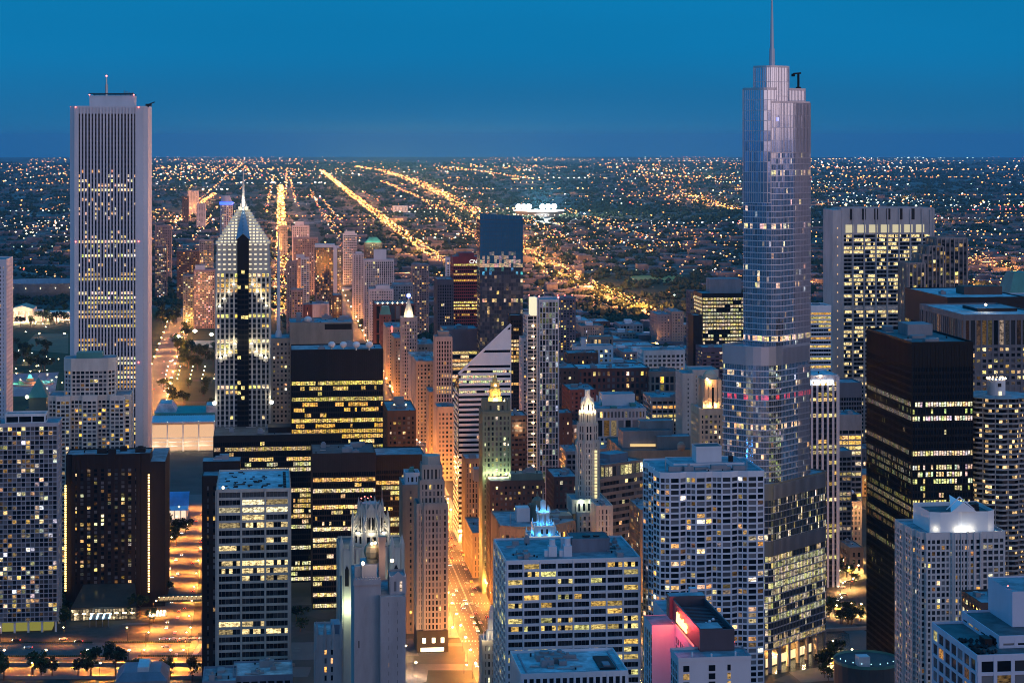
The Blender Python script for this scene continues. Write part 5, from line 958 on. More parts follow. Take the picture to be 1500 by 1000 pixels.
for i in range(12): b.m('clerestory', emit('clerestory_glow', (1, .68, .28), .9)).box(*(lambda q: (q[0], q[0]+1.6, q[1]-.3, q[1]-.15))(b.loc(923 + i*3.1, 1499.5)), b.h + 1.2, b.h + 3.2)
q = b.loc(999, 1484); b.m('dome', PINKST).ball(q[0], q[1]+3, b.h + 3, 3.3, sub=1, sz=1.2); b.done(40)
b = Bld('stone_building', 'pale stone building with a tall dark window colonnade and blue flat roof', 873, 1750, seed=191); P = b.rect(873, 946, 1750, 50); H = b.H(600, 1750); PW = wall('pale_pinkish_stone', (.52, .47, .47))
b.tier(P, 0, H - 24, PW, bay=3.8, fh=3.8, pw=1.7, bh=1.7, cap=1, lit=('home', .4, 1.4, WARM), par=0); b.tier(P, H - 24, H - 8.5, PW, bay=6.3, fh=14, pw=1.6, bh=.6, cap=1, par=0, lit=('home', .15, .6)); b.tier(P, H - 8.5, H, PW, bay=3.2, fh=4, pw=1.4, bh=1.4, cap=2, lit=('home', .3, 1.4, WARM), roof=ROOF); b.ped(882, 930, 578, 1775, 18, H, LILAC); b.stuffroof(P, H, 6, COPPER); b.done(40)
simple('loft_building', 'tan loft building with rows of triple windows and one bright floor', 954, 1027, 583, 1830, 40, wall('tan_loft_stone', (.40, .33, .30)), n=40, bay=5.1, fh=3.9, pw=1.1, bh=1.4, cap=3, lit=('office', .35, 1.1), equip=3, rows={4: (1.3, 1, .55, .8), 0: (.6, .7, .7, .3)})
simple('hotel', 'pale hotel with black iron balconies stacked up its right side', 1015, 1052, 543, 1800, 30, wall('pale_cream_stucco', (.55, .47, .42)), n=20, bay=5, fh=4.0, pw=2.6, bh=1.8, cap=4, lit=('home', .12, 1.3), equip=0)
simple('hotel', 'lower wing with tiny windows beside the balconied pale hotel', 1000, 1016, 548, 1795, 30, MATS['pale_cream_stucco'], n=10, bay=3.3, fh=4, pw=2.2, bh=2.4, cap=4, lit=HM(.08), equip=0)
simple('brick_building', 'long dark red brick building with arched-look windows in two rows', 846, 951, 541, 2080, 46, BRICK, n=20, bay=5, fh=6, pw=2.4, bh=2.4, cap=3, lit=('home', .2, 1.3, WARM), equip=8, roof=ROOFL)
simple('brick_building', 'darker brick block at the left end of the long red brick building', 816, 846, 540, 2070, 46, BROWN, n=10, bay=5, fh=5.5, pw=3, bh=3, cap=3, lit=HM(.15), equip=3)
simple('stone_building', 'orange-lit low stone building right of the long red brick building', 952, 995, 545, 2080, 30, PINKST, n=10, bay=5, fh=8, pw=1.6, bh=2, cap=5, lit=HM(.1), equip=3, roof=ROOFD)
simple('white_building', 'white gridded department building with blue roof edge, below the dark park', 943, 1003, 514, 2330, 40, WHITE, n=20, bay=5.2, fh=5, pw=2, bh=2.2, cap=5, lit=HM(.06), equip=4)
simple('white_building', 'white building with stubby rooftop tower above the long red brick building', 843, 898, 508, 2350, 26, LILAC, n=10, bay=5.5, fh=5.4, pw=2.6, bh=2.4, cap=4, lit=('home', .3, 1.4), equip=3, ph=[(852, 859, 496, 2352, 8, LILAC)])
simple('brick_building', 'dark brick block with pale blue roof sheds left of the white building', 832, 876, 518, 2200, 30, BROWN, n=0, bay=5, fh=5, pw=3, bh=2.6, cap=3, lit=HM(.12), equip=5)
simple('stone_building', 'little mansard-roofed stone building with lit arched windows', 864, 898, 494, 2480, 20, TAN, n=0, bay=5, fh=6.5, pw=2, bh=2, cap=3, lit=('home', .6, .9, WARM), equip=0)
simple('brick_building', 'tall dark red brick block with amber-washed side left of the blue-roofed pale building', 835, 873, 572, 1900, 50, BRICK, n=10, bay=4, fh=4, pw=2, bh=1.8, lit=HM(.08), equip=4)
simple('brick_building', 'plain brown brick block just right of the slender glass tower', 819, 838, 606, 1720, 26, BROWN, n=10, bay=5, fh=4.2, pw=3.2, bh=2.4, cap=3, lit=HM(.12), equip=1)
simple('brick_building', 'dark red block with vertical windows left of the slender octagonal tower', 812, 846, 700, 1400, 40, wall('dark_maroon_brick', (.09, .05, .055)), n=10, bay=3.2, fh=4, pw=1.5, bh=1.6, lit=HM(.1), equip=3)
b = simple('office_building', 'blue-black block with bright white rooftop strip left of the slender octagonal tower', 829, 846, 662, 1480, 30, BLUEG, n=0, bay=4, fh=4, pw=1, bh=1.6, lit=None, equip=1)
bb = Bld('office_building', 'terraced brown building with slanting ribbon bands and lit top storey behind the octagonal tower', 880, 1400, seed=195, rot=math.radians(40)); H = bb.H(690, 1400)
bb.tier([(0, 0), (44, 0), (44, 34), (0, 34)], 0, H - 6, wall('brown_ribbon_concrete', (.3, .22, .18)), bay=3, fh=4.6, pw=.15, pd=.1, bh=2.2, bd=.5, cap=2, lit=('home', .08, 1.5, WARM), roof=ROOF); bb.tier([(5, 1.5), (43, 1.5), (43, 28), (5, 28)], H - 6, H + 3, MATS['brown_ribbon_concrete'], bay=4, fh=6, pw=.5, bh=1.2, cap=1, lit=('home', .75, 1.1, COOL), roof=ROOF); bb.m('penthouse', BLUEG).box(16, 34, 8, 22, H + 3, H + 9); bb.stuffroof([(8, 4), (40, 4), (40, 26), (8, 26)], H + 3, 4, BLUEG); bb.done(60)
b = simple('brick_building', 'amber-lit brick building squeezed between terraced building and rippled white tower', 938, 962, 748, 1350, 40, PINKST, n=10, bay=4, fh=4.2, pw=1.5, bh=1.6, lit=HM(.3), equip=1)
simple('office_tower', 'grey stone tower with tall vertical piers rising left of the striped diamond tower', 638, 662, 494, 1900, 22, wall('pier_limestone', (.4, .35, .33)), n=30, bay=2.7, fh=3.8, pw=1.2, pd=.5, bh=1.2, bd=.02, cap=4, lit=('office', .3, 1.4), equip=0, ph=[(642, 658, 486, 1903, 12, LIM)])
simple('cream_building', 'cream building with double windows on the sunk street beside the striped diamond tower', 641, 669, 597, 1830, 26, wall('cream_pink_stone', (.42, .33, .27)), n=30, bay=3.4, fh=4.1, pw=1.7, bh=2, cap=5, lit=('home', .1, 1.5), equip=3)
for lab, x0, x1, yt, Yv, dd, mt in (('narrow tan street-wall building with stepped roofline', 629, 646, 575, 1920, 40, TAN), ('tall cream street-wall building with deep cornice', 610, 636, 530, 2060, 60, MATS['cream_pink_stone']), ('grey-roofed street-wall building with square windows', 603, 640, 523, 2150, 50, MATS['pier_limestone']), ('long stone street-wall block behind the tan ones', 594, 636, 505, 2270, 60, LIM), ('dark-windowed street-wall block with water tanks', 578, 600, 496, 2420, 70, TAN), ('pale street-wall hotel with a small red neon sign', 566, 590, 480, 2560, 70, MATS['cream_pink_stone'])):
    b = simple('street_wall_building', lab, x0, x1, yt, Yv, dd, mt, n=10, bay=3.8, fh=4, pw=1.9, bh=1.8, cap=3, lit=('home', .12, 1.3), equip=4, finish=False)
    if 'neon' in lab: b.m('neon_sign', emit('red_edge_neon', (1, .1, .08), 4)).box(b.P[0][0] + 6, b.P[0][0] + 8, -1, -.6, b.h - 10, b.h + 2)
    b.done(10)
b = Bld('stone_tower', 'stone tower with glowing beehive top and small blue beacon', 588, 2250, seed=201); Y = 2250; P = b.rect(588, 611, Y, 20); SB = wall('beehive_limestone', (.4, .34, .32)); b.tier(P, 0, b.H(466, Y), SB, bay=3.2, fh=4, pw=1.5, bh=1.4, cap=4, lit=('home', .25, 1.4, WARM)); cc = ((P[0][0]+P[1][0])/2, 10)
for i, (w0, w1, p0, p1) in enumerate(((16, 12, 466, 456), (12, 8, 456, 449), (8, 3, 449, 441), (2.5, 2, 441, 438))): b.m('beehive_roof', CREAM).prism(circ(*cc, w0*Y/F/2, 8, math.pi/8), b.H(p0, Y), b.H(p1, Y), circ(*cc, w1*Y/F/2, 8, math.pi/8))
for dx in (-6, 0, 6): lamp_light(b.root, (cc[0] + dx, cc[1] - 9, b.H(461, Y)), 5000, (1, .8, .45))
b.m('beacon', emit('blue_beacon_glow', (.15, .2, 1), 7)).ball(*cc, b.H(434, Y), 2.4, sub=1); b.done(20)
b = Bld('brick_hotel', 'red brick hotel block with white stone frame bands and green mansard gables', 548, 2800, seed=202); P = b.rect(550, 608, 2800, 60); H = b.H(446, 2800); b.tier(P, 0, H, BRICK, bay=7, fh=16, pw=1.4, pd=.6, bh=1.5, cap=2, lit=('home', .1, .3), pane=PANE); Q = b.rect(557, 573, 2780, 20); b.tier(Q, 0, b.H(462, 2780), BRICK, bay=4, fh=4, pw=2, bh=1.6, lit=HM(.2)); zz = b.H(462, 2780); b.m('mansard_roof', COPPER).prism(Q, zz, b.H(449, 2780), offset(Q, -3)); b.stuffroof(P, H, 5)
for i in range(7): b.m('roof_lamp', MATS['warm_lamp_glow']).ball(P[0][0] + 3 + i*7, -1, H + 2, 1.3)
b.done(10)
# south of the park: towers along the boulevard
WF2 = wall('pale_rib_concrete', (.56, .52, .54)); far = [
 ('white striped slab tower with blank white rooftop box', 534, 577, 381, 3100, 30, WF2, dict(bay=3.2, fh=3.6, pw=1.3, bh=.9, lit=HM(.1)), (548, 566, 366)),
 ('grey gridded hotel tower in front of the striped slab', 541, 576, 424, 2960, 40, WF2, dict(bay=3.5, fh=4, pw=1.8, bh=1.8, lit=HM(.08)), (551, 571, 418)),
 ('wide pale building with roof floodlight behind the brick hotel', 576, 605, 417, 3000, 40, GREY, dict(bay=4, fh=4, pw=1.6, bh=1.6, lit=HM(.1)), None),
 ('dark glass slab framed in white along its top', 462, 490, 359, 3300, 24, wall('dark_blue_steel', (.05, .06, .1), .4), dict(bay=3, fh=3.5, pw=.5, bh=1, cap=5, lit=HM(.28)), None),
 ('tan tower densely dotted with lit windows', 485, 500, 364, 3380, 24, TAN, dict(bay=3.5, fh=3.4, pw=1.2, bh=1.2, lit=HM(.7)), (488, 497, 360)),
 ('pale tower with banded top far down the boulevard', 503, 523, 343, 4300, 30, LILAC, dict(bay=4, fh=3.6, pw=.8, bh=1.6, lit=HM(.2)), (505, 520, 339)),
 ('narrow pale slab right of the boulevard', 517, 533, 372, 3450, 24, WF2, dict(bay=4.5, fh=3.6, pw=2.2, bh=1.6, lit=HM(.12)), (521, 530, 369)),
 ('brown brick hotel with floodlit green pyramid roof', 534, 560, 356, 4250, 26, BROWN, dict(bay=4, fh=3.8, pw=1.8, bh=1.6, lit=('home', .4, 1.3, WARM)), None),
 ('brown tower with windows in pairs right of the brick hotel', 604, 628, 388, 3150, 30, wall('mauve_concrete', (.26, .2, .2)), dict(bay=4, fh=3.6, pw=1.6, bh=1.5, lit=HM(.25)), None),
 ('small pale tower beside the red steel tower', 654, 663, 378, 3000, 20, LILAC, dict(bay=4, fh=3.5, pw=1.4, bh=1.4, lit=HM(.3)), None),
 ('brown concrete tower behind the needle mast', 420, 435, 384, 3150, 24, wall('brown_concrete', (.22, .18, .18)), dict(bay=4, fh=3.5, pw=2, bh=1.4, lit=HM(.15)), None),
 ('white balconied tower right of the needle mast', 441, 453, 378, 3400, 18, LILAC, dict(bay=4, fh=3.5, pw=1, bh=1.4, lit=HM(.15)), (434, 446, 373)),
 ('tall grey-violet tower behind the white balconied one', 428, 453, 331, 4300, 26, WF2, dict(bay=4.5, fh=3.6, pw=2.2, bh=1.6, lit=HM(.1)), (432, 445, 325)),
 ('wide mauve apartment slab with rows of small lights', 430, 466, 349, 3900, 30, MATS['mauve_concrete'], dict(bay=4.5, fh=3.6, pw=2, bh=1.7, lit=HM(.2)), None),
 ('low mauve block with lit windows in front of the mast', 427, 444, 425, 2950, 30, MATS['mauve_concrete'], dict(bay=4, fh=3.8, pw=1.6, bh=1.6, lit=HM(.5)), None),
 ('low white blank-walled hall by the park trees', 458, 482, 446, 2960, 40, wall('pale_hall_wall', (.6, .52, .52)), dict(bay=30, fh=20, pw=28, bh=14, lit=None), None),
 ('low dark red hall beside the white blank-walled one', 443, 458, 447, 2960, 30, BRICK, dict(bay=6, fh=7, pw=4, bh=3, lit=HM(.3)), None),
 ('brown apartment block at the boulevard curb', 488, 501, 433, 3020, 40, BROWN, dict(bay=4, fh=3.6, pw=1.8, bh=1.6, lit=HM(.3)), None),
 ('reddish apartment slab covered in pink-lit windows', 284, 317, 396, 3300, 30, wall('rose_concrete', (.4, .27, .25)), dict(bay=3.4, fh=3.3, pw=1, bh=1.2, lit=('home', .6, 1.2, [(1, .6, .45), (1, .5, .3), (1, .75, .5)])), (286, 300, 389)),
 ('blue-grey block left of the reddish apartment slab', 268, 286, 404, 3350, 26, BLUEG, dict(bay=4, fh=3.6, pw=1.2, bh=1.6, lit=HM(.3)), None),
 ('dark brick apartment block with bright penthouse lamp', 259, 292, 368, 3900, 26, BROWN, dict(bay=4, fh=3.5, pw=1.8, bh=1.6, lit=HM(.25)), None),
 ('grey balconied apartment tower left of the pyramid-topped tower', 292, 312, 352, 4100, 26, GREY, dict(bay=4, fh=3.5, pw=1.2, bh=1.4, lit=HM(.35)), None),
 ('mauve slab touching the ribbed white tower', 227, 251, 331, 4400, 26, MATS['mauve_concrete'], dict(bay=4, fh=3.5, pw=1.8, bh=1.5, lit=HM(.25)), None),
 ('dark apartment block just beyond the ribbed white tower', 227, 244, 362, 3900, 26, wall('dark_blue_steel', (.05, .06, .1)), dict(bay=4, fh=3.5, pw=1.2, bh=1.4, lit=HM(.4)), None),
 ('pale cube of flats standing alone on the far plain', 275, 291, 280, 8200, 40, WF2, dict(bay=6, fh=4, pw=3, bh=2, lit=HM(.1)), None),
 ('second pale cube of flats closer than the lone one', 288, 301, 299, 6900, 40, WF2, dict(bay=6, fh=4, pw=3, bh=2, lit=HM(.1)), None),
 ('brown tall block left of the pale cubes', 267, 276, 288, 7300, 40, BROWN, dict(bay=6, fh=4, pw=3, bh=2, lit=HM(.15)), None),
 ('tall slab far left of the boulevard under the lit dome roof', 408, 421, 332, 5200, 30, GREY, dict(bay=5, fh=4, pw=2, bh=2, lit=HM(.1)), None),
 ('white windowed slab far off on the plain', 576, 597, 302, 8600, 40, WF2, dict(bay=6, fh=4, pw=3, bh=2, lit=HM(.3)), None),
 ('grey balconied slab in front of the white school', 978, 1009, 367, 6300, 30, WF2, dict(bay=8, fh=5, pw=4, bh=2, lit=HM(.3)), None),
 ('white school-like block on the plain beyond the river', 934, 954, 340, 7400, 30, WHITE, dict(bay=8, fh=5, pw=4, bh=2, lit=HM(.2)), None),
 ('dark residential slab with red roof beacons behind the slender glass tower', 812, 843, 437, 2700, 30, MATS['dark_pinkish_concrete'], dict(bay=4, fh=3.4, pw=1.6, bh=1.4, lit=HM(.3)), None),
 ('tan slab with strip windows at the dark park corner', 984, 1001, 457, 3000, 60, PINKST, dict(bay=5, fh=4, pw=2.4, bh=2, lit=HM(.1)), None),
 ('brown wide block with strip windows beside the tan slab', 963, 986, 461, 3000, 60, MATS['mauve_concrete'], dict(bay=5, fh=4, pw=3, bh=2.4, lit=HM(.08)), None)]
for lab, x0, x1, yt, Yv, dd, mt, kw, ph in far:
    b = simple('apartment_building' if 'apartment' in lab or 'flats' in lab else 'tower_block', lab, x0, x1, yt, Yv, dd, mt, equip=2, finish=False, **{**dict(pd=.3, bd=.25, cap=3), **kw})
    if ph: b.ped(ph[0], ph[1], ph[2], Yv + 4, dd*.5, b.h, LILAC)
    if 'pyramid roof' in lab: Q = b.P; b.m('pyramid_roof', COPPER).prism(Q, b.h, b.h + 12, offset(Q, -11)); lamp_light(b.root, (10, -8, b.h + 2), 14000, (.8, 1, .6), 1); lamp_light(b.root, (28, -8, b.h + 2), 14000, (.8, 1, .6), 1)
    if 'framed in white' in lab: b.m('white_frame', LILAC).box(b.P[0][0] - .5, b.P[1][0] + .5, -1.5, 20, b.h - 4, b.h + 1.6); b.m('white_frame', LILAC).box(b.P[1][0] - 2, b.P[1][0] + 4, -1.5, 22, 0, b.h - 4)
    if 'beacons' in lab:
        for i in range(3): b.m('beacon', MATS['red_beacon_glow']).ball(b.P[0][0] + 5 + i*10, 3, b.h + 4, 1)
    b.done(0)
b = Bld('apartment_tower', 'oval apartment tower with curved top ringed by a blue light band', 322, 4200, seed=203); P = b.rect(322, 341, 4200, 24); c = ((P[0][0]+P[1][0])/2, 12); b.tier(circ(*c, 13, 16), 0, b.H(300, 4200), WF2, bay=4, fh=3.6, pw=1.2, bh=1.3, cap=2, lit=('home', .3, 1.2)); b.m('blue_light_band', emit('blue_band_glow', (.05, .12, 1), 3)).prism(circ(*c, 14.5, 16), b.H(300, 4200), b.H(296, 4200)); b.m('curved_cap', WF2).prism(circ(*c, 12, 16), b.H(296, 4200), b.H(287, 4200), circ(c[0] - 2, c[1], 9, 16)); b.done(0)
# ================================================================== ground, roads, water, parks
def gmat():
    m, t, p = newmat('city_ground'); g = t.nodes.new('ShaderNodeNewGeometry')
    def noi(sc, det=5):
        n = t.nodes.new('ShaderNodeTexNoise'); n.inputs['Scale'].default_value = sc; n.inputs['Detail'].default_value = det; n.inputs['Roughness'].default_value = .65; t.links.new(g.outputs['Position'], n.inputs[0]); return n
    a, b_ = noi(.0016), noi(.03)
    v = t.nodes.new('ShaderNodeTexVoronoi'); v.inputs['Scale'].default_value = .03; v.distance = 'CHEBYCHEV'; t.links.new(g.outputs['Position'], v.inputs[0])
    s_ = t.nodes.new('ShaderNodeSeparateColor'); t.links.new(v.outputs['Color'], s_.inputs[0])
    r = t.nodes.new('ShaderNodeValToRGB'); e = r.color_ramp.elements; e[0].position = .0; e[0].color = (.022, .03, .02, 1); e[1].position = .62; e[1].color = (.05, .05, .045, 1); x = e.new(.8); x.color = (.14, .13, .13, 1); x = e.new(1); x.color = (.3, .3, .32, 1)
    ad = t.nodes.new('ShaderNodeMath'); ad.operation = 'MULTIPLY'; mr = t.nodes.new('ShaderNodeMapRange'); mr.inputs[1].default_value = .38; mr.inputs[2].default_value = .6; mr.inputs[3].default_value = .2; mr.inputs[4].default_value = 1.25
    t.links.new(a.outputs[0], mr.inputs[0]); t.links.new(s_.outputs[0], ad.inputs[0]); t.links.new(mr.outputs[0], ad.inputs[1]); t.links.new(ad.outputs[0], r.inputs[0])
    m2 = t.nodes.new('ShaderNodeMapRange'); m2.inputs[1].default_value = .3; m2.inputs[2].default_value = .7; m2.inputs[3].default_value = .6; m2.inputs[4].default_value = 1.4; t.links.new(b_.outputs[0], m2.inputs[0])
    q = t.nodes.new('ShaderNodeVectorMath'); q.operation = 'SCALE'; t.links.new(r.outputs[0], q.inputs[0]); t.links.new(m2.outputs[0], q.inputs['Scale']); t.links.new(q.outputs[0], p.inputs['Base Color']); p.inputs['Roughness'].default_value = .9
    return m
rings = [0] + [i*250 for i in range(1, 33)]
while rings[-1] < 90000: rings.append(rings[-1]*1.05)
gm = MB(); na = 72
for r in rings:
    for i in range(na): a = 2*math.pi*i/na; gm.v.append((r*math.cos(a), r*math.sin(a), -r*r/(2*RE)))
for j in range(1, len(rings)-1):
    for i in range(na): gm.f.append((j*na+i, (j+1)*na+i, (j+1)*na+(i+1) % na, j*na+(i+1) % na)); gm.c.append(None)
gm.f.append(tuple(na + i for i in range(na))); gm.c.append(None)
tag(gm.build('ground', gmat()), kind='structure')
ASPH = wall('asphalt', (.055, .053, .052), .8, .3, .02); CONC = wall('pavement_concrete', (.22, .21, .2), .85, .25, .05); ASPH_L = wall('worn_asphalt', (.11, .105, .10), .8, .3, .02)
def goff(x, y): d2 = x*x + y*y; return gz(x, y) + .05 + min(2.5, d2*2.5e-8)
def strip(name, pts, w_, mat, z=0.0, kind='structure', m=None):
    own = m is None; m = m or MB(); P = []
    for i, (x, y) in enumerate(pts):
        a = pts[max(0, i-1)]; c = pts[min(len(pts)-1, i+1)]; dx, dy = c[0]-a[0], c[1]-a[1]; l = math.hypot(dx, dy) or 1
        P.append(((x - dy/l*w_/2, y + dx/l*w_/2), (x + dy/l*w_/2, y - dx/l*w_/2)))
    for (a, b_), (c, d) in zip(P, P[1:]): m.poly([(*b_, goff(*b_) + z), (*d, goff(*d) + z), (*c, goff(*c) + z), (*a, goff(*a) + z)])
    if own: return tag(m.build(name, mat), kind=kind)
def dens(pts, step=200):
    R = []
    for (a, b_), (c, d) in zip(pts, pts[1:]):
        n = max(1, int(math.hypot(c-a, d-b_)/step))
        for i in range(n): t = i/n; R.append((a + (c-a)*t, b_ + (d-b_)*t))
    return R + [pts[-1]]
SX = -.1228
def ns(x, Y, Y1=None): return (x + SX*(Y1 - Y), Y1)
mic = lambda Y: (-38 + SX*(Y - 1416), Y)                      # the boulevard centre line
boul = dens([mic(1090), mic(1416), mic(5200)]); strip('boulevard', boul, 30, ASPH_L, .02)
sw = MB()
for sgn in (-1, 1):
    for Y0, Y1 in ((1255, 1345), (1360, 1480), (1495, 1610), (1625, 1740), (1755, 1880), (1895, 2020), (2040, 2200), (2220, 2400)):
        a, c = mic(Y0), mic(Y1); x = 15.2; xx = 24; i = len(sw.v)
        q = [(a[0] + sgn*x, a[1]), (a[0] + sgn*xx, a[1]), (c[0] + sgn*xx, c[1]), (c[0] + sgn*x, c[1])]
        if sgn < 0: q = q[::-1]
        sw.prism(q, 0, .32)
tag(sw.build('pavement', CONC), kind='structure')
mk = MB(); Yv = 1110
PAINT = wall('road_paint', (.75, .72, .62), .6, .2)
while Yv < 2300:
    for off in (-9.9, -6.6, -3.3, 3.3, 6.6, 9.9):
        a, c = mic(Yv), mic(Yv + 3.2); mk.poly([(a[0]+off-.12, a[1], .12), (a[0]+off+.12, a[1], .12), (c[0]+off+.12, c[1], .12), (c[0]+off-.12, c[1], .12)])
    Yv += 9
for off in (-.3, .3): a, c = mic(1110), mic(2400); mk.poly([(a[0]+off-.1, a[1], .12), (a[0]+off+.1, a[1], .12), (c[0]+off+.1, c[1], .12), (c[0]+off-.1, c[1], .12)])
for Yc in (1250, 1352, 1488, 1617, 1748):
    for i in range(14): a = mic(Yc); x = a[0] - 14 + i*2.1; mk.poly([(x, Yc - 6, .125), (x + .7, Yc - 6, .125), (x + .7, Yc - 2.6, .125), (x, Yc - 2.6, .125)])
tag(mk.build('lane_markings', PAINT), kind='structure')
med = MB(); a, c = mic(1262), mic(1308); med.prism([(a[0]-1.6, a[1]), (a[0]+1.4, a[1]), (c[0]+1.2, c[1]), (c[0]-1.2, c[1])], .05, .5); tag(med.build('median_planter', wall('planting_soil', (.05, .06, .03), .9)), 'narrow planted median island in the middle of the glowing boulevard', 'planter')
cross = [1352, 1488, 1617, 1748, 1888, 2030, 2210, 2420, 2640, 2900]
cr = MB()
for Yc in cross: strip('', [(-420 + 0, Yc - 50), (620, Yc + 78)], 13, ASPH, -.01, m=cr)
tag(cr.build('cross_streets', ASPH), kind='structure')
col2 = lambda Y: (-237 + SX*(Y - 1416), Y); strip('side_street', dens([col2(1150), col2(1760)]), 26, ASPH_L, .01)
nsr = MB()
for x0 in (110, 245, 365): strip('', dens([(x0 + SX*(1250-1250), 1250), ns(x0, 1250, 3000)]), 16, ASPH, -.02, m=nsr)
tag(nsr.build('loop_streets', ASPH), kind='structure')
strip('lakefront_drive', dens([G(190, 700), G(232, 560), G(262, 465), G(278, 442), G(262, 420), G(228, 402)], 60), 34, ASPH_L, .03)
strip('lakefront_ramp', dens([G(262, 440), G(300, 452), G(330, 455)], 60), 16, ASPH_L, .04)
river_walls = []
# river drive, two levels at the lower left
strip('river_drive', [(-330, 1222), (-130, 1222), (-60, 1232)], 42, ASPH_L, .05)
lv = MB(); lv.box(-340, -165, 1186, 1187.2, .1, 2.4); lv.box(-165, -130, 1186.2, 1187.0, .1, 2.0); tag(lv.build('parapet_wall', CONC), 'long low parapet wall between the upper and lower river drive', 'wall')
strip('lower_river_drive', [(-340, 1174), (-120, 1174)], 22, ASPH_L, .06)
lv = MB(); lv.box(-340, -150, 1158, 1159, .1, 2.0); tag(lv.build('parapet_wall', CONC), 'second low parapet wall at the river edge of the lower drive', 'wall')
mk = MB()
for i in range(20): mk.box(-325 + i*10, -321 + i*10, 1221.8, 1222.05, .15, .16)
for i in range(20): mk.box(-325 + i*10, -321 + i*10, 1228.8, 1229.05, .15, .16)
mk.beam((-185, 1206, .17), (-177, 1236, .17), .3, .01); mk.beam((-150, 1206, .17), (-140, 1238, .17), .3, .01); tag(mk.build('drive_lane_markings', PAINT), kind='structure')
hd = 0
for x0_, x1_, yy in ((-330, -262, 1238.5), (-255, -200, 1239.5), (-330, -240, 1206), (-228, -165, 1206.5)):
    m = MB(); m.box(x0_, x1_, yy, yy + 1.6, .1, .45); o = tag(m.build('median_planter', CONC), {1238.5: 'left far-side', 1239.5: 'right far-side', 1206: 'left near-side', 1206.5: 'right near-side'}[yy] + ' low hedge planter on the river drive', 'planter')
    m = MB()
    for i in range(int((x1_ - x0_)/1.1)): m.ball(x0_ + .6 + i*1.1, yy + .8, .9, .75 + .2*rnd.random(), sz=.8)
    m.build('hedge', wall('hedge_leaves', (.03, .05, .02), .9, .5, .6), o)
zb_ = MB()
for xx, y0_, y1_ in ((-196, 1208, 1240), (-166, 1208, 1240)):
    for i in range(16): zb_.box(xx, xx + 3.2, y0_ + i*2, y0_ + i*2 + .9, .17, .175)
tag(zb_.build('crosswalk_markings', PAINT), kind='structure')
for i, (xx, yy) in enumerate(((-197, 1206), (-163, 1206), (-197, 1243), (-162, 1243), (-205, 1222))):
    t_ = empty('traffic_signal', (xx, yy, 0), 0, 'traffic signal showing red at the river drive junction', 'traffic light', 'signals at the river drive junction'); m = MB(); m.cyl(0, 0, 0, 6, .14, .1, 6); m.beam((0, 0, 5.8), (3.5, 0, 5.9), .12); m.build('pole', DARK, t_); m = MB(); m.box(3.2, 3.7, -.2, .2, 5.2, 6.4); m.build('signal_box', DARK, t_); m = MB(); m.ball(3.45, -.3, 6.1, .38); m.build('red_lens', emit('signal_red_glow', (1, .12, .05), 12), t_)
strip('plaza_paving', [(-330, 1262), (-140, 1274)], 44, wall('dark_pavers', (.075, .07, .065), .85, .4, .2), .0)
wm, t, p = newmat('river_water'); p.inputs['Base Color'].default_value = (.012, .022, .025, 1); p.inputs['Roughness'].default_value = .12; n = t.nodes.new('ShaderNodeTexNoise'); n.inputs['Scale'].default_value = .5; n.inputs['Detail'].default_value = 4; bp = t.nodes.new('ShaderNodeBump'); bp.inputs['Strength'].default_value = .5; bp.inputs['Distance'].default_value = .6; g = t.nodes.new('ShaderNodeNewGeometry'); t.links.new(g.outputs['Position'], n.inputs[0]); t.links.new(n.outputs[0], bp.inputs['Height']); t.links.new(bp.outputs[0], p.inputs['Normal'])
rv = MB(); rv.poly([(-360, 1100, .2), (0, 1110, .2), (120, 1150, .2), (260, 1226, .2), (340, 1256, .2), (330, 1292, .2), (196, 1268, .2), (100, 1195, .2), (0, 1150, .2), (-360, 1144, .2)]); tag(rv.build('river', wm), kind='structure')
qy = MB()
for a, c in (((196, 1269.5), (330, 1293.5)), ((100, 1196.5), (196, 1269.5)), ((260, 1224.5), (340, 1254.5))): qy.beam((*a, 1), (*c, 1), 2, 2)
tag(qy.build('river_embankment', CONC), kind='structure')
strip('river_side_street', [(160, 1150), (215, 1216), (196, 1300), (172, 1560)], 20, ASPH_L, .03); strip('plaza_street', [(190, 1296), (420, 1325)], 22, ASPH_L, .04)
strip('bridge_street', [(208, 1165), (222, 1262), (205, 1330)], 14, ASPH_L, .3); strip('corner_plaza', [(165, 1168), (226, 1180)], 34, CONC, .15)
# grass parks
GRASS = wall('park_grass', (.035, .055, .022), .95, .5, .02)
def field(name, px, mat=GRASS, z=-.01):
    m = MB(); P = [G(*q) for q in px]; m.poly([(x, y, goff(x, y) + z) for x, y in P]); return tag(m.build(name, mat), kind='structure')
field('park_grass', [(-80, 660), (240, 660), (250, 470), (232, 452), (-60, 452)]); field('park_lawn', [(235, 620), (420, 620), (425, 455), (285, 458)]); field('ball_field', [(262, 509), (330, 509), (330, 499), (270, 499)], wall('field_sand', (.45, .4, .3)), .1)
field('riverside_park', [(880, 475), (1015, 460), (1020, 402), (870, 402)], wall('dark_meadow', (.028, .045, .025), .95, .4, .01)); field('fountain_plaza', [(-10, 582), (80, 578), (86, 545), (-10, 549)], wall('rose_gravel', (.36, .22, .24), .9, .2)); field('meadow', [(30, 512), (100, 518), (100, 489), (52, 489)], wall('dry_meadow', (.16, .13, .07), .95, .3, .03), .05)
field('sports_ground', [(918, 414), (992, 414), (1000, 404), (925, 404)], wall('sports_turf', (.25, .32, .1), .95, .2, .03), .1)

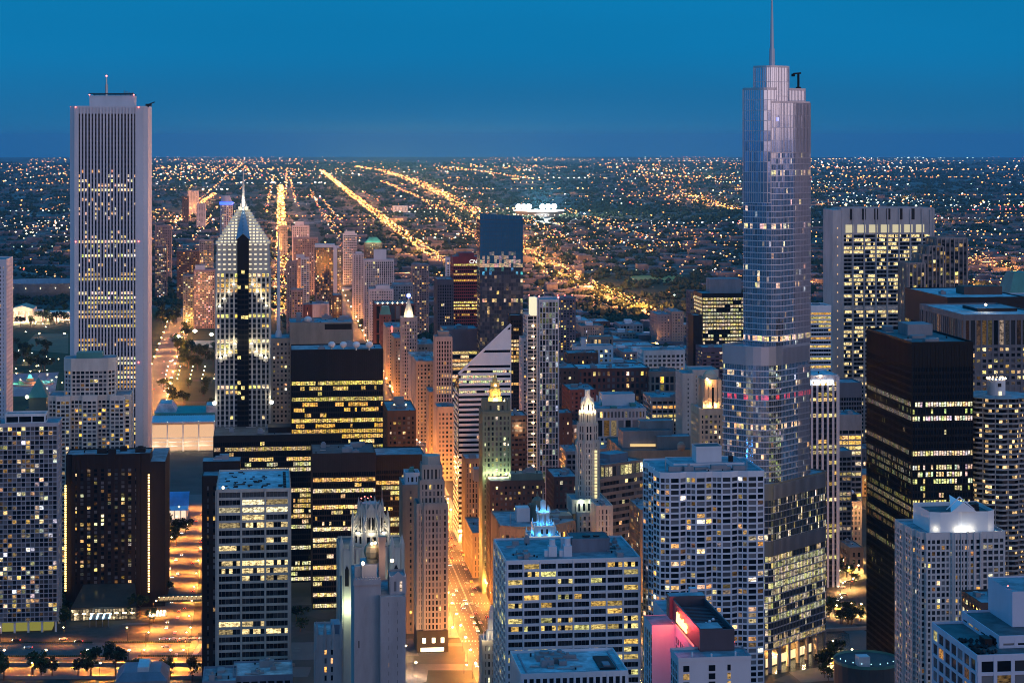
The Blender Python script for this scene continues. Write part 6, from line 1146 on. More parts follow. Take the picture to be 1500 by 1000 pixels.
# ================================================================== far roads, city blocks and lights
def occupied(): pass
farlights = MB(); FC = [(1, .33, .07)]*11 + [(1, .43, .14)]*5 + [(1, .8, .55)]*2 + [(.75, 1, .75), (1, .95, .9), (1, .12, .1)]
def flamp(x, y, s=1.0, c=None, h=9):
    d = math.hypot(x, y); c = c or rnd.choice(FC); k = s * rnd.choice((1.4, 2.4, 3.6, 6.5)); r = max(.9, min(9, d*.00036)) * rnd.choice((.6, .8, .9, 1.1, 1.5))
    farlights.ball(x, y, gz(x, y) + h + r, r, (c[0]*k, c[1]*k, c[2]*k, 1), sz=.7)
def vis(x, y): return abs(x) < y*.262
def line(pts, step, s=1.0, jit=4, c=None, w_=0, drop=.15):
    for (a, b_), (e, d) in zip(pts, pts[1:]):
        l = math.hypot(e-a, d-b_); n = max(1, int(l/(step*max(1, b_/7000))))
        for i in range(n):
            t = (i + rnd.random()*.3)/n; x, y = a + (e-a)*t, b_ + (d-b_)*t
            if rnd.random() < drop or not vis(x, y): continue
            for o in ((-w_, w_) if w_ else (0,)): flamp(x + o*.9 + rnd.uniform(-jit, jit), y + rnd.uniform(-jit, jit), s, c)
froads = MB()
OR = (1, .34, .08)
# bright arterials traced on the ground
XW = [G(965, 467), G(905, 445), G(850, 425), G(808, 396), G(770, 362), G(735, 338), G(700, 318), G(655, 290), G(610, 268), G(560, 252), G(520, 246)]
for pts, wd, st, s in ((XW, 60, 42, 1.2), ([G(650, 390), G(612, 362), G(570, 330), G(520, 292), G(471, 252)], 30, 26, 1.8), ([G(412, 470), G(412, 400), G(412.5, 330), G(411, 274)], 24, 22, 2.0), ([G(500, 480), G(498, 440)], 20, 25, 1.5),
    ([G(672, 440), G(640, 405)], 20, 40, 1.1), ([G(960, 466), G(880, 425), G(830, 400), G(775, 372), G(700, 335)], 20, 40, 1.2), ([G(960, 470), G(925, 446), G(862, 420)], 24, 30, 1.4), ([G(700, 355), G(660, 318), G(610, 290), G(560, 268)], 24, 60, 1.1),
    ([G(262, 330), G(290, 304), G(314, 286)], 22, 38, 1.7), ([G(232, 355), G(262, 330)], 18, 60, .9), ([G(280, 358), G(300, 330), G(318, 305)], 14, 70, .9), ([G(290, 344), G(315, 325)], 14, 70, .9), ([G(390, 315), G(400, 260)], 14, 80, 1), ([G(436, 305), G(424, 262)], 14, 90, 1), ([G(418, 290), G(420, 250)], 12, 90, 1), ([G(510, 380), G(475, 320), G(455, 280)], 16, 80, .9), ([G(500, 330), G(468, 290)], 14, 80, .9),
    ([G(645, 247), G(700, 252), G(785, 266)], 30, 120, 1.6), ([G(930, 254), G(1085, 268)], 40, 140, 1.6), ([G(1000, 285), G(1085, 312)], 40, 80, 1.5), ([G(1010, 297), G(1085, 311)], 30, 90, 1.2), ([G(800, 405), G(860, 402), G(1085, 402)], 24, 60, .8), ([G(970, 400), G(1085, 386)], 18, 90, .6), ([G(1190, 264), G(1240, 264), G(1350, 266)], 40, 180, 1.3), ([G(1350, 262), G(1500, 263)], 40, 150, 1.2), ([G(1440, 270), G(1500, 278)], 40, 150, 1.2), ([G(1415, 383), G(1500, 405)], 60, 34, 1.5), ([G(1410, 370), G(1500, 378)], 40, 50, 1.0), ([G(830, 310), G(1000, 372)], 30, 80, .9), ([G(760, 322), G(900, 385)], 24, 70, 1.0), ([G(0, 335), G(100, 345)], 24, 120, .8), ([G(20, 395), G(100, 415)], 24, 90, .9), ([G(0, 262), G(100, 262)], 30, 240, .8), ([G(0, 300), G(60, 296), G(100, 290)], 26, 120, 1.2), ([G(880, 262), G(930, 266)], 24, 150, 1)):
    strip('', dens(pts, 150), wd, ASPH_L, .2, m=froads); line(dens(pts, 400), st*.9, s, 26 if wd > 50 else 8, OR if s >= 1.1 else None, wd*.4 if wd > 20 else 0, .12)
for k in range(260):  # traffic field on the interchange
    t = rnd.random(); i = min(len(XW)-2, int(3 + t*5)); a, c = XW[i], XW[i+1]; u = rnd.random(); flamp(a[0]+(c[0]-a[0])*u + rnd.gauss(0, 110), a[1]+(c[1]-a[1])*u + rnd.gauss(0, 90), 1.0, rnd.choice((OR, OR, (1, .7, .45), (1, .3, .2))), 3)
# regular street grid over the plain
def pnoise(x, y):
    s_ = 1 if y < 12000 else 12000/y
    return 1.1*mnoise.noise(Vector((x*.0007*s_, y*.0004*s_, 3.1))) + .8*mnoise.noise(Vector((x*.0022*s_, y*.0012*s_, 9.2)))
v = 4300.0; roads2 = []
while v < 60000:
    major = rnd.random() < .35; w_ = 24 if major else 12; y_ = v
    p0, p1 = grid(-v*.17 , y_), grid(v*.42 , y_)
    if major: strip('', dens([p0, p1], 600), w_, ASPH, .1, m=froads)
    st = (48 if major else 90) * max(1, v/8000); n = int((p1[0]-p0[0])/st); run = 0
    for i in range(n):
        x = p0[0] + (p1[0]-p0[0])*(i + rnd.random())/n; y = p0[1] + (p1[1]-p0[1])*(i+.5)/n
        if not vis(x, y): continue
        nv = pnoise(x, y)
        if run > 0:
            run -= 1
            for q in range(2): flamp(x + q*st*.5, y + rnd.uniform(-5, 5), rs_, rc_)
        elif nv > (-.12 if major else .1) and rnd.random() < (.17 if major else .06) * (2.2 if nv > .35 else 1) * (1 if v < 16000 else .45): run = rnd.randint(2, 14 if major else 6); rs_ = rnd.choice((.7, 1, 1.5, 2)); rc_ = rnd.choice(FC)
        elif rnd.random() < .035 and nv > 0: flamp(x, y, .7)
    v += rnd.uniform(90, 220) * max(1, v/7000)
u = -9000.0
while u < 9000:
    major = rnd.random() < .3; pts = [grid(u, q) for q in range(3800, 30000, 1200)]; pts = [q for q in pts if vis(*q)]
    if len(pts) > 1: 
        for (a, b_), (e, d) in zip(pts, pts[1:]):
            if pnoise((a+e)/2, (b_+d)/2) > (-.05 if major else .12): line([(a, b_), (e, d)], 75 if major else 150, 1 if major else .7, 8, None, 0, .35 if major else .6)
    u += rnd.uniform(90, 280)
for cx_, cy_, n, sx_, sy_, s, c in ((760, 322, 40, 300, 500, 1, None), (1275, 298, 130, 520, 500, 1.4, (.85, 1, .75)), (1460, 392, 90, 120, 200, 1.5, OR), (1440, 420, 20, 90, 90, 1.4, OR), (60, 335, 60, 300, 300, 1, (1, .8, .6)), (90, 345, 50, 350, 260, 1.3, (1, .8, .5)), (990, 262, 40, 900, 900, 1, None), (800, 335, 120, 500, 700, .9, None), (950, 300, 120, 900, 900, .9, None), (600, 255, 160, 1500, 2200, 1, None), (420, 240, 50, 900, 3000, .8, None), (560, 245, 110, 2000, 5000, .8, None), (1380, 255, 120, 2800, 3500, .8, None), (1440, 300, 120, 800, 900, .9, None), (1020, 345, 90, 500, 500, .9, None), (900, 360, 120, 600, 500, .8, None), (20, 250, 50, 1500, 3000, .8, None), (270, 252, 90, 1300, 3000, .8, None), (1240, 520, 6, 60, 60, 1, (.3, 1, .4)), (1200, 410, 30, 90, 160, 1, OR), (640, 420, 14, 50, 120, .9, None)):
    g_ = G(cx_, cy_)
    for i in range(n): flamp(g_[0] + rnd.gauss(0, sx_), max(2600, g_[1] + rnd.gauss(0, sy_)), s, c, 8)
tag(froads.build('far_roads', wall('far_road_surface', (.16, .14, .12), .85, .2, .02)), kind='structure')
FARGLOW = []
for pts, st, e in ((XW, 170, 900000), ([G(650, 390), G(612, 362), G(570, 330), G(520, 292), G(471, 252)], 170, 700000), ([G(412, 470), G(412, 400), G(412.5, 330), G(411, 274)], 170, 500000), ([G(965, 468), G(905, 445), G(862, 423)], 90, 500000), ([G(262, 330), G(290, 304), G(314, 286)], 260, 600000), ([G(960, 466), G(880, 425), G(830, 400), G(775, 372), G(700, 335)], 220, 500000), ([G(645, 247), G(700, 252), G(785, 266)], 700, 2500000), ([G(930, 254), G(1085, 268)], 700, 2500000), ([G(1000, 285), G(1085, 312)], 350, 1200000), ([G(1415, 383), G(1500, 405)], 120, 600000)):
    for (a, b_), (e2, d) in zip(pts, pts[1:]):
        l = math.hypot(e2-a, d-b_); n = max(1, int(l/(st*max(1, b_/7000))))
        for i in range(n): t_ = (i + .5)/n; q = max(1, b_/7000)**2; FARGLOW.append((a + (e2-a)*t_, b_ + (d-b_)*t_, e*q))
for i in range(80):  # extra unseen point lights, added to warm the plain as a whole
    Y_ = rnd.uniform(3900, 15000); x_ = rnd.uniform(-.25, .25)*Y_; px_ = 750 + x_/Y_*F
    if pnoise(x_, Y_) > -.1 and not (Y_ < 4600 and 860 < px_ < 1030): FARGLOW.append((x_, Y_, 420000*max(1, Y_/7000)**2))
FL = tag(farlights.build('distant_street_lights', LIGHTS_FAR), 'thousands of tiny amber and white lights scattered over the far plain to the horizon', 'city lights', kind='stuff')
for x, y, e in FARGLOW: lamp_light(FL, (x, y, gz(x, y) + 24), e*.9, (1, .34, .07), 4)
# low city fabric: roofs and tree clumps
fb = MB(); ft = MB()
def near_road(x, y): 
    u_, v_ = ungrid(x, y); return False
for i in range(15000):
    Y_ = 2500 * (12 ** (rnd.random() ** 1.1)); x = rnd.uniform(-.265, .265)*Y_; nv = pnoise(x, Y_)
    if i % 5 < 2 and nv > -.25:
        u_, v_ = ungrid(x, Y_); a, c, h = rnd.uniform(5, 26), rnd.uniform(6, 22), rnd.choice((4, 6, 8, 9, 11, 14)); zz = gz(x, Y_)
        px = 750 + x/Y_*F; py = EYE_Y + 316/Y_*F
        if 860 < px < 1020 and 395 < py < 480 or px < 425 and py > 445 or abs(x - mic(Y_)[0]) < 40 or px < 100 and py > 395: continue
        q = [grid(u_ + s1*a, v_ + s2*c) for s1, s2 in ((-1, -1), (1, -1), (1, 1), (-1, 1))]; fb.prism(q, zz - 1, zz + h)
    else:
        r = rnd.uniform(5, 10) * (1 + Y_/12000); px = 750 + x/Y_*F
        if abs(x - mic(Y_)[0]) < 34 or (px < 425 and Y_ < 3700): continue
        for k in range(4): ft.ball(x + rnd.uniform(-1, 1)*r*1.6, Y_ + rnd.uniform(-1, 1)*r*1.6, gz(x, Y_) + r*.45, r*rnd.uniform(.5, .9), sz=.75)
tag(fb.build('distant_rooftops', wall('far_building_walls', (.13, .125, .15), .8, .8, .02)), 'countless low houses and sheds covering the plain toward the horizon', 'far houses', kind='stuff')
LEAF = wall('foliage', (.045, .07, .025), .9, .6, .3); LEAF2 = wall('dark_foliage', (.022, .036, .018), .9, .5, .3)
tag(ft.build('distant_trees', LEAF2), 'dark tree cover spread between the far houses', 'far trees', kind='stuff')

# ================================================================== trees
def tree_proto(seed, h, leafmat, n):
    R = random.Random(seed); t = empty('tree', (0, 0, -50), 0); tk = MB(); tk.cyl(0, 0, 0, h*.42, h*.03, h*.018, 6)
    for i in range(4): a = i*1.6 + R.random(); tk.beam((0, 0, h*.35), (math.cos(a)*h*.2, math.sin(a)*h*.2, h*.62), h*.012)
    tk.build('trunk', BROWN, t); cr = MB(); lobes = [(R.gauss(0, h*.15), R.gauss(0, h*.15), h*R.uniform(.42, .86), h*R.uniform(.13, .22)) for _ in range(8)]
    for i in range(n):
        x, y, z, r = R.choice(lobes); d = Vector((R.gauss(0, 1), R.gauss(0, 1), R.gauss(0, 1))).normalized() * r * R.uniform(.55, 1.1); p = Vector((x, y, z)) + d; s = h*R.uniform(.035, .07)
        a = Vector((R.gauss(0, 1), R.gauss(0, 1), R.gauss(0, 1))).normalized(); b_ = a.orthogonal().normalized(); c_ = a.cross(b_); cr.poly([tuple(p + b_*s), tuple(p + c_*s), tuple(p - b_*s), tuple(p - c_*s)])
    cr.build('crown', leafmat, t); return t
protos = [tree_proto(1, 11, LEAF, 260), tree_proto(2, 13, LEAF2, 300), tree_proto(3, 9, LEAF, 220)]; used = set()
def tree(x, y, label, group, s=1.0):
    i = rnd.randrange(3)
    if i in used: o = copy_tree(protos[i])
    else: o = protos[i]; used.add(i)
    o.location = (x, y, gz(x, y)); o.rotation_euler = (0, 0, rnd.random()*6.28); k = s*rnd.uniform(.8, 1.25); o.scale = (k, k, k*rnd.uniform(.85, 1.1)); tag(o, label, 'tree', group); return o
for i in range(20): tree(-325 + i*10 + rnd.uniform(-5, 5), 1160 + rnd.uniform(-6, 3), 'leafy tree in the dark row at the very bottom left, below the river drive', 'trees at the river edge', 1.3)
for px, py in ((232, 876), (245, 872), (222, 868), (225, 912), (160, 905), (188, 908), (205, 902), (100, 900), (92, 885), (92, 862), (96, 920), (434, 910), (440, 925), (250, 790), (262, 785), (248, 775), (272, 780), (258, 800), (245, 765)): x, y = G(px, py); tree(x, y, 'leafy street tree near the brown hotel and its side street', 'trees round the brown hotel', 1.15)
for i in range(34): tree(*[(lambda q: (q[0], q[1]))(G(rnd.uniform(1214, 1262), rnd.choice((rnd.uniform(896, 917), rnd.uniform(896, 917), rnd.uniform(828, 858)))))][0], 'green tree on the lit plaza beyond the river', 'trees on the river plaza', .8)
for i in range(9): tree(*G(rnd.uniform(1206, 1222), rnd.uniform(965, 1000)), 'green tree at the foot of the glass skyscraper', 'trees at the skyscraper foot', .9)
for i in range(120):
    px, py = rnd.choice(((rnd.uniform(228, 320), rnd.uniform(565, 612)), (rnd.uniform(262, 320), rnd.uniform(512, 545)), (rnd.uniform(228, 262), rnd.uniform(455, 478)), (rnd.uniform(255, 275), rnd.uniform(480, 525)), (rnd.uniform(10, 72), rnd.uniform(505, 545)), (rnd.uniform(30, 100), rnd.uniform(455, 480))))
    x, y = G(px, py); tree(x, y, 'dark park tree in the lakefront park between the towers', 'park trees', 1.5)
for i in range(30): a = mic(rnd.uniform(2500, 3500)); tree(a[0] + rnd.choice((-19, 19)), a[1], 'street tree lining the far stretch of the bright boulevard', 'boulevard trees', 1.0)
# ================================================================== street lamps
AMB = (1, .32, .04)
lampglow = emit('street_lamp_glow', (1, .70, .36), 26); lampwhite = emit('white_street_lamp_glow', (1, .86, .66), 28)
def lamp_proto(name, glow, h, r):
    t = empty(name, (0, 0, -60)); m = MB(); m.cyl(0, 0, 0, h, .16, .1, 6); m.build('pole', DARK, t); m = MB(); m.beam((0, 0, h), (1.6, 0, h + .3), .12); m.build('arm', DARK, t); m = MB(); m.ball(1.7, 0, h + .2, r, sub=0, sz=.7); m.build('lamp_head', glow, t); return t
LP = {}; nlamp = [0]
def lamp(x, y, label, group, e=0, col=AMB,  r=.75, h=9, glow=lampglow, rz=0.0):
    key = (glow.name, r, h)
    if key not in LP: o = LP[key] = lamp_proto('street_lamp', glow, h, r)
    else: o = copy_tree_nolight(LP[key])
    o.location = (x, y, gz(x, y)); o.rotation_euler = (0, 0, rz); tag(o, label, 'street lamp', group); nlamp[0] += 1
    if e:
        lo = lamp_light(o, (1.7, 0, h - .5), e, col, .5)
        if any(q in group for q in ('drive lamps', 'kerb lamps', 'side street', 'plaza lamps')):
            d = bpy.data.lights.new('light', 'SPOT'); d.energy = e*(2.7 if 'plaza' not in group else 2.2); d.color = col; d.shadow_soft_size = .5; d.spot_size = math.radians(146); d.spot_blend = .5; lo.data = d
    return o
def copy_tree_nolight(o):
    c = o.copy(); COL.objects.link(c); c.parent = None
    for ch in o.children:
        if ch.type == 'MESH': d = ch.copy(); COL.objects.link(d); d.parent = c
    return c
Yv = 1160; i = 0
while Yv < 2450:
    for sgn in (-1, 1):
        a = mic(Yv); lamp(a[0] + sgn*16.4, Yv, 'tall amber street lamp at the kerb of the glowing boulevard', 'boulevard lamps', 70000 if Yv < 1900 else 36000, (1, .33, .05), .85, 9, lampglow, 0 if sgn < 0 else math.pi)
    if i % 3 == 0:
        for sgn in (-1, 1): a = mic(Yv + 11); lamp(a[0] + sgn*20.5, Yv + 11, 'short twin-white pavement lamp along the glowing boulevard', 'pavement lamps', 0, AMB, .7, 5, lampwhite, 0 if sgn < 0 else math.pi)
    Yv += 30 if Yv < 1900 else 55; i += 1
while Yv < 5000:
    for sgn in (-1, 1):
        a = mic(Yv); lamp(a[0] + sgn*16.4, Yv, 'amber street lamp far down the boulevard past the park', 'far boulevard lamps', 110000, AMB, 1.3, 9, lampglow, 0 if sgn < 0 else math.pi)
    Yv += 80 if Yv < 3500 else 130; i += 1
for i in range(13):
    Yv = 1190 + i*42
    for sgn in (-1, 1): a = col2(Yv); lamp(a[0] + sgn*13.5, Yv, 'amber street lamp on the side street between the brown hotel and the blue-roofed tower', 'side street lamps', 34000, (1, .31, .035), .6, 9, lampglow, 0 if sgn < 0 else math.pi)
for i in range(8): lamp(-330 + i*25, 1187.6, 'broad amber lamp on the parapet between the two river drive levels', 'river drive lamps', 48000, (1, .32, .035), .9, 9, lampglow, math.pi/2)
for i in range(5): lamp(-322 + i*40, 1162, 'amber lamp beside the lower river drive at the bottom left', 'lower drive lamps', 40000, (1, .31, .03), .7, 8, lampglow, math.pi/2)
for i in range(5): lamp(-322 + i*40, 1246, 'slim amber lamp on the far kerb of the river drive', 'far kerb lamps', 9000, (1, .32, .04), .6, 9, lampglow, -math.pi/2)
for px, py in ((1226, 978), (1244, 968), (1216, 955), (1252, 985), (1231, 868), (1226, 850), (1240, 845), (1254, 842), (1232, 833), (1222, 826), (1246, 862), (1252, 822), (1229, 890), (1243, 899), (1222, 902), (1258, 900), (1232, 960)): lamp(*G(px, py), 'amber plaza lamp near the river beyond the glass skyscraper', 'plaza lamps', 24000, (1, .5, .14), .7, 7)
for px, py in ((940, 905), (944, 935), (948, 850), (950, 800), (945, 870), (1135, 975), (1175, 965)): lamp(*G(px, py), 'amber lamp in the gap right of the wide gridded office block', 'gap street lamps', 40000, (1, .44, .1), .7, 7)
for px, py in ((575, 985), (590, 965), (565, 965), (605, 990), (612, 950)): lamp(*G(px, py), 'bright lamp in the forecourt left of the slim stone tower', 'forecourt lamps', 12000, (1, .62, .28), .9, 8)
for i in range(22):  # drive along the lake
    t = i/21; P_ = [G(204, 660), G(232, 560), G(262, 465)]; a, c = (P_[0], P_[1]) if t < .5 else (P_[1], P_[2]); u = t*2 % 1 if t < 1 else 1
    for o in (-16, 16): lamp(a[0] + (c[0]-a[0])*u + o, a[1] + (c[1]-a[1])*u, 'amber lamp along the lakefront drive between the white ribbed and pyramid-topped towers', 'lakefront lamps', 170000 if o > 0 else 60000, (1, .36, .06), 1.0, 9)
for i in range(6):
    for k in range(4): x, y = G(240 + i*18 + k*1.5, 560 - k*6); lamp(x, y, 'small amber path lamp in the park, in one of the slanting rows', 'park path lamps', 12000 if k == 2 else 0, AMB, .9, 5)
for px, py in ((238, 508), (262, 500), (286, 505), (310, 508), (330, 506)): lamp(*G(px + 22, py), 'dazzling white floodlight at the ball field', 'ball field floodlights', 90000, (1, .97, .8), 3.6, 16, lampwhite)
for i in range(18): lamp(*G(rnd.uniform(10, 100), rnd.uniform(455, 500)), 'small amber lamp in the park in front of the columned museum', 'museum park lamps', 5000 if i % 5 == 0 else 0, AMB, 1.0, 6)
for i in range(22): lamp(*G(rnd.uniform(10, 90), rnd.uniform(518, 580)), 'small amber lamp round the fountain plaza', 'fountain plaza lamps', 5000 if i % 4 == 0 else 0, (1, .6, .35), .8, 6)
for i in range(26): x, y = G(rnd.uniform(820, 1050), rnd.uniform(480, 640)); lamp(x, y, 'amber street lamp between the downtown blocks', 'downtown lamps', 50000, (1, .45, .1), .9, 9)
for i in range(15):
    x0 = (110, 245, 365)[i % 3]; Yv = 1330 + (i//3)*200; x, y = ns(x0, 1250, Yv); lamp(x + 6, y, 'amber street lamp on a cross street hidden deep between towers', 'deep street lamps', 30000, (1, .45, .1), .7, 9)

# ================================================================== cars
def car_proto(body, seed):
    t = empty('car', (0, 0, -70)); m = MB(); pr = [(-2.3, .35), (2.3, .35), (2.35, .75), (2.1, .95), (1.1, 1.02), (.4, 1.45), (-1.2, 1.48), (-2.0, 1.0), (-2.35, .9)]
    i = len(m.v)
    for s_ in (-.9, .9): m.v += [(s_*(1 if z < 1.1 else .85), y, z) for y, z in pr]
    n = len(pr); m.f += [tuple(range(n)), tuple(range(2*n-1, n-1, -1))] + [(k, n + k, n + (k+1) % n, (k+1) % n) for k in range(n)]; m.c += [None]*(n+2); m.build('body', body, t)
    g = MB(); g.poly([(-.75, 1.12, 1.06), (.75, 1.12, 1.06), (.7, .45, 1.44), (-.7, .45, 1.44)]); g.poly([(.7, -1.25, 1.48), (.75, -1.98, 1.04), (-.75, -1.98, 1.04), (-.7, -1.25, 1.48)]); g.build('windscreen', PANE, t)
    for sx in (-.92, .92):
        for sy in (-1.45, 1.45):
            w_ = MB(); P = [(sy + .34*math.cos(a), .34 + .34*math.sin(a)) for a in [k*math.pi/4 for k in range(8)]]; w_.v = [(sx - .1, y, z) for y, z in P] + [(sx + .1, y, z) for y, z in P]; w_.f = [tuple(range(8)), tuple(range(15, 7, -1))] + [(k, 8+k, 8+(k+1) % 8, (k+1) % 8) for k in range(8)]; w_.c = [None]*10; w_.build('wheel', DARK, t)
        h = MB(); h.ball(sx*.72, 2.36, .68, .3, sz=.6); h.build('headlight', HL, t); h = MB(); h.ball(sx*.75, -2.36, .75, .26, sz=.6); h.build('taillight', TL, t)
    return t
HL = emit('headlight_glow', (1, .92, .75), 22); TL = emit('taillight_glow', (1, .06, .03), 9)
cb = [wall('silver_car_paint', (.5, .5, .52), .35, .02, metal=.3), wall('black_car_paint', (.03, .03, .035), .3, .02), wall('white_car_paint', (.7, .7, .7), .35, .02), wall('yellow_taxi_paint', (.6, .38, .04), .4, .02)]
cps = [car_proto(m, i) for i, m in enumerate(cb)]; cn = ['silver', 'black', 'white', 'yellow taxi']; cu = set()
def car(x, y, rz, where, group):
    i = rnd.choice((0, 0, 1, 1, 2, 3))
    if i in cu: o = copy_tree(cps[i])
    else: o = cps[i]; cu.add(i)
    o.location = (x, y, .14); o.rotation_euler = (0, 0, rz); nm = cn[i] + ('' if i == 3 else ' car'); tag(o, nm + ' ' + where, 'car', group + ' (' + nm + ')')
for i in range(78):
    Yv = 1150 + i*10 + rnd.uniform(-6, 6); a = mic(Yv)
    if rnd.random() < .5: car(a[0] - rnd.choice((1.9, 5, 8.3, 11.6)), Yv, math.pi + ROT, 'driving toward the viewer with headlights on the boulevard', 'oncoming cars on the boulevard')
    if rnd.random() < .65: car(a[0] + rnd.choice((1.9, 5, 8.3, 11.6)), Yv, ROT, 'driving away with red tail lights on the boulevard', 'departing cars on the boulevard')
for i in range(34): Yv = 1170 + i*15 + rnd.uniform(-5, 5); a = col2(Yv); s_ = rnd.choice((-1, 1)); car(a[0] + s_*rnd.choice((3, 6.5, 10)), Yv, ROT if s_ > 0 else math.pi + ROT, 'on the side street beside the brown hotel', 'cars on the side street')
for i in range(6): car(-220 + i*6.2, 1249 + i*.4, math.pi/2 + ROT, 'parked in the row in front of the brown hotel', 'cars parked before the hotel')
for x, y, r in ((-300, 1228, 1.6), (-262, 1214, -1.5), (-215, 1230, 1.6), (-205, 1176, 1.57), (-272, 1243, 1.6), (-312, 1246, 1.6), (-283, 1249, 1.6)): car(x, y, r, 'on the river drive at the lower left', 'cars on the river drive')
for px, py in ((1222, 972), (1232, 980), (1238, 958), (1228, 880), (1236, 872), (1243, 853), (1233, 861)): car(*G(px, py), rnd.uniform(0, 3), 'crossing the lit plaza street beyond the skyscraper', 'cars by the plaza')
for i in range(20):
    t = rnd.random(); a, c = G(216, 610), G(262, 465); car(a[0] + (c[0]-a[0])*t + rnd.uniform(-12, 12), a[1] + (c[1]-a[1])*t, rnd.choice((ROT, math.pi + ROT)), 'on the lakefront drive far below the white ribbed tower', 'cars on the lakefront drive')

# ================================================================== landmarks in the park, stadium, small things
b = Bld('museum', 'floodlit white columned museum with long colonnaded wing, far left park', 12, 3480, seed=301); MU = wall('museum_marble', (.66, .6, .52)); P = b.rect(10, 58, 3400, 40); h = 21
for x0, x1, Yv, dd, hh in ((10, 17, 3420, 40, 19), (47, 60, 3420, 40, 19), (56, 130, 3440, 40, 15), (15, 49, 3398, 10, 3)): Q = b.rect(x0, x1, Yv, dd); b.m('wall', MU).prism(Q, 0, hh)
Q = b.rect(16, 48, 3400, 30); a0, a1, vv = Q[0][0], Q[1][0], Q[0][1]; b.m('wall', MU).prism([(a0, vv + 5), (a1, vv + 5), (a1, vv + 60), (a0, vv + 60)], 0, 24); b.m('entablature', MU).box(a0, a1, vv - .5, vv + 5, 20, 24)
b.m('pediment', MU).poly([(a0, vv - .6, 24), (a1, vv - .6, 24), ((a0+a1)/2, vv - .6, 30)]); b.m('roof', COPPER).poly([(a0, vv - .6, 24), ((a0+a1)/2, vv - .6, 30), ((a0+a1)/2, vv + 60, 30), (a0, vv + 60, 24)]); b.m('roof', COPPER).poly([(a1, vv + 60, 24), ((a0+a1)/2, vv + 60, 30), ((a0+a1)/2, vv - .6, 30), (a1, vv - .6, 24)])
for i in range(8): x = a0 + 2 + i*(a1-a0-4)/7; mm = MB(); mm.cyl(x, vv + 1.2, 0, 20, 1.15, 1, 10); mm.build('column', MU, b.root)
Q = b.rect(57, 128, 3438, 4); 
for i in range(30): x = Q[0][0] + 1 + i*(Q[1][0]-Q[0][0]-2)/29; mm = MB(); mm.cyl(x, Q[0][1] - 1, 0, 13, .6, .5, 8); mm.build('column', MU, b.root)
for i in range(9): lamp_light(b.root, (a0 - 8 + i*9 , vv - 14, 3), 26000, (1, .66, .38), 1)
for i in range(7): lamp_light(b.root, (Q[0][0] + 4 + i*13, Q[0][1] - 12, 3), 18000, (1, .6, .35), 1)
b.done(0)
b = Bld('stadium', 'dark sweeping stadium bowl behind the columned museum', 20, 3900, seed=302); c = b.loc(66, 3980); SB2 = wall('stadium_steel', (.2, .28, .36), .5)
for r0, r1, z0_, z1_ in ((70, 84, 0, 14), (84, 95, 14, 30)): 
    mm = b.m('seating_bowl', SB2); E = lambda r: [(c[0] + r*1.05*math.cos(2*math.pi*i/36), c[1] + r*.9*math.sin(2*math.pi*i/36)) for i in range(36)]; mm.prism(E(r0), z0_, z1_, E(r1), top=False); mm.prism(E(r0 - 6), z0_ + 1, z1_ + 1, E(r1 - 6), top=False)
for i in range(40): a = i*math.pi/20; b.m('rim_lamp', MATS['warm_lamp_glow']).ball(c[0] + 93*math.cos(a), c[1] + 82*math.sin(a), 22 + (i % 2)*6, .9)
b.m('pitch', GRASS).poly([(c[0] + 62*math.cos(i*.35), c[1] + 52*math.sin(i*.35), .5) for i in range(18)]); b.done(0)
b = Bld('modern_museum_wing', 'glowing low glass museum wing with flat canopy roof beside the park', 226, 2000, seed=303); P = b.rect(222, 314, 2000, 46); a0, a1 = P[0][0], P[1][0]; zr = 0
lit_wall = emit('gallery_glow', (1, .58, .32), .85); vv = P[0][1]; zt_ = b.H(617, 2000); b.m('curtain_wall', lit_wall).box(a0, a1, vv + 2, vv + 2.3, 1, zt_ - 4)
for i in range(5): x = a0 + i*(a1-a0)/4; mm = MB(); mm.box(x - .7, x + .7, vv + .8, vv + 2, 0, zt_ - 2); mm.build('column', WHITE, b.root); b.m('canopy_lamp', MATS['floodlight_glow']).ball(x, vv + .3, zt_ - 1.4, .9); lamp_light(b.root, (x + 4, vv - 3, 6), 3500, (1, .7, .4), .5)
for z_ in (5, 9, 13): b.m('floor_band', WHITE).box(a0, a1, vv + 1.5, vv + 1.99, z_, z_ + .8)
b.m('core', CREAM).box(a0 + .1, a1 - .1, vv + 2.4, vv + 44, 0, zt_ - 2); b.m('canopy_roof', LILAC).box(a0 - 2, a1 + 1, vv - 2, vv + 46, zt_ - 2, zt_ - .8); b.m('canopy_roof', LILAC)
for i in range(26): b.m('canopy_rib', LILAC).box(a0 + i*(a1-a0)/26, a0 + i*(a1-a0)/26 + .4, vv - 2.4, vv + 46, zt_ - .8, zt_ - .2)
Q = b.rect(226, 316, 2050, 60); b.m('rear_hall', COPPER).prism(Q, 0, b.H(606, 2050)); b.m('rear_roof', ROOFL).prism(b.rect(226, 258, 2060, 40), b.H(606, 2050) + .1, b.H(592, 2060), offset(b.rect(226, 258, 2060, 40), -5)); b.m('rear_roof', ROOFL).prism(b.rect(302, 318, 2060, 30), b.H(606, 2050) + .1, b.H(594, 2060)); b.done(0)
b = Bld('pavilion', 'small pavilion with blue curved roof and lit white front behind the brown hotel', 244, 1540, seed=304); x0_, y0_ = G(262, 758); b.root.location = (x0_ - 14, y0_, 0)
m = b.m('curved_roof', wall('blue_tent_roof', (.12, .3, .62), .5)); 
for i in range(8): a, c_ = i/8, (i+1)/8; m.poly([(0, 26*a, 9 + 9*math.sin(a*2.2)), (22, 26*a, 9 + 9*math.sin(a*2.2)), (22, 26*c_, 9 + 9*math.sin(c_*2.2)), (0, 26*c_, 9 + 9*math.sin(c_*2.2))])
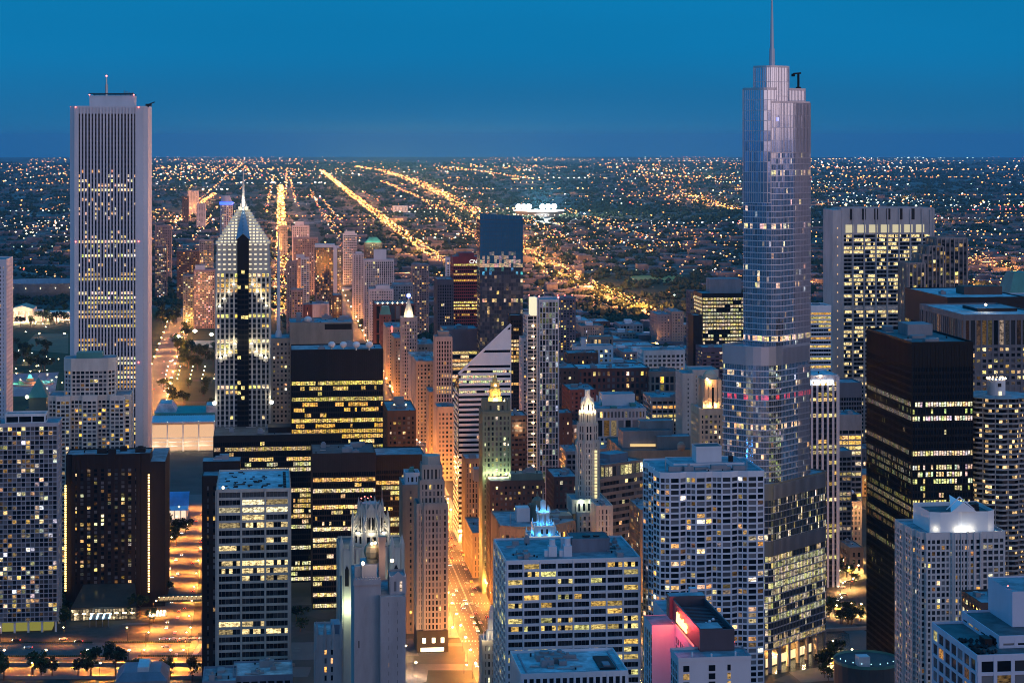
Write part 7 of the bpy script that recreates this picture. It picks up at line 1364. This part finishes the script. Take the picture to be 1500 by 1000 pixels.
m = b.m('lower_roof', wall('pale_blue_roof', (.4, .6, .8), .5)); m.poly([(0, -10, 7.5), (22, -10, 7.5), (22, 0, 9.4), (0, 0, 9.4)]); b.m('lit_front', emit('pavilion_glow', (1, .7, .5), 1.2)).box(.5, 20, -9, -8.7, .2, 7); b.m('wall', WHITE).box(.5, 21, -8.6, 22, 0, 7.4)
for i in range(5): mm = MB(); mm.box(.4 + i*5, 1 + i*5, -9.6, -9.05, 0, 7.4); mm.build('column', WHITE, b.root)
b.done(0)
b = Bld('footbridge', 'enclosed lit footbridge crossing the side street beside the brown hotel', 236, 1330, seed=305); P = b.rect(232, 300, 1325, 4); a0, a1, vv = P[0][0], P[1][0], P[0][1]; b.m('deck', DARK).box(a0, a1, vv, vv + 4, 6, 6.5); b.m('roof', DARK).box(a0, a1, vv, vv + 4, 9.6, 10.1)
for i in range(11): x = a0 + i*(a1-a0)/10; b.m('truss', DARK).beam((x, vv, 6.5), (min(a1, x + (a1-a0)/20), vv, 9.6), .25); b.m('ceiling_lamp', MATS['warm_lamp_glow']).box(x, x + 1, vv + 1.5, vv + 2.2, 9.1, 9.4)
b.m('glazing', emit('bridge_glow', (1, .65, .3), .5)).box(a0, a1, vv + 3.2, vv + 3.4, 6.6, 9.5); b.done(0)
b = Bld('fountain', 'round tiered fountain lit turquoise on the rose-coloured plaza', 44, 2540, seed=306); x0_, y0_ = G(44, 562); b.root.location = (x0_, y0_, gz(x0_, y0_)); b.m('basin', PINKST).cyl(0, 0, 0, 1.6, 30, 30, 24); b.m('upper_basin', PINKST).cyl(0, 0, 1.6, 4, 14, 15, 20); b.m('top_basin', PINKST).cyl(0, 0, 4, 7.5, 4, 6, 16); b.m('lit_water', emit('turquoise_water_glow', (.1, .85, .75), 2.2)).cyl(0, 0, 7.5, 12, 3.2, 1.2, 12)
for i, c_ in enumerate(((.1, .8, .7), (1, .3, .5), (.1, .9, .4), (1, .5, .2))): a = i*1.57 + .5; lamp_light(b.root, (22*math.cos(a), 22*math.sin(a), 5), 9000, c_, .5)
b.done(0)
b = Bld('ballpark', 'distant ballpark blazing with white floodlights at its rim', 765, 8600, seed=307); x0_, y0_ = G(790, 318); b.root.location = (x0_, y0_, gz(x0_, y0_)); E = lambda r: [(r*math.cos(2*math.pi*i/24), r*math.sin(2*math.pi*i/24)) for i in range(24)]; b.m('seating_bowl', GREY).prism(E(80), 0, 26, E(105), top=False); b.m('rim', WHITE).prism(E(106), 25, 28, top=False)
SUP = emit('stadium_flood_glow', (1, 1, .95), 60)
for x in (-80, -58, -38, 18, 42, 66): b.m('light_tower', GREY).beam((x, 40, 0), (x, 40, 44), 1.5); b.m('flood_lamp', SUP).ball(x, 38, 42, 11, sub=1, sz=.9)
for i in range(24): b.m('concourse_light', MATS['warm_lamp_glow']).ball(106*math.cos(i*.26), 106*math.sin(i*.26), 12, 2)
lamp_light(b.root, (0, -30, 70), 9000000, (1, 1, .9), 5); lamp_light(b.root, (0, -150, 60), 6000000, (1, 1, .9), 5); b.done(0)
b = Bld('roundhouse', 'round car park deck with pale rooftop box at the bottom, below the black steel tower', 1237, 1010, seed=308); x0_, y0_ = X(1282, 1010), 1010; b.root.location = (x0_, y0_, 0); hh = Z(985, 1000); b.m('wall', wall('dark_precast', (.07, .075, .08))).cyl(0, 14, 0, hh, 17, n=28); b.m('parapet', COPPER).prism(circ(0, 14, 17.2, 28), hh - .4, hh + 1.2, top=False); b.m('penthouse', LILAC).box(-8, -2, 2, 8, hh, hh + 5)
for i in range(9): a = math.pi*(1.05 + i*.1); b.m('deck_lamp', MATS['cold_lamp_glow']).ball(15*math.cos(a), 14 + 15*math.sin(a), hh + 2, .25)
lamp_light(b.root, (4, 8, hh + 5), 90, (.2, 1, .7)); b.done(0)
b = Bld('low_building', 'low building with blue-grey canted roof at the very bottom left', 190, 1075, seed=309); P = b.rect(168, 245, 1075, 30); z1 = b.H(988, 1075); Q = offset(P, -4); b.m('wall', GREY).prism(P, 0, z1 - 4, top=False); b.m('canted_roof', BLUEG).prism(P, z1 - 4, z1, Q); q = b.loc(202, 1085); b.m('penthouse', LILAC).box(q[0], q[0]+6, q[1]-4, q[1]+14, z1, z1 + 2.5); b.done(0)
simple('office_building', 'small block with pale blue flat roof below the blue-roofed office tower', 342, 428, 992, 940, 26, BLUEG, bay=4, fh=4, pw=1, bh=1.5, lit=None, equip=3, roof=ROOFL)
simple('office_building', 'lower dark block at the left foot of the blue-roofed office tower', 297, 345, 1000, 930, 26, BLUEG, bay=4, fh=4, pw=1, bh=1.5, lit=None, equip=3)

# filler blocks of the business district
FM = [BRICK, BROWN, TAN, GREY, LIM, MATS['mauve_concrete'], MATS['pier_limestone'], PINKST]; FN = ['red brick', 'brown brick', 'tan stone', 'grey concrete', 'limestone', 'mauve concrete', 'pale piered', 'pinkish stone']
R0 = random.Random(77); cnt = 0
v = 1700.0
while v < 3300:
    u_ = 95.0
    while u_ < 1000:
        x, y = grid(u_ + SX*0, v); w_ = R0.uniform(22, 60); px = 750 + x/y*F; hh = R0.choice((18, 24, 30, 38, 46)) if y < 2400 else R0.choice((10, 14, 18, 25))
        if 770 < px < 1500 and not (860 < px < 1030 and y > 3250) and not (1180 < px < 1235 and y < 1500):
            if v < 2700 or R0.random() < .7:
                k_ = R0.randrange(8); pos = 'west' if px > 1100 else 'south'
                b = Bld('city_block_building', f'{FN[k_]} filler building low among the downtown blocks', px, y, group=f'{FN[k_]} low blocks downtown', seed=cnt); dd = R0.uniform(30, 62); P = [(0, 0), (w_, 0), (w_, dd), (0, dd)]
                b.tier(P, 0, hh, FM[k_], bay=R0.choice((3.6, 4.4, 5.2)), fh=R0.choice((3.8, 4.4, 5)), pw=R0.uniform(1.2, 2.4), bh=1.8, cap=2.5, lit=HM(R0.uniform(.05, .25), 1.4), roof=R0.choice((ROOF, ROOFD, ROOFL, ROOF)))
                if R0.random() < .5: b.m('penthouse', LILAC).box(w_*.3, w_*.6, dd*.3, dd*.6, hh, hh + R0.uniform(3, 7))
                b.stuffroof(P, hh, R0.randint(2, 5)); b.done(0); cnt += 1
        u_ += w_ + R0.choice((2, 2, 14))
    v += 72 if v < 2500 else 95
# ================================================================== the air
hz = bpy.data.materials.new('evening_haze'); hz.use_nodes = True; t = hz.node_tree; t.nodes.clear(); o = t.nodes.new('ShaderNodeOutputMaterial'); pv = t.nodes.new('ShaderNodeVolumePrincipled')
pv.inputs['Color'].default_value = (.15, .62, 1, 1); pv.inputs['Density'].default_value = 1.7e-5; pv.inputs['Anisotropy'].default_value = .0; t.links.new(pv.outputs[0], o.inputs['Volume'])
hb = MB(); hb.box(-80000, 80000, -80000, 80000, -1200, 460); tag(hb.build('haze', hz), 'thin blue evening haze over the whole city', 'haze', kind='stuff')
